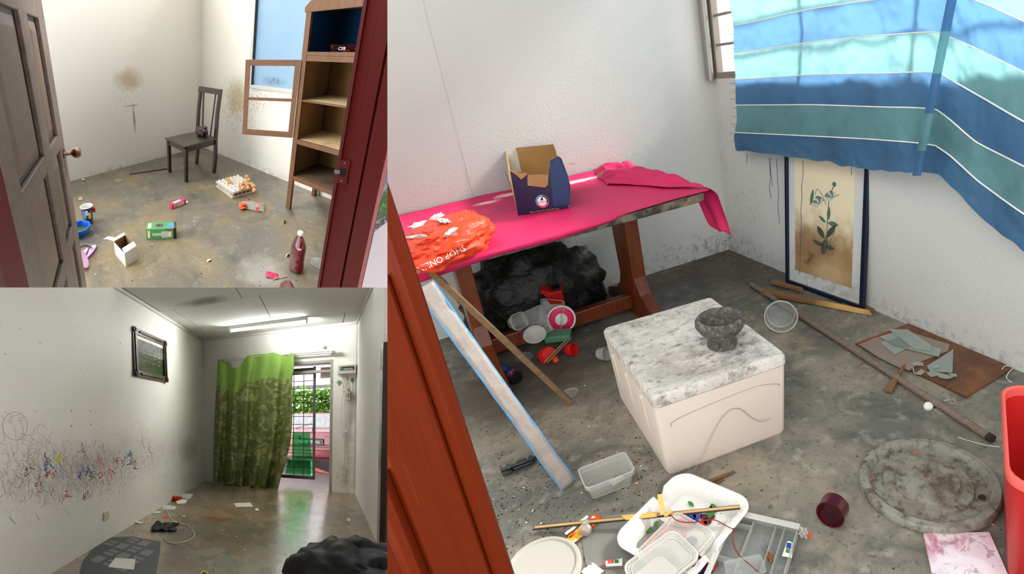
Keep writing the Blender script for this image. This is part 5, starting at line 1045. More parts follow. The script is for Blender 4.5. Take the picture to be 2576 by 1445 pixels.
build(MB().add([(x, y, z) for x in (xF-.004, xF+.034) for y, z in ((yA+.012, ztp-.05), (yA+.012, ztp-.012), (yA-.03, ztp+.03), (yA-.10, ztp+.035), (yA-.3, ztp+.02), (yB+.3, ztp+.02), (yB, ztp+.03), (yB, ztp-.05))], [tuple(range(8)), tuple(range(15, 7, -1))]+[((i+1) % 8, i, 8+i, 8+(i+1) % 8) for i in range(8)]), 'cornice', 'cab_wood', cb, clip=TLC)
cbx('top_board', (xF+.0342, yB, ztp-.0198), (xK, yA, ztp), 'cab_side')
zd0, zd1 = zq(725, 345), zq(748, 150); hg = V((xF-.002, yA+.002, 0))
fq = V((-.768, -1.58, 0)); fdir = (fq-hg).normalized(); fdl = (RT.f(614, 352, zd0)-V((hg.x, hg.y, zd0))).length; fdl = min(max(fdl, .36), .5)
mcd = frame((hg.x, hg.y, 0), fdir, V((0, 0, 1)))
dr = thing('tmp', None, None, hg); dr.name = 'cabinet_door'; dr.parent = cb; dr.location = V(dr['_o'])-V(cb['_o'])
def dbar(a, b): build(MB().span((a[0], a[1], -.011), (b[0], b[1], .011)), 'door_rail', 'cab_wood', dr, mtx=mcd, bevel=.002)
dbar((0, zd0), (.042, zd1)); dbar((fdl-.042, zd0), (fdl, zd1)); dbar((.0422, zd1-.05), (fdl-.0422, zd1)); dbar((.0422, zd0), (fdl-.0422, zd0+.05)); zm = zd0+(zd1-zd0)*.50; dbar((.0422, zm-.012), (fdl-.0422, zm+.012))
cp = thing('snack_packet', 'dark red packet lettered CSR on the blue cabinet shelf', 'packet', (-.40, -2.28, 1.43))
mat('packet_dark', (96, 24, 28), .3, layers=[('n', 40, .56, .6, (226, 120, 30), .9)])
build(MB().grid(lambda u, v: ((u-.5)*.22, (v-.5)*.14, .012+.02*math.sin(PI*u)*math.sin(PI*v)+.004*nz((u*6, v*6, 0))), 12, 10), 'pouch', 'packet_dark', cp, mtx=T(-.43, -2.25, 1.462) @ RZ(-60) @ RX(-30), smooth=50, clip=TLC)
mcs = frame(V((-.500, -2.25, 1.478)), V((0, -1, 0)), V((.35, 0, 1))); build(MB().text('CSR', .032, mcs, .001), 'lettering', 'white_paint', cp, clip=TLC)
for x, y, z, lb in ((815, 237, 1.066, 'dark scrap of leather on the second cabinet shelf'), (808, 318, .716, 'dry leaf scrap at the back of the third cabinet shelf')):
    q = F(x, y, z); build(sheet(.09, .05, .012, 3, x), 'dark_scrap', 'soil', mtx=T(q.x, q.y, z+.001) @ RZ(10), smooth=40, solid=.001, label=lb, cat='scrap')
# ---- egg trays and eggs
mat('egg_pulp', (206, 198, 184), .9, layers=[('n', 6, .45, .7, (190, 180, 164), .6)]); mat('egg_brown', (196, 142, 92), .5, layers=[('n', 6, .4, .7, (180, 124, 78), .5)])
ea, eb = F(574, 503), F(652, 480); ex_ = (eb-ea).normalized(); ey_ = V((-ex_.y, ex_.x, 0)); ES = .31; ec = (ea+eb)/2+ey_*ES/2; me_ = frame((ec.x, ec.y, 0), ex_, ey_)
def trayfn(h0):
    def fn(u, v):
        x, y = (u-.5)*ES, (v-.5)*ES; k = math.cos(u*6*2*PI)*math.cos(v*5*2*PI); e = min(u, v, 1-u, 1-v)
        z = h0+.026-.020*math.cos(u*12*PI)*.5-.020*math.cos(v*10*PI)*.5
        if e < .02: z = h0+.018
        return (x, y, z)
    return fn
for k, (h0, lb) in enumerate(((.0, 'lower grey pulp egg tray resting on the floor'), (.052, 'upper grey pulp egg tray stacked on the lower one'))):
    t = thing('egg_tray', lb, 'egg tray', (ec.x, ec.y, h0), 'pulp egg trays'); build(MB().grid(trayfn(h0), 48, 40), 'cup_sheet', 'egg_pulp', t, mtx=me_ @ RZ(2*k), smooth=60, solid=.003)
    e = ES/2; mb = MB()
    for s_ in range(4):
        m_ = me_ @ RZ(90*s_+2*k); n = 24
        mb.grid(lambda u, v: (-e+u*2*e, -e-.002, h0+.003+v*.022*(.75+.25*math.cos(u*12*PI))), n, 2, mtx=m_)
    build(mb, 'skirt', 'egg_pulp', t, solid=.003)
def egg(q, tilt, lb, g): build(MB().lathe([(0, -.024), (.010, -.0225), (.018, -.017), (.0235, -.007), (.024, .001), (.0215, .011), (.015, .020), (.007, .0245), (0, .026)], 18), 'egg', 'egg_brown', mtx=T(*q) @ RX(tilt), smooth=60, label=lb, cat='egg', group=g)
for x, y in ((573, 450), (577, 456), (620, 443), (625, 451), (615, 457), (620, 463), (632, 462), (636, 468), (623, 471), (609, 472), (639, 477), (605, 465)):
    q = F(x, y, .112); apart = x < 600; egg((q.x, q.y, .105), random.uniform(-14, 14), 'brown egg of the pair sitting apart at the far corner of the upper tray' if apart else 'brown egg in the cluster at the cabinet side of the upper tray', 'pair of eggs apart in the upper tray' if apart else 'egg cluster in the upper tray')
for k in range(6):
    q = me_ @ V((-.13+k*.052, -.132, .042)); egg(q, 0, 'brown egg in the front row between the two egg trays', 'eggs between the trays')
# ---- bottles of red drink
mat('drink_red', (108, 4, 22), .12, coat=.25, spec=.4); mat('cap_white', (232, 228, 216), .4); mat('label_tag', (224, 214, 208), .6)
PROF = [(0, .004), (.03, .0), (.040, .006), (.046, .02), (.046, .075), (.043, .09), (.046, .105), (.0465, .19), (.044, .215), (.034, .25), (.022, .28), (.0155, .295), (.0155, .305), (0, .306)]
def bottle(mtx, loc, lb, clip=()):
    t = thing('drink_bottle', lb, 'bottle', loc, 'bottles of red drink')
    build(MB().lathe(PROF, 36, fn=lambda q: (q[0]*(1+.04*math.cos(5*math.atan2(q[1], q[0]))*(q[2] < .03)), q[1]*(1+.04*math.cos(5*math.atan2(q[1], q[0]))*(q[2] < .03)), q[2])), 'flask', 'drink_red', t, mtx=mtx, smooth=50, clip=clip)
    build(MB().lathe([(0, .325), (.016, .325), (.0175, .322), (.0175, .300), (.0, .300)], 28), 'cap', 'cap_white', t, mtx=mtx, smooth=40, clip=clip); return t
q = F(758, 697); q = V((q.x+.03, q.y+.065, 0)); fb2 = bottle(T(*q) @ SC(1.06, 1.06, .97), q, 'tall bottle of red drink with a white cap standing by the red frame')
mv = V(RT.p)-q; ang = math.degrees(math.atan2(mv.y, mv.x)); build(MB().grid(lambda u, v: (.0474*math.cos((u-.5)*.5), .0474*math.sin((u-.5)*.5), .195+v*.02), 6, 2), 'price_tag', 'label_tag', fb2, mtx=T(*q) @ RZ(ang+8))
q = F(716, 716, .045); qd = F(770, 800, .045)-q; bottle(T(*q) @ qd.to_track_quat('Z', 'Y').to_matrix().to_4x4(), q, 'fallen bottle of red drink at the bottom edge of the upper picture', TLC)
# ---- small things on the floor
c = F(228, 563); c = V((c.x-.005, c.y+.03, 0)); hc = .165
mat('cup_navy', (18, 22, 62), .4, layers=[('n', 26, .6, .64, (120, 110, 180), .8)])
pc = thing('paper_cup', 'tall navy printed paper cup standing behind the blue tub', 'cup', c); mcp = T(*c) @ RX(-3)
build(MB().lathe([(0, .004), (.034, .004), (.034, 0), (.036, 0), (.052, hc)], 36, caps=False), 'cup_wall', 'cup_navy', pc, mtx=mcp, smooth=40); build(MB().lathe([(.050, hc-.004), (.0545, hc-.003), (.0555, hc), (.0535, hc+.003), (.050, hc+.001), (.047, hc-.04), (.036, .01), (0, .008)], 36, caps=False), 'cup_inside', 'white_paint', pc, mtx=mcp, smooth=40)
an = math.atan2(RT.p[1]-c.y, RT.p[0]-c.x)
for da, z, w, h_, m_ in ((.35, .075, .03, .04, 'yellow_print'), (-.1, .12, .02, .05, 'white_paint'), (-.55, .10, .025, .07, 'teal_print'), (-.75, .13, .03, .04, 'purple_print'), (.3, .105, .022, .025, 'white_paint')):
    build(MB().grid(lambda u, v: ((lambda r: (r*math.cos(an+da+(u-.5)*w/.045), r*math.sin(an+da+(u-.5)*w/.045), z-h_/2+v*h_))(.0365+.016*(z-h_/2+v*h_)/hc+.0008)), 5, 4), 'print_patch', m_, pc, mtx=mcp)
q = F(245, 531, .1); build(wad((.014, .01, .03), 2, .2), 'red_tab', 'red_plastic', pc, mtx=T(c.x+.055, c.y-.02, .12), smooth=50)
mat('tub_blue', (10, 96, 196), .4); mat('green_scum', (40, 92, 28), .6, layers=[('n', 30, .45, .6, (74, 66, 34), .8)])
tc2 = F(190, 590); bt = thing('blue_tub', 'blue plastic tub with green residue partly behind the door', 'tub', tc2); mtb = T(tc2.x-.015, tc2.y, 0) @ RZ(-8)
def octl(w, d, c_, z): return [(w/2, -d/2+c_, z), (w/2, d/2-c_, z), (w/2-c_, d/2, z), (-w/2+c_, d/2, z), (-w/2, d/2-c_, z), (-w/2, -d/2+c_, z), (-w/2+c_, -d/2, z), (w/2-c_, -d/2, z)]
build(loft(MB(), [octl(.25, .14, .05, 0), octl(.27, .16, .05, .055), octl(.285, .175, .055, .057), octl(.285, .175, .055, .072), octl(.265, .155, .05, .072), octl(.24, .13, .045, .006)]), 'tub_shell', 'tub_blue', bt, mtx=mtb, bevel=.002); build(loft(MB(), [octl(.245, .135, .046, .02), octl(.248, .138, .046, .026)]), 'residue', 'green_scum', bt, mtx=mtb)
mat('foam_pink', (226, 176, 208), .6); mat('foam_purple', (112, 62, 150), .6); mat('strap_grey', (96, 94, 98), .5)
fc_ = F(222, 640); ff = thing('flip_flop', 'pink and purple flip-flop sandal with grey straps by the door edge', 'sandal', fc_); mff = T(fc_.x-.02, fc_.y, 0) @ RZ(28)
sole = [(.10*math.cos(a)*1.15 if math.cos(a) > 0 else .12*math.cos(a), (.046-.010*math.cos(a))*math.sin(a)) for a in [2*PI*i/28 for i in range(28)]]
build(MB().prism(sole, 0, .012), 'sole', 'foam_purple', ff, mtx=mff, bevel=.002); build(MB().prism([(x*.97, y*.95) for x, y in sole], .0121, .020), 'footbed', 'foam_pink', ff, mtx=mff, bevel=.003)
for s_ in (-1, 1): build(MB().grid(lambda u, v: (.07-.10*u, s_*(.0+.043*min(1, u*1.25)), .022+.045*math.sin(PI*u*.82)+(v-.5)*.018), 14, 3), 'strap', 'strap_grey', ff, mtx=mff, smooth=60, solid=.003)
ff2 = thing('flip_flop', 'second pink sandal folded upside down against the door edge', 'sandal', F(215, 665)); q = F(214, 660); mf2 = T(q.x-.01, q.y, .03) @ RZ(75) @ RX(50)
build(MB().prism([(x*.8, y*.9) for x, y in sole], 0, .012), 'footbed', 'foam_pink', ff2, mtx=mf2, bevel=.003); build(MB().prism([(x*.82, y*.92) for x, y in sole], -.008, -.0001), 'sole', 'foam_purple', ff2, mtx=mf2, bevel=.002)
# white carton
A1, B1, C1 = F(290, 641), F(317, 672), F(346, 652); e1 = (A1-B1); e2 = (C1-B1); hW = RT.h(B1, 316, 637)
wb = thing('white_carton', 'small white open carton with a torn flap on the floor', 'carton', B1); mat('card_white', (226, 222, 216), .6); mat('card_kraft', (150, 116, 72), .8)
D1 = A1+e2; upz = V((0, 0, hW))
def wpan(nm, pts, inward):
    mb = MB(); k = len(pts); n = V(inward).normalized()*.002; pts = [V(p) for p in pts]; mb.mi = 0; mb.add(pts, [tuple(range(k))]); mb.mi = 1; mb.add([p+n for p in pts], [tuple(range(k-1, -1, -1))]); build(mb, nm, ['card_white', 'card_kraft'], wb)
ctr2 = (A1+B1+C1+D1)/4
for p, q_, hh in ((A1, B1, 1), (B1, C1, 1), (C1, D1, 1), (D1, A1, 1)): wpan('side_panel', [p, q_, q_+upz, p+upz], ctr2-(p+q_)/2)
build(MB().poly([A1+V((0, 0, .002)), B1+V((0, 0, .002)), C1+V((0, 0, .002)), D1+V((0, 0, .002))]), 'bottom_panel', 'card_kraft', wb)
build(extr(MB(), [B1+upz, C1+upz, C1+upz*1.16+(D1-C1)*.22, B1+upz*1.16+(A1-B1)*.22], (0, 0, 1), .001), 'flap', 'card_white', wb); build(extr(MB(), [D1+upz, A1+upz, A1+upz*1.1+(A1-B1)*.12, D1+upz*1.1+(A1-B1)*.12], (0, 0, 1), .001), 'flap', 'card_white', wb)
q0 = A1+upz; build(MB().grid(lambda u, v: tuple(q0+V((-.06*u, .05*u, .02*u+.01*math.sin(u*3)))+(D1-A1)*(.35*v)+V((0, 0, .004*nz((u*5, v*3, 0))))), 10, 4), 'torn_flap', 'card_white', wb, solid=.001)
# green printed carton
A2, B2 = F(369, 603), F(444, 600); e2 = B2-A2; hG = RT.h(A2, 368, 577); dG = F(372, 560, hG)-V((A2.x, A2.y, hG)); dG.z = 0; nG = V((-e2.y, e2.x, 0)).normalized()*min(.10, max(.06, dG.length)); mat('box_green', (70, 150, 84), .4, layers=[('n', 5, .45, .7, (120, 186, 130), .6)])
gc = thing('green_carton', 'green printed carton lying on its side in the middle of the floor', 'carton', A2); mgc = frame(A2, e2, nG); Lg = e2.length; Dg = nG.length
if mgc.to_3x3().col[2].z < 0: raise Exception('gc')
build(MB().span((0, 0, .0005), (Lg, Dg, hG)), 'box_body', 'box_green', gc, mtx=mgc, bevel=.001)
def gp(nm, a, b, face, m_):
    if face == 'top': build(MB().span((a[0]*Lg, a[1]*Dg, hG+.0002), (b[0]*Lg, b[1]*Dg, hG+.0008)), nm, m_, gc, mtx=mgc)
    else: build(MB().span((a[0]*Lg, -.0008, a[1]*hG), (b[0]*Lg, -.0002, b[1]*hG)), nm, m_, gc, mtx=mgc)
gp('end_print', (.93, 0), (1.0, 1), 'top', 'black_plastic'); gp('end_print', (.90, .0), (1.0, 1), 'front', 'black_plastic'); gp('blue_panel', (.70, .15), (.925, .8), 'top', 'logo_blue'); gp('picture_panel', (.32, .3), (.55, .75), 'top', 'maroon'); gp('picture_panel', (.36, .4), (.45, .65), 'top', 'green_print'); gp('white_panel', (.76, .35), (.88, .7), 'top', 'white_paint')
gp('blender_print', (.5, .15), (.74, .75), 'front', 'paper_grey'); gp('blender_print', (.2, .35), (.499, .6), 'front', 'paper_grey'); gp('fruit_print', (.80, .75), (.899, .98), 'front', 'pink_print'); gp('fruit_print', (.64, .8), (.79, .99), 'front', 'green_print'); gp('label_print', (.741, .2), (.83, .7), 'front', 'cream_print'); gp('text_print', (.04, .15), (.13, .85), 'front', 'cream_print'); gp('text_print', (.05, .15), (.16, .85), 'top', 'cream_print')
# pink carton
A3, B3 = F(433, 527), F(468, 512); e3 = B3-A3; mpk = frame(A3, e3, V((-e3.y, e3.x, 0))); Lk = e3.length
pk_ = thing('pink_carton', 'small pink printed carton with an open end near the chair', 'carton', A3); build(MB().span((0, 0, .0005), (Lk, .045, .05)), 'box_body', 'pink_print', pk_, mtx=mpk, bevel=.001); build(MB().span((Lk*.12, -.0008, .006), (Lk*.85, -.0002, .044)), 'print_panel', 'cream_print', pk_, mtx=mpk); build(MB().span((Lk*.2, .006, .0502), (Lk*.7, .04, .0508)), 'print_panel', 'foam_pink', pk_, mtx=mpk); build(MB().span((Lk*.15, -.0014, .01), (Lk*.4, -.0009, .036)), 'print_panel', 'chip_tan', pk_, mtx=mpk); build(MB().span((Lk, .002, .001), (Lk*1.22, .04, .003)), 'flap', 'paper_white', pk_, mtx=mpk)
# orange lump and clear bag
mat('orange_food', (222, 96, 24), .6, layers=[('n', 20, .45, .62, (150, 70, 24), .8)], bump=(30, .8, .01))
q = F(612, 524); build(wad((.05, .045, .035), 6, .4, flat=-.024), 'orange_lump', 'orange_food', mtx=T(q.x, q.y, .025), smooth=60, label='orange food lump on the floor beside the clear bag', cat='food')
q = F(640, 528); cbg = thing('clear_bag', 'crumpled clear plastic bag with red print by the egg trays', 'bag', q)
build(MB().grid(lambda u, v: ((u-.5)*.17*(1-.45*v), (v-.5)*.24, .012+.05*math.sin(PI*u)*math.sin(PI*(v*.8+.1))+.02*noise.turbulence(V((u*4, v*4, 3)), 3, True)), 22, 22), 'film', 'frosted_plastic', cbg, mtx=T(q.x+.01, q.y+.05, .0) @ RZ(38), smooth=40); build(MB().grid(lambda u, v: ((u-.5)*.16*.92, -.075+v*.03, .020+.055*math.sin(PI*u)*.45+.008*nz((u*5, v, 0))), 14, 3), 'red_band', 'red_plastic', cbg, mtx=T(q.x+.01, q.y+.05, .006) @ RZ(38)); build(wad((.02, .012, .008), 3, .6), 'red_print', 'red_plastic', cbg, mtx=T(q.x+.02, q.y+.09, .07))
# rod, lids, wrappers, shells
a, b = F(326, 437, .008), F(420, 424, .008); build(MB().tube([a, b], .008, 8), 'dark_rod', 'maroon', label='thin dark rod lying on the floor behind the chair leg', cat='rod')
for px, r, lb in (((298, 455), .05, 'clear disc lid on the floor near the back wall'), ((800, 663), .055, 'clear round lid beside the standing red bottle')):
    q = F(*px); build(MB().lathe([(0, .0), (r, 0), (r*1.05, .003), (r*1.05, .007), (r, .007), (r*.95, .003), (0, .002)], 32), 'flat_cover', 'clear_plastic', mtx=T(q.x, q.y, .001), smooth=40, label=lb, cat='lid', clip=TLC)
q = F(684, 695); build(sheet(.08, .05, .03, 3, 5), 'pink_wrapper', 'pink_print', mtx=T(q.x, q.y, 0) @ RZ(-50), smooth=40, solid=.001, label='crumpled pink wrapper near the fallen bottle', cat='wrapper')
a, b = F(686, 703, .006), F(724, 694, .006); build(MB().tube(spline([a, (a+b)/2+V((0, 0, .004)), b], 4), .003, 6), 'dry_stalk', 'chip_tan', label='dry brown stalk beside the pink wrapper', cat='stalk')
for k, (px, lb) in enumerate((((210, 455), 'broken egg shell at the foot of the back wall'), ((202, 502), 'broken egg shell behind the navy cup'), ((713, 560), 'dry orange peel below the cabinet leg'), ((720, 642), 'curled orange peel near the standing bottle'), ((523, 653), 'white shell crumbs in the middle of the floor'))):
    q = F(*px); build(MB().lathe([(0, 0), (.010, .002), (.018, .008), (.021, .018), (.019, .018), (.009, .004), (0, .002)], 14, fn=lambda p: (p[0], p[1], p[2]+.006*nz((p[0]*80, p[1]*80, k)))), 'egg_shell' if 'shell' in lb else 'peel', 'egg_pulp' if k in (0, 1, 4) else 'chip_tan', mtx=T(q.x, q.y, .002) @ RX(30*k), smooth=50, label=lb, cat='shell' if 'shell' in lb else 'peel')
def plt(r):
    while True:
        p = F(r.uniform(160, 830), r.uniform(400, 722))
        if p.x < -.03 and p.y < -.03: break
    return (p.x, p.y, .0005), r.choices((0, 1, 2, 4), (3, 3, 4, 2))[0]
build(bits(420, plt, lambda r: r.choice((.002, .003, .004, .005, .007)), 5), 'floor_debris', ['soil', 'soil_brown', 'chip_white', 'chip_red', 'chip_tan'], label='white and brown flakes scattered on the upper left room floor', cat='debris', kind='stuff', clip=TLC)

# ================================================================== LOWER LEFT ROOM
use(RB); F = RB.f
# ---- fluorescent batten on the ceiling
mat('lamp_housing', (206, 206, 202), .5)
m_ = bpy.data.materials.new('tube_glow'); m_.use_nodes = True; MAT['tube_glow'] = m_; b_ = m_.node_tree.nodes['Principled BSDF']; b_.inputs['Base Color'].default_value = (1, 1, 1, 1); b_.inputs['Emission Color'].default_value = (.97, 1, .98, 1); b_.inputs['Emission Strength'].default_value = 135
fx0, fx1, fy = .735, 2.005, -.62
fl_ = thing('fluorescent_lamp', 'lit fluorescent batten lamp mounted on the ceiling', 'lamp', (1.37, fy, 2.82))
build(MB().prism([(-.022, 0), (.022, 0), (.034, .055), (-.034, .055)], fx0, fx1, Matrix(((0, 0, 1, 0), (1, 0, 0, fy), (0, 1, 0, 2.84), (0, 0, 0, 1)))), 'housing', 'lamp_housing', fl_, bevel=.002)
build(MB().tube([(fx0+.03, fy, 2.815), (fx1-.03, fy, 2.815)], .014, 14), 'tube', 'tube_glow', fl_, smooth=40)
for x in (fx0+.005, fx1-.029): build(MB().span((x, fy-.016, 2.795), (x+.024, fy+.016, 2.8398)), 'lamp_holder', 'lamp_housing', fl_, bevel=.002)
# ---- curtain rail, green curtain
mat('rail_white', (214, 212, 206), .4, metal=.2)
cr_ = thing('curtain_rail', 'thin white curtain rail above the doorway', 'curtain rail', (1.4, -.1, 2.43))
for dz, y in ((0, -.09), (-.03, -.06)): build(MB().tube([(.36, y, 2.445+dz), (2.43, y, 2.430+dz)], .011, 8), 'rail', 'rail_white', cr_, smooth=40)
for x in (.5, 1.75, 2.36): build(MB().span((x-.01, -.10, 2.39), (x+.01, 0, 2.455)), 'bracket', 'rail_white', cr_)
build(MB().span((2.425, -.105, 2.40), (2.445, -.045, 2.45)), 'end_cap', 'rail_white', cr_)
mat('green_light', (132, 166, 78), .45, sheen=.3, trl=.15, layers=[('n', 3, .4, .7, (116, 150, 64), .5)])
mat('green_damask', (98, 108, 58), .35, trl=.08, layers=[('n', 5.5, .51, .54, (166, 172, 116), .85, dict(detail=2.5, dist=1.8)), ('n', 30, .52, .56, (102, 112, 62), .7, dict(detail=2, dist=1)), ('n', 2, .4, .7, (92, 102, 48), .4)])
TOPP = [(0, 547, 904), (.06, 555, 908), (.2, 585, 926), (.27, 600, 924), (.4, 622, 895), (.55, 655, 891), (.62, 668, 890), (.75, 690, 887), (.86, 712, 895), (.95, 733, 888), (1, 738, 887)]
LEF = [(0, 547), (.25, 543), (.6, 538), (1, 536)]; RIG = [(0, 738), (.05, 742), (.12, 741), (.17, 735), (.3, 733), (.45, 736), (.55, 734), (.68, 729), (.8, 719), (.92, 706), (1, 699)]
BOT = [(0, 1211), (.3, 1218), (.5, 1226), (.62, 1222), (.66, 1229), (.75, 1224), (.82, 1231), (1, 1233)]
def itp(tab, t, k=1):
    for p, q in zip(tab, tab[1:]):
        if t <= q[0]: f_ = (t-p[0])/(q[0]-p[0]); return [p[i]+(q[i]-p[i])*f_ for i in range(1, len(p))]
    return list(tab[-1][1:])
def cur(u, v):
    tx, ty = itp(TOPP, u); by = itp(BOT, u)[0]; lx = itp(LEF, v)[0]; rx = itp(RIG, v)[0]
    x = (lx+(rx-lx)*u)*(1-(1-v)**6)+tx*(1-v)**6; y = ty+(by-ty)*v
    amp = .024+.04*v; d = -.105-.03*v-amp*(math.sin(u*34+1.5*nz((u*3, v*1.2, 2)))+.5*math.sin(u*17+2))*.8-.012*nz((u*7, v*6, 5))
    return RB.Y(x, y, d)
gcu = thing('green_curtain', 'two-tone green curtain with olive floral lower part over the doorway', 'curtain', (1.0, -.13, .03))
def vsplit(u): return .205-.025*math.sin(u*PI*.9)*0+(.03*max(0, .3-abs(u-.22)) if u < .5 else 0)-.02*u
build(MB().grid(cur, 150, 80, mfn=lambda u, v: 0 if v < vsplit(u) else 1), 'drape', ['green_light', 'green_damask'], gcu, smooth=70)
for u in (.0, .4, .62, .75, .95): build(MB().tube([cur(u, 0)+V((0, .01, .02)), cur(u, 0)+V((0, .0, -.03))], .004, 5), 'hook', 'rail_white', gcu)
# ---- doorway: frame, transom, sliding grille
mat('door_metal', (158, 152, 144), .5, layers=[('n', 8, .5, .7, (128, 120, 110), .6)]); mat('grille_grey', (104, 106, 104), .5, metal=.2); mat('grille_bar', (72, 70, 70), .5)
d4 = thing('door_4', None, None, (1.8, .05, 0), kind='structure')
X0, X1, Z1 = DB['x0'], DB['x1'], DB['z1']
for a, b in (((X1-.045, .0, 0), (X1, .10, Z1)), ((X0, 0, 0), (X0+.045, .10, Z1)), ((X0+.0452, .0, Z1-.05), (X1-.0452, .10, Z1)), ((X0+.0452, .02, Z1-.21), (X1-.0452, .08, Z1-.165))): build(MB().span(a, b), 'frame_post', 'door_metal', d4, bevel=.003)
gr = thing('sliding_grille', 'grey steel sliding security grille in the doorway', 'grille', (1.75, .12, 0))
gx = RB.Y(791, 1000, .12).x; gz = lambda y: RB.Y(760, y, .12).z
build(MB().span((gx-.022, .10, .17), (gx+.022, .14, 2.22)), 'edge_post', 'grille_grey', gr, bevel=.003); build(MB().span((X0+.05, .10, 2.12), (gx-.0222, .14, 2.20)), 'top_rail', 'grille_grey', gr, bevel=.003); build(MB().span((X0+.05, .10, .17), (gx-.0222, .14, .23)), 'bottom_rail', 'grille_grey', gr, bevel=.003)
for px in (739, 764): x = RB.Y(px, 1000, .12).x; build(MB().tube([(x, .12, .23), (x, .12, 2.12)], .007, 6), 'upright_bar', 'grille_bar', gr)
for px_y in (942, 959, 978, 995, 1013, 1031, 1048, 1068, 1088, 1104, 1122, 1140, 1158, 1176): z = gz(px_y); build(MB().tube([(X0+.05, .12, z), (gx-.022, .12, z)], .006, 6), 'cross_bar', 'grille_bar', gr)
build(MB().span((gx-.03, .085, gz(1085)), (gx+.02, .0998, gz(1075))), 'lock_plate', 'grille_grey', gr)
mat('green_sheet', (90, 226, 140), .06, tran=.88, spec=.5)
gsn = thing('green_crate', 'translucent green plastic panel standing behind the grille', 'panel', (1.85, .26, .2))
gp_ = lambda x, y, d=.20: RB.Y(x, y, d)
build(extr(MB(), [gp_(733, 1160), gp_(785, 1160), gp_(783, 1135), gp_(780, 1110), gp_(780, 1088), gp_(736, 1087), gp_(735, 1110)], (0, 1, 0), .006), 'upper_sheet', 'green_sheet', gsn)
build(MB().hexa([gp_(718, 1192), gp_(787, 1196), gp_(787, 1196)+V((0, .22, 0)), gp_(718, 1192)+V((0, .22, 0)), gp_(726, 1157), gp_(785, 1158), gp_(785, 1158)+V((0, .2, 0)), gp_(726, 1157)+V((0, .2, 0))]), 'lower_box', 'green_sheet', gsn)
# ---- outside: car, bag, hedge, awning
mat('car_red', (176, 44, 62), .25, coat=.6); mat('car_dark', (30, 26, 30), .12, coat=.5); mat('car_glass', (96, 92, 104), .06, spec=.7, coat=.6, layers=[('n', 4, .45, .6, (150, 150, 170), .7, dict(st=(3, 1, 1)))]); mat('tail_lamp', (150, 14, 20), .15, coat=.8); mat('car_trim', (150, 36, 52), .4)
CY = 2.2; car = thing('parked_car', 'red parked car seen from behind through the doorway', 'car', (2.12, CY+1.2, 0)); cx0, cx1 = 1.30, 2.98
pf = [(CY+.06, .24), (CY+.0, .30), (CY+.0, .50), (CY+.03, .56), (CY+.05, .60), (CY+.03, .88), (CY+.08, .93), (CY+.45, .955), (CY+.95, 1.36), (CY+2.2, 1.38), (CY+2.9, .95), (CY+3.8, .85), (CY+3.9, .3)]
ins = [0, 0, 0, 0, 0, .02, .03, .05, .17, .18, .06, .04, 0]
n_ = len(pf); build(MB().add([(cx0+i_, y, z) for (y, z), i_ in zip(pf, ins)]+[(cx1-i_, y, z) for (y, z), i_ in zip(pf, ins)], [tuple(range(n_)), tuple(range(2*n_-1, n_-1, -1))]+[((i+1) % n_, i, n_+i, n_+(i+1) % n_) for i in range(n_)]), 'car_body', 'car_red', car, smooth=25, bevel=.012)
dw = V((0, .5, .405)).normalized(); mwn = frame((2.14, CY+.70, 1.158), (1, 0, 0), dw)
build(MB().hexa([(-.72, -.27, .004), (.72, -.27, .004), (.62, .27, .004), (-.62, .27, .004), (-.71, -.26, .008), (.71, -.26, .008), (.61, .26, .008), (-.61, .26, .008)]), 'rear_window', 'car_glass', car, mtx=mwn)
build(MB().span((cx0+.02, CY-.012, .44), (cx1-.02, CY+.02, .47)), 'bumper_trim', 'car_trim', car, bevel=.004); build(MB().span((cx0+.02, CY-.002, .553), (cx1-.02, CY+.05, .562)), 'bumper_gap', 'car_dark', car)
for xa_, xb2 in ((2.30, 2.80), (1.42, 1.72)): build(MB().span((xa_, CY+.018, .60), (xb2, CY+.07, .80)), 'tail_lamp', 'tail_lamp', car, bevel=.01)
build(MB().span((1.66, CY+.02, .595), (2.28, CY+.034, .735)), 'number_plate', 'black_plastic', car, bevel=.004)
npl = [o for o in bpy.data.objects if o.name.startswith('number_plate')][0]
build(MB().text('WMF 9 46', .125, frame((1.93, CY+.0185, .662), (1, 0, 0), (0, 0, 1)), 0), 'plate_lettering', 'white_paint', npl)
for x in (cx0+.12, cx1-.12): build(MB().tube([(x-.09, CY+.62, .29), (x+.09, CY+.62, .29)], .28, 24), 'wheel', 'black_plastic', car, smooth=40)
build(MB().tube([(1.62, CY+.48, .985), (1.75, CY+.52, 1.02), (2.0, CY+.62, 1.10)], .008, 5), 'wiper', 'black_plastic', car)
q = F(806, 1187); build(MB().grid(lambda u, v: tuple(V((q.x+(u-.5)*.36, q.y-(u-.5)*.25+.12*(v-.5), -.012+.10*math.sin(PI*v)*(1-.6*u)*(.6+.6*noise.turbulence(V((u*5, v*3, 1)), 3, True)))) ), 26, 12), 'orange_carrier', 'orange_bag', smooth=60, solid=.002, label='crumpled orange plastic bag on the ground behind the car', cat='bag')
hd = thing('garden_hedge', 'bright green sunlit hedge beyond the parked car', 'hedge', (2, 6.2, 0)); rnd = random.Random(9)
for k, m2 in enumerate(('leaf_green', 'leaf_light')):
    mb = MB()
    for i in range(2300):
        c = V((rnd.uniform(.2, 4.2), 6.2+rnd.uniform(-.5, .5), rnd.uniform(.2, 2.25))); leaf(mb, rnd.uniform(.14, .28), rnd.uniform(.08, .14), T(*c) @ RZ(rnd.uniform(0, 360)) @ RY(rnd.uniform(-60, 60)) @ RX(rnd.uniform(-60, 60)), 4, .2)
    build(mb, 'foliage', m2, hd, kind='stuff')
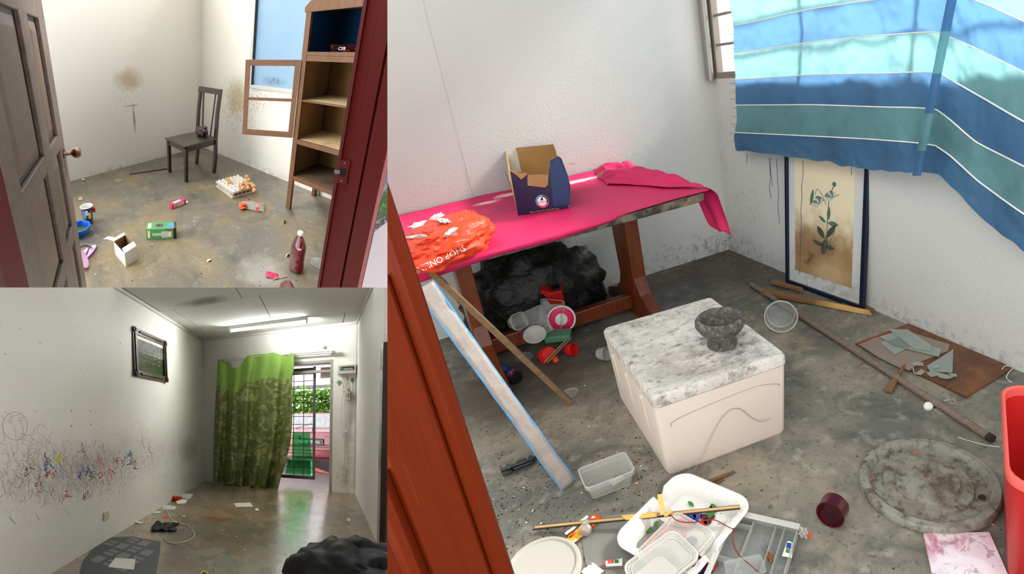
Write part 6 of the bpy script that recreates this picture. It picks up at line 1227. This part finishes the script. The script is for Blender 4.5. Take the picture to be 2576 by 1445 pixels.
mat('awning_white', (232, 222, 222), .5, trl=.5); mat('eave_grey', (150, 146, 156), .5); mat('soffit_pink', (206, 186, 178), .7)
aw = thing('carport_awning', 'pale corrugated carport roof seen through the doorway', 'awning', (2, 3, 2.4))
build(MB().grid(lambda u, v: (.3+u*4.2, .3+v*2.2, 2.62-.02*v+.012*math.sin(u*90)), 120, 2), 'roof_sheet', 'awning_white', aw, solid=.004)
build(MB().grid(lambda u, v: (.0+u*4.6, 6.9+v*1.6, 2.42+v*.75+.02*math.sin(u*70)), 130, 3), 'neighbour_roof', 'awning_white', aw, solid=.004)
build(MB().span((0, 6.84, 2.32), (4.6, 6.92, 2.44)), 'gutter', 'eave_grey', aw); build(MB().span((0, 6.6, 2.16), (4.6, 6.66, 2.22)), 'eave_rail', 'eave_grey', aw)
for k in range(7): build(MB().span((.3, .55+k*.3, 2.55), (4.5, .59+k*.3, 2.60)), 'purlin', 'eave_grey', aw)
build(MB().span((2.2, .16, 2.14), (3.2, 1.5, 2.2)), 'soffit', 'soffit_pink', aw)
# ---- distribution box, cables, tags
mat('db_cream', (196, 190, 174), .5); mat('db_blue', (40, 120, 160), .4)
a, b = RB.Y(849, 921, -.07), RB.Y(893, 941, -.07); db = thing('breaker_box', 'cream electrical breaker box with black switches on the back wall', 'breaker box', ((a.x+b.x)/2, -.04, b.z))
bx0, bx1, bz0, bz1 = 2.468, 2.738, 2.035, 2.185
build(MB().span((bx0, -.075, bz0), (bx1, -.0005, bz1)), 'case', 'db_cream', db, bevel=.006); build(MB().span((bx0+.03, -.0775, bz0+.06), (bx1-.03, -.0752, bz1-.03)), 'switch_window', 'black_plastic', db)
build(MB().span((bx0+.035, -.085, bz0+.065), (bx0+.07, -.0777, bz1-.035)), 'breaker', 'db_blue', db)
for k in range(6): build(MB().span((bx0+.082+k*.024, -.086, bz0+.068), (bx0+.100+k*.024, -.0777, bz0+.095)), 'breaker', 'white_paint', db); build(MB().span((bx0+.086+k*.024, -.092, bz0+.078+.008*(k % 2)), (bx0+.096+k*.024, -.0862, bz0+.092+.006*(k % 2))), 'toggle', 'black_plastic', db)
cab = thing('wall_cables', 'loose white cables dangling below the breaker box', 'cable', (2.6, -.03, .3))
def pyw(pts, d=-.03): return [RB.Y(x, y, d+.01*nz((x, y*.05, 0))) for x, y in pts]
for pts, r in ((((868, 940), (862, 950), (866, 1000), (870, 1060), (868, 1110), (866, 1170), (862, 1200), (868, 1225)), .005), (((872, 938), (880, 950), (878, 1000), (873, 1040), (871, 1090), (867, 1150), (868, 1190), (866, 1210)), .005), (((870, 940), (866, 960), (860, 1020), (858, 1070), (866, 1120), (862, 1130), (868, 1138), (880, 1136), (892, 1118), (894, 1080), (888, 1020), (889, 960)), .004), (((870, 945), (874, 990), (880, 1035), (874, 1060), (868, 1090)), .004), (((893, 942), (887, 990), (878, 1040), (872, 1070)), .004), (((860, 1090), (866, 1100), (874, 1094), (868, 1088), (862, 1100), (872, 1102)), .003)):
    build(MB().tube(spline(pyw(pts), 6), r, 6), 'cable', 'wire_white', cab, smooth=60)
build(MB().span((2.60, -.05, 1.60), (2.66, -.012, 1.74)), 'junction_box', 'db_cream', cab, bevel=.004)
build(wad((.05, .02, .09), 4, .9, 3), 'tape_bundle', 'db_cream', cab, mtx=T(2.615, -.05, 1.72), smooth=50); build(MB().span((2.59, -.055, 1.055), (2.62, -.03, 1.095)), 'plug', 'white_paint', cab)
mat('tag_green', (104, 150, 104), .5)
for px, py, ch_ in ((853, 962, 'I'), (887, 957, 'U')):
    q = RB.Y(px, py, -.004); t = thing('letter_tag', 'round pale green wall tag lettered ' + ch_, 'tag', q); m5 = frame(q, (1, 0, 0), (0, 0, 1))
    build(MB().lathe([(0, 0), (.034, 0), (.034, .003), (0, .003)], 24), 'disc', 'tag_green', t, mtx=m5); build(MB().text(ch_, .05, m5 @ T(0, 0, .0036), 0), 'letter', 'black_plastic', t); build(MB().span((-.004, -.055, 0), (.004, -.0342, .003)), 'tail', 'black_plastic', t, mtx=m5)
for x, y in ((816, 874),): build(MB().span((RB.Y(x, y).x-.02, -.02, RB.Y(x, y).z-.025), (RB.Y(x, y).x+.02, -.0005, RB.Y(x, y).z+.025)), 'wall_hook', 'alu', bevel=.004, label='small grey metal hook screwed above the curtain rail', cat='hook')
for nm, pts in (('corner_cable', [(508, 860), (507, 960), (503, 1090), (509, 1120), (510, 1205)]),): build(MB().tube(spline([RB.Y(x, y, -.012)+V((.012, 0, 0)) for x, y in pts], 6), .004, 5), nm, 'wire_white', label='thin cable running down the far corner of the scribbled wall', cat='cable')
build(MB().tube([(W3-.015, -.012, 2.84), (W3-.018, -.012, 2.2), (W3-.02, -.014, 1.2), (W3-.016, -.012, .05)], .005, 5), 'corner_cable', 'wire_white', label='thin cable running down the corner beside the breaker box', cat='cable')
# ---- framed calligraphy on the left wall
mat('ornate_wood', (58, 40, 30), .35, coat=.3, layers=[('n', 60, .5, .62, (120, 92, 64), .7)], bump=(70, .8, .01)); mat('picture_grey', (150, 156, 154), .12, coat=.6, layers=[('n', 3, .4, .7, (108, 114, 112), .6)]); mat('picture_green', (42, 66, 40), .12, coat=.6, layers=[('n', 8, .5, .7, (60, 90, 54), .6)]); mat('ink_white', (196, 200, 194), .4); mat('ink_gold', (150, 154, 84), .4)
ya, yb, za, zb_ = -2.485, -1.585, 1.89, 2.515
pic = thing('framed_calligraphy', 'ornate brown framed calligraphy picture hung on the scribbled wall', 'picture', (.02, -2.03, za)); mpi = frame((.003, ya, za), (0, 1, 0), (0, 0, 1)) @ RX(-1.5); PW, PH = yb-ya, zb_-za; fwid = .085
for a, b in (((0, 0), (fwid, PH)), ((PW-fwid, 0), (PW, PH)), ((fwid, 0), (PW-fwid, fwid)), ((fwid, PH-fwid), (PW-fwid, PH))):
    o_ = build(MB().span((a[0], a[1], 0), (b[0], b[1], .028)), 'frame_bar', 'ornate_wood', pic, mtx=mpi, bevel=.006)
    c = ((a[0]+b[0])/2, (a[1]+b[1])/2); hz = b[0]-a[0] > b[1]-a[1]; l_ = (b[0]-a[0] if hz else b[1]-a[1])*.5-.06
    build(MB().tube([(c[0]-(l_ if hz else 0), c[1]-(0 if hz else l_), .03), (c[0]+(l_ if hz else 0), c[1]+(0 if hz else l_), .03)], .014, 8), 'bead', 'ornate_wood', o_, mtx=mpi)
for x in (.04, PW-.04):
    for y in (.04, PH-.04): build(wad((.05, .05, .022), x*9, .7, 4), 'corner_boss', 'ornate_wood', pic, mtx=mpi @ T(x, y, .03), smooth=50)
build(MB().span((fwid, fwid+.24, .004), (PW-fwid, PH-fwid, .010)), 'upper_sheet', 'picture_grey', pic, mtx=mpi); build(MB().span((fwid, fwid, .004), (PW-fwid, fwid+.2398, .010)), 'lower_sheet', 'picture_green', pic, mtx=mpi)
rnd = random.Random(4)
for r_ in range(6):
    yy = .50-r_*.055; m2 = 'ink_white' if r_ < 4 else 'ink_gold'
    if yy < fwid+.03: continue
    for k in range(6):
        x = .20+k*.085+rnd.uniform(-.01, .01); build(MB().tube(spline([(x, yy, .0112), (x+.03, yy+rnd.uniform(-.02, .02), .0112), (x+.05, yy+rnd.uniform(-.015, .015), .0112), (x+.07, yy+.012, .0112)], 4), .0035, 4, mtx=mpi), 'pen_stroke', m2, pic)
# ---- sockets, nails
mat('socket_cream', (206, 192, 160), .4); mat('screw_dark', (90, 80, 60), .5)
for (px, py), lb, s_ in (((266, 1297), 'cream double wall socket low on the scribbled wall', .09), ((467, 1192), 'small white wall socket near the far corner', .075)):
    q = RB.X(px, py); t = thing('wall_socket', lb, 'socket', q); build(MB().span((.0005, q.y-s_/2, q.z-s_/2), (.012, q.y+s_/2, q.z+s_/2)), 'plate', 'socket_cream' if s_ > .08 else 'white_paint', t, bevel=.003)
    for dy in (-.012, .012): build(MB().span((.0121, q.y+dy-.006, q.z-.012), (.015, q.y+dy+.006, q.z+.012)), 'rocker', 'white_paint', t, bevel=.001)
    for dy in (-.032, .032): build(MB().span((.0121, q.y+dy*s_/.09-.005, q.z-.005), (.0135, q.y+dy*s_/.09+.005, q.z+.005)), 'screw', 'screw_dark', t)
# ---- crayon scribbles (flat marks drawn on the plaster)
rnd = random.Random(12)
for nm, col in (('pencil_grey', (186, 182, 178)), ('crayon_red', (206, 64, 84)), ('crayon_blue', (80, 120, 170)), ('crayon_navy', (50, 70, 130)), ('crayon_yellow', (214, 196, 90)), ('crayon_brown', (150, 100, 70)), ('pencil_black', (120, 118, 120)), ('crayon_pink', (204, 178, 178))): mat(nm, col, .8)
def ribbon(mb, pts, w):
    P3 = [RB.X(x, y, .0012) for x, y in pts]; vs = []
    for i, p in enumerate(P3):
        t = (P3[min(i+1, len(P3)-1)]-P3[max(i-1, 0)]); n = V((0, -t.z, t.y)).normalized()*w; vs += [p-n, p+n]
    mb.add(vs, [(2*i, 2*i+2, 2*i+3, 2*i+1) for i in range(len(P3)-1)])
names = ['pencil_grey', 'crayon_red', 'crayon_blue', 'crayon_navy', 'crayon_yellow', 'crayon_brown', 'pencil_black', 'crayon_pink']; mb = MB()
def stroke(x, y, L_, ang, curl, w, mi, n=7):
    mb.mi = mi; pts = []; a = ang
    for i in range(n): pts.append((x, y)); x += L_/n*math.cos(a); y += L_/n*math.sin(a); a += curl*rnd.uniform(.4, 1.2)
    ribbon(mb, pts, w)
for _ in range(800):
    t = rnd.random(); x = rnd.gauss(205, 85) if t < .8 else rnd.uniform(2, 430); base = 1200-(x-200)*.16; y = rnd.gauss(base-15, 34)
    if x < 2 or x > 440: continue
    stroke(x, y, rnd.uniform(8, 34), rnd.gauss(1.5, .5)+(PI if rnd.random() < .3 else 0), rnd.gauss(0, .15), rnd.choice((.0012, .0015, .002)), rnd.choices((0, 0, 7, 2, 6), (6, 4, 4, 1, 1))[0])
for _ in range(70): stroke(rnd.uniform(2, 120), rnd.gauss(1150, 45), rnd.uniform(20, 60), rnd.uniform(0, 6.3), rnd.gauss(.1, .25), .0016, 0, 9)
for _ in range(90): stroke(rnd.gauss(380, 35), rnd.gauss(1130, 40), rnd.uniform(5, 22), rnd.gauss(1.6, .3), 0, .0015, rnd.choice((0, 6, 0)))
for px, py, mi, k in ((252, 1155, 1, 12), (295, 1160, 1, 9), (280, 1180, 1, 6), (255, 1195, 1, 8), (130, 1190, 1, 6), (168, 1237, 1, 4), (102, 1222, 1, 5), (336, 1160, 3, 14), (330, 1140, 2, 10), (200, 1190, 2, 10), (120, 1165, 2, 8), (152, 1150, 4, 12), (120, 1185, 5, 6), (70, 1180, 5, 7), (310, 1160, 2, 6), (222, 1175, 2, 12), (210, 1130, 2, 6), (378, 1130, 2, 5), (233, 1190, 6, 14), (218, 1236, 6, 8), (117, 1140, 5, 5)):
    for _ in range(k): stroke(px+rnd.gauss(0, 4), py+rnd.gauss(0, 8), rnd.uniform(8, 20), rnd.gauss(1.7, .5), rnd.gauss(0, .3), rnd.choice((.003, .004, .006)), mi, 5)
mb.mi = 0
ribbon(mb, [(38+31*math.cos(a*.2), 1072+35*math.sin(a*.2)) for a in range(33)], .0022)
for cx_, cy_, r_ in ((27, 1061, 4), (52, 1055, 5)): ribbon(mb, [(cx_+r_*math.cos(a*.4), cy_+r_*math.sin(a*.4)) for a in range(18)], .002)
for x, y in ((179, 1034), (227, 1034), (180, 1072), (228, 1068), (302, 863)): mb.mi = 5; ribbon(mb, [(x, y-2), (x+1, y+2)], .006)
wl = [o for o in bpy.data.objects if o.name.startswith('wall_left')]; wl = wl[-1]
sc_o = build(mb, 'scribbles', names, kind='stuff', clip=BLC); sc_o.parent = wl; sc_o.location = sc_o.location-wl.location
# ---- things on the floor
mat('mat_dark', (44, 45, 46), .6, layers=[('n', 40, .5, .7, (58, 58, 58), .6)]); mat('mat_light', (112, 114, 114), .6, layers=[('n', 30, .4, .65, (90, 92, 92), .8, dict(st=(1, 4, 1)))])
mpts = [(248, 1347), (330, 1350), (405, 1363), (401, 1400), (392, 1446), (200, 1446), (206, 1415), (225, 1380)]
mo3 = [F(x, y, .004) for x, y in mpts]; pm = thing('patterned_mat', 'grey vinyl mat with dark diamond pattern against the scribbled wall', 'mat', mo3[0])
mo3 = [V((max(p.x, .006), p.y, p.z)) for p in mo3]
build(extr(MB(), [p-V((0, 0, .004)) for p in mo3], (0, 0, 1), .005), 'vinyl_sheet', 'mat_dark', pm, clip=BLC)
ang = math.radians(83); ux2, uy2 = V((math.cos(ang), math.sin(ang), 0)), V((-math.sin(ang), math.cos(ang), 0)); org = F(310, 1400, 0); pit = .165
def inside(p):
    c_ = 0
    for i in range(len(mo3)):
        a, b = mo3[i], mo3[(i+1) % len(mo3)]; cr2 = (b.x-a.x)*(p.y-a.y)-(b.y-a.y)*(p.x-a.x); c_ += 1 if cr2 > 0 else -1
    return abs(c_) == len(mo3)
for i in range(-6, 7):
    for j in range(-6, 7):
        c = org+ux2*pit*i+uy2*pit*j
        qs = [c+ux2*(a*.058)+uy2*(b*.058) for a, b in ((-1, -1), (1, -1), (1, 1), (-1, 1))]
        if not all(inside(q) for q in qs): continue
        if (i+j) % 2 == 0: build(extr(MB(), [q+V((0, 0, .0052)) for q in qs], (0, 0, 1), .0006), 'diamond', 'mat_light', pm)
        else:
            for s0, s1 in ((-.055, -.012), (.012, .055)): build(extr(MB(), [c+ux2*s0+uy2*(-.058)+V((0, 0, .0052)), c+ux2*s1+uy2*(-.058)+V((0, 0, .0052)), c+ux2*s1+uy2*.058+V((0, 0, .0052)), c+ux2*s0+uy2*.058+V((0, 0, .0052))], (0, 0, 1), .0006), 'bar_motif', 'mat_light', pm)
def paper(nm, pts, lb, m_='paper_white', z=.003, cat='paper'): build(extr(MB(), [F(x, y, z) for x, y in pts], (0, 0, 1), .0012), nm, m_, label=lb, cat=cat, clip=BLC)
paper('paper_sheet', [(290, 1404), (341, 1407), (337, 1434), (272, 1427)], 'white paper sheet lying on the patterned mat', z=.0075)
paper('paper_sheet', [(588, 1266), (630, 1265), (637, 1275), (594, 1276)], 'white paper sheet in the middle of the lower room floor', 'paper_grey')
paper('paper_scrap', [(641, 1280), (648, 1279), (652, 1284), (644, 1285)], 'small paper scrap beside the sheet on the lower floor')
paper('paper_scrap', [(872, 1304), (880, 1304), (883, 1311), (874, 1312)], 'white paper scrap near the wall with the breaker box')
paper('paper_sheet', [(455, 1242), (486, 1243), (478, 1256), (450, 1252)], 'pale paper sheet farthest along the scribbled wall', 'paper_grey')
paper('paper_sheet', [(440, 1254), (472, 1258), (466, 1267), (445, 1268)], 'white paper sheet under the orange plastic', z=.005)
paper('paper_sheet', [(412, 1270), (445, 1275), (438, 1283), (408, 1282)], 'pale paper sheet beside the start of the white cord', 'paper_grey')
q = F(442, 1258); build(wad((.11, .09, .04), 3, .8, 3, flat=-.02), 'orange_film', 'orange_bag', mtx=T(q.x, q.y, .03), smooth=60, label='crumpled orange plastic film on papers by the scribbled wall', cat='film')
q = F(413, 1328); build(sheet(.30, .26, .07, 3, 9, 22, 22, .05), 'black_film', 'black_bag', mtx=T(q.x, q.y, 0) @ RZ(20), smooth=50, solid=.001, label='torn black plastic film beside the patterned mat', cat='film')
build(MB().tube(spline([F(x, y, .006) for x, y in ((420, 1279), (424, 1295), (440, 1315), (470, 1322), (488, 1340), (487, 1352), (465, 1363), (440, 1367), (418, 1362), (410, 1350))], 8), .006, 7), 'telephone_wire', 'wire_white', smooth=60, label='looped white cord on the lower room floor', cat='cord')
paper('red_card', [(409, 1302), (416, 1297), (424, 1300), (420, 1304)], 'small red card by the black plastic film', 'red_plastic', cat='card')
for k, (x, y, lb) in enumerate(((350, 1316, 'torn white paper strip at the wall foot above the mat'), (395, 1290, 'crumpled silver scrap near the wall foot'), (462, 1300, 'tiny white paper square by the cord'), (441, 1317, 'tiny white tag lying on the black film'))):
    q = F(x, y); build(sheet(.10 if k < 2 else .04, .05 if k < 2 else .04, .02, 3, k), 'paper_bit', 'paper_white', mtx=T(q.x, q.y, .012 if k == 3 else 0) @ RZ(30*k), smooth=40, solid=.001, label=lb, cat='paper')
q = F(512, 1441); build(MB().tube(spline([F(x, y, .01) for x, y in ((505, 1446), (508, 1440), (514, 1438), (521, 1440), (522, 1446))], 5), .006, 6), 'lime_cord', 'yellow_print', smooth=60, label='lime yellow cord loop at the bottom edge of the lower picture', cat='cord', clip=BLC)
def bbag(u, v):
    g = 2*PI*u; th = PI*v*.5; x, y, z = math.sin(th)*math.cos(g), math.sin(th)*math.sin(g), math.cos(th); k = 1+.3*(noise.turbulence(V((x*2, y*2, z*2+8)), 3, True)-.35)
    return (x*.56*k, y*.36*k, z*.34*k)
q = F(905, 1470); bgk = thing('black_bin_bag', 'large black bin bag in the lower corner of the lower picture', 'bag', q)
build(MB().grid(bbag, 44, 22), 'bag_body', 'black_bag', bgk, mtx=T(q.x-.02, q.y-.02, 0), smooth=70, clip=BLC)
# ---- dark door frame in the right wall
mat('frame_dark', (44, 24, 20), .35, coat=.3)
d5 = thing('door_5', None, None, (W3, -2.4, 0), kind='structure')
build(MB().span((W3-.025, -2.42, 0), (W3+.1, -2.28, 2.05)), 'frame_post', 'frame_dark', d5, clip=BLC, bevel=.004); build(MB().span((W3+.02, -3.3, 0), (W3+.06, -2.4202, 2.05)), 'door_leaf', 'frame_dark', d5, clip=BLC)
def plb(r):
    k = r.random()
    p = F(r.uniform(350, 880), r.uniform(1250, 1440)) if k < .5 else V((abs(r.gauss(0, .08))+.01, -r.uniform(.2, 4), 0))
    return (p.x, p.y, .0005), r.choices((0, 1, 2, 4), (3, 2, 4, 2))[0]
build(bits(300, plb, lambda r: r.choice((.004, .006, .010)), 6), 'floor_debris', ['soil', 'soil_brown', 'chip_white', 'chip_red', 'chip_tan'], label='paint flakes and crumbs along the scribbled wall of the lower room', cat='debris', kind='stuff', clip=BLC)
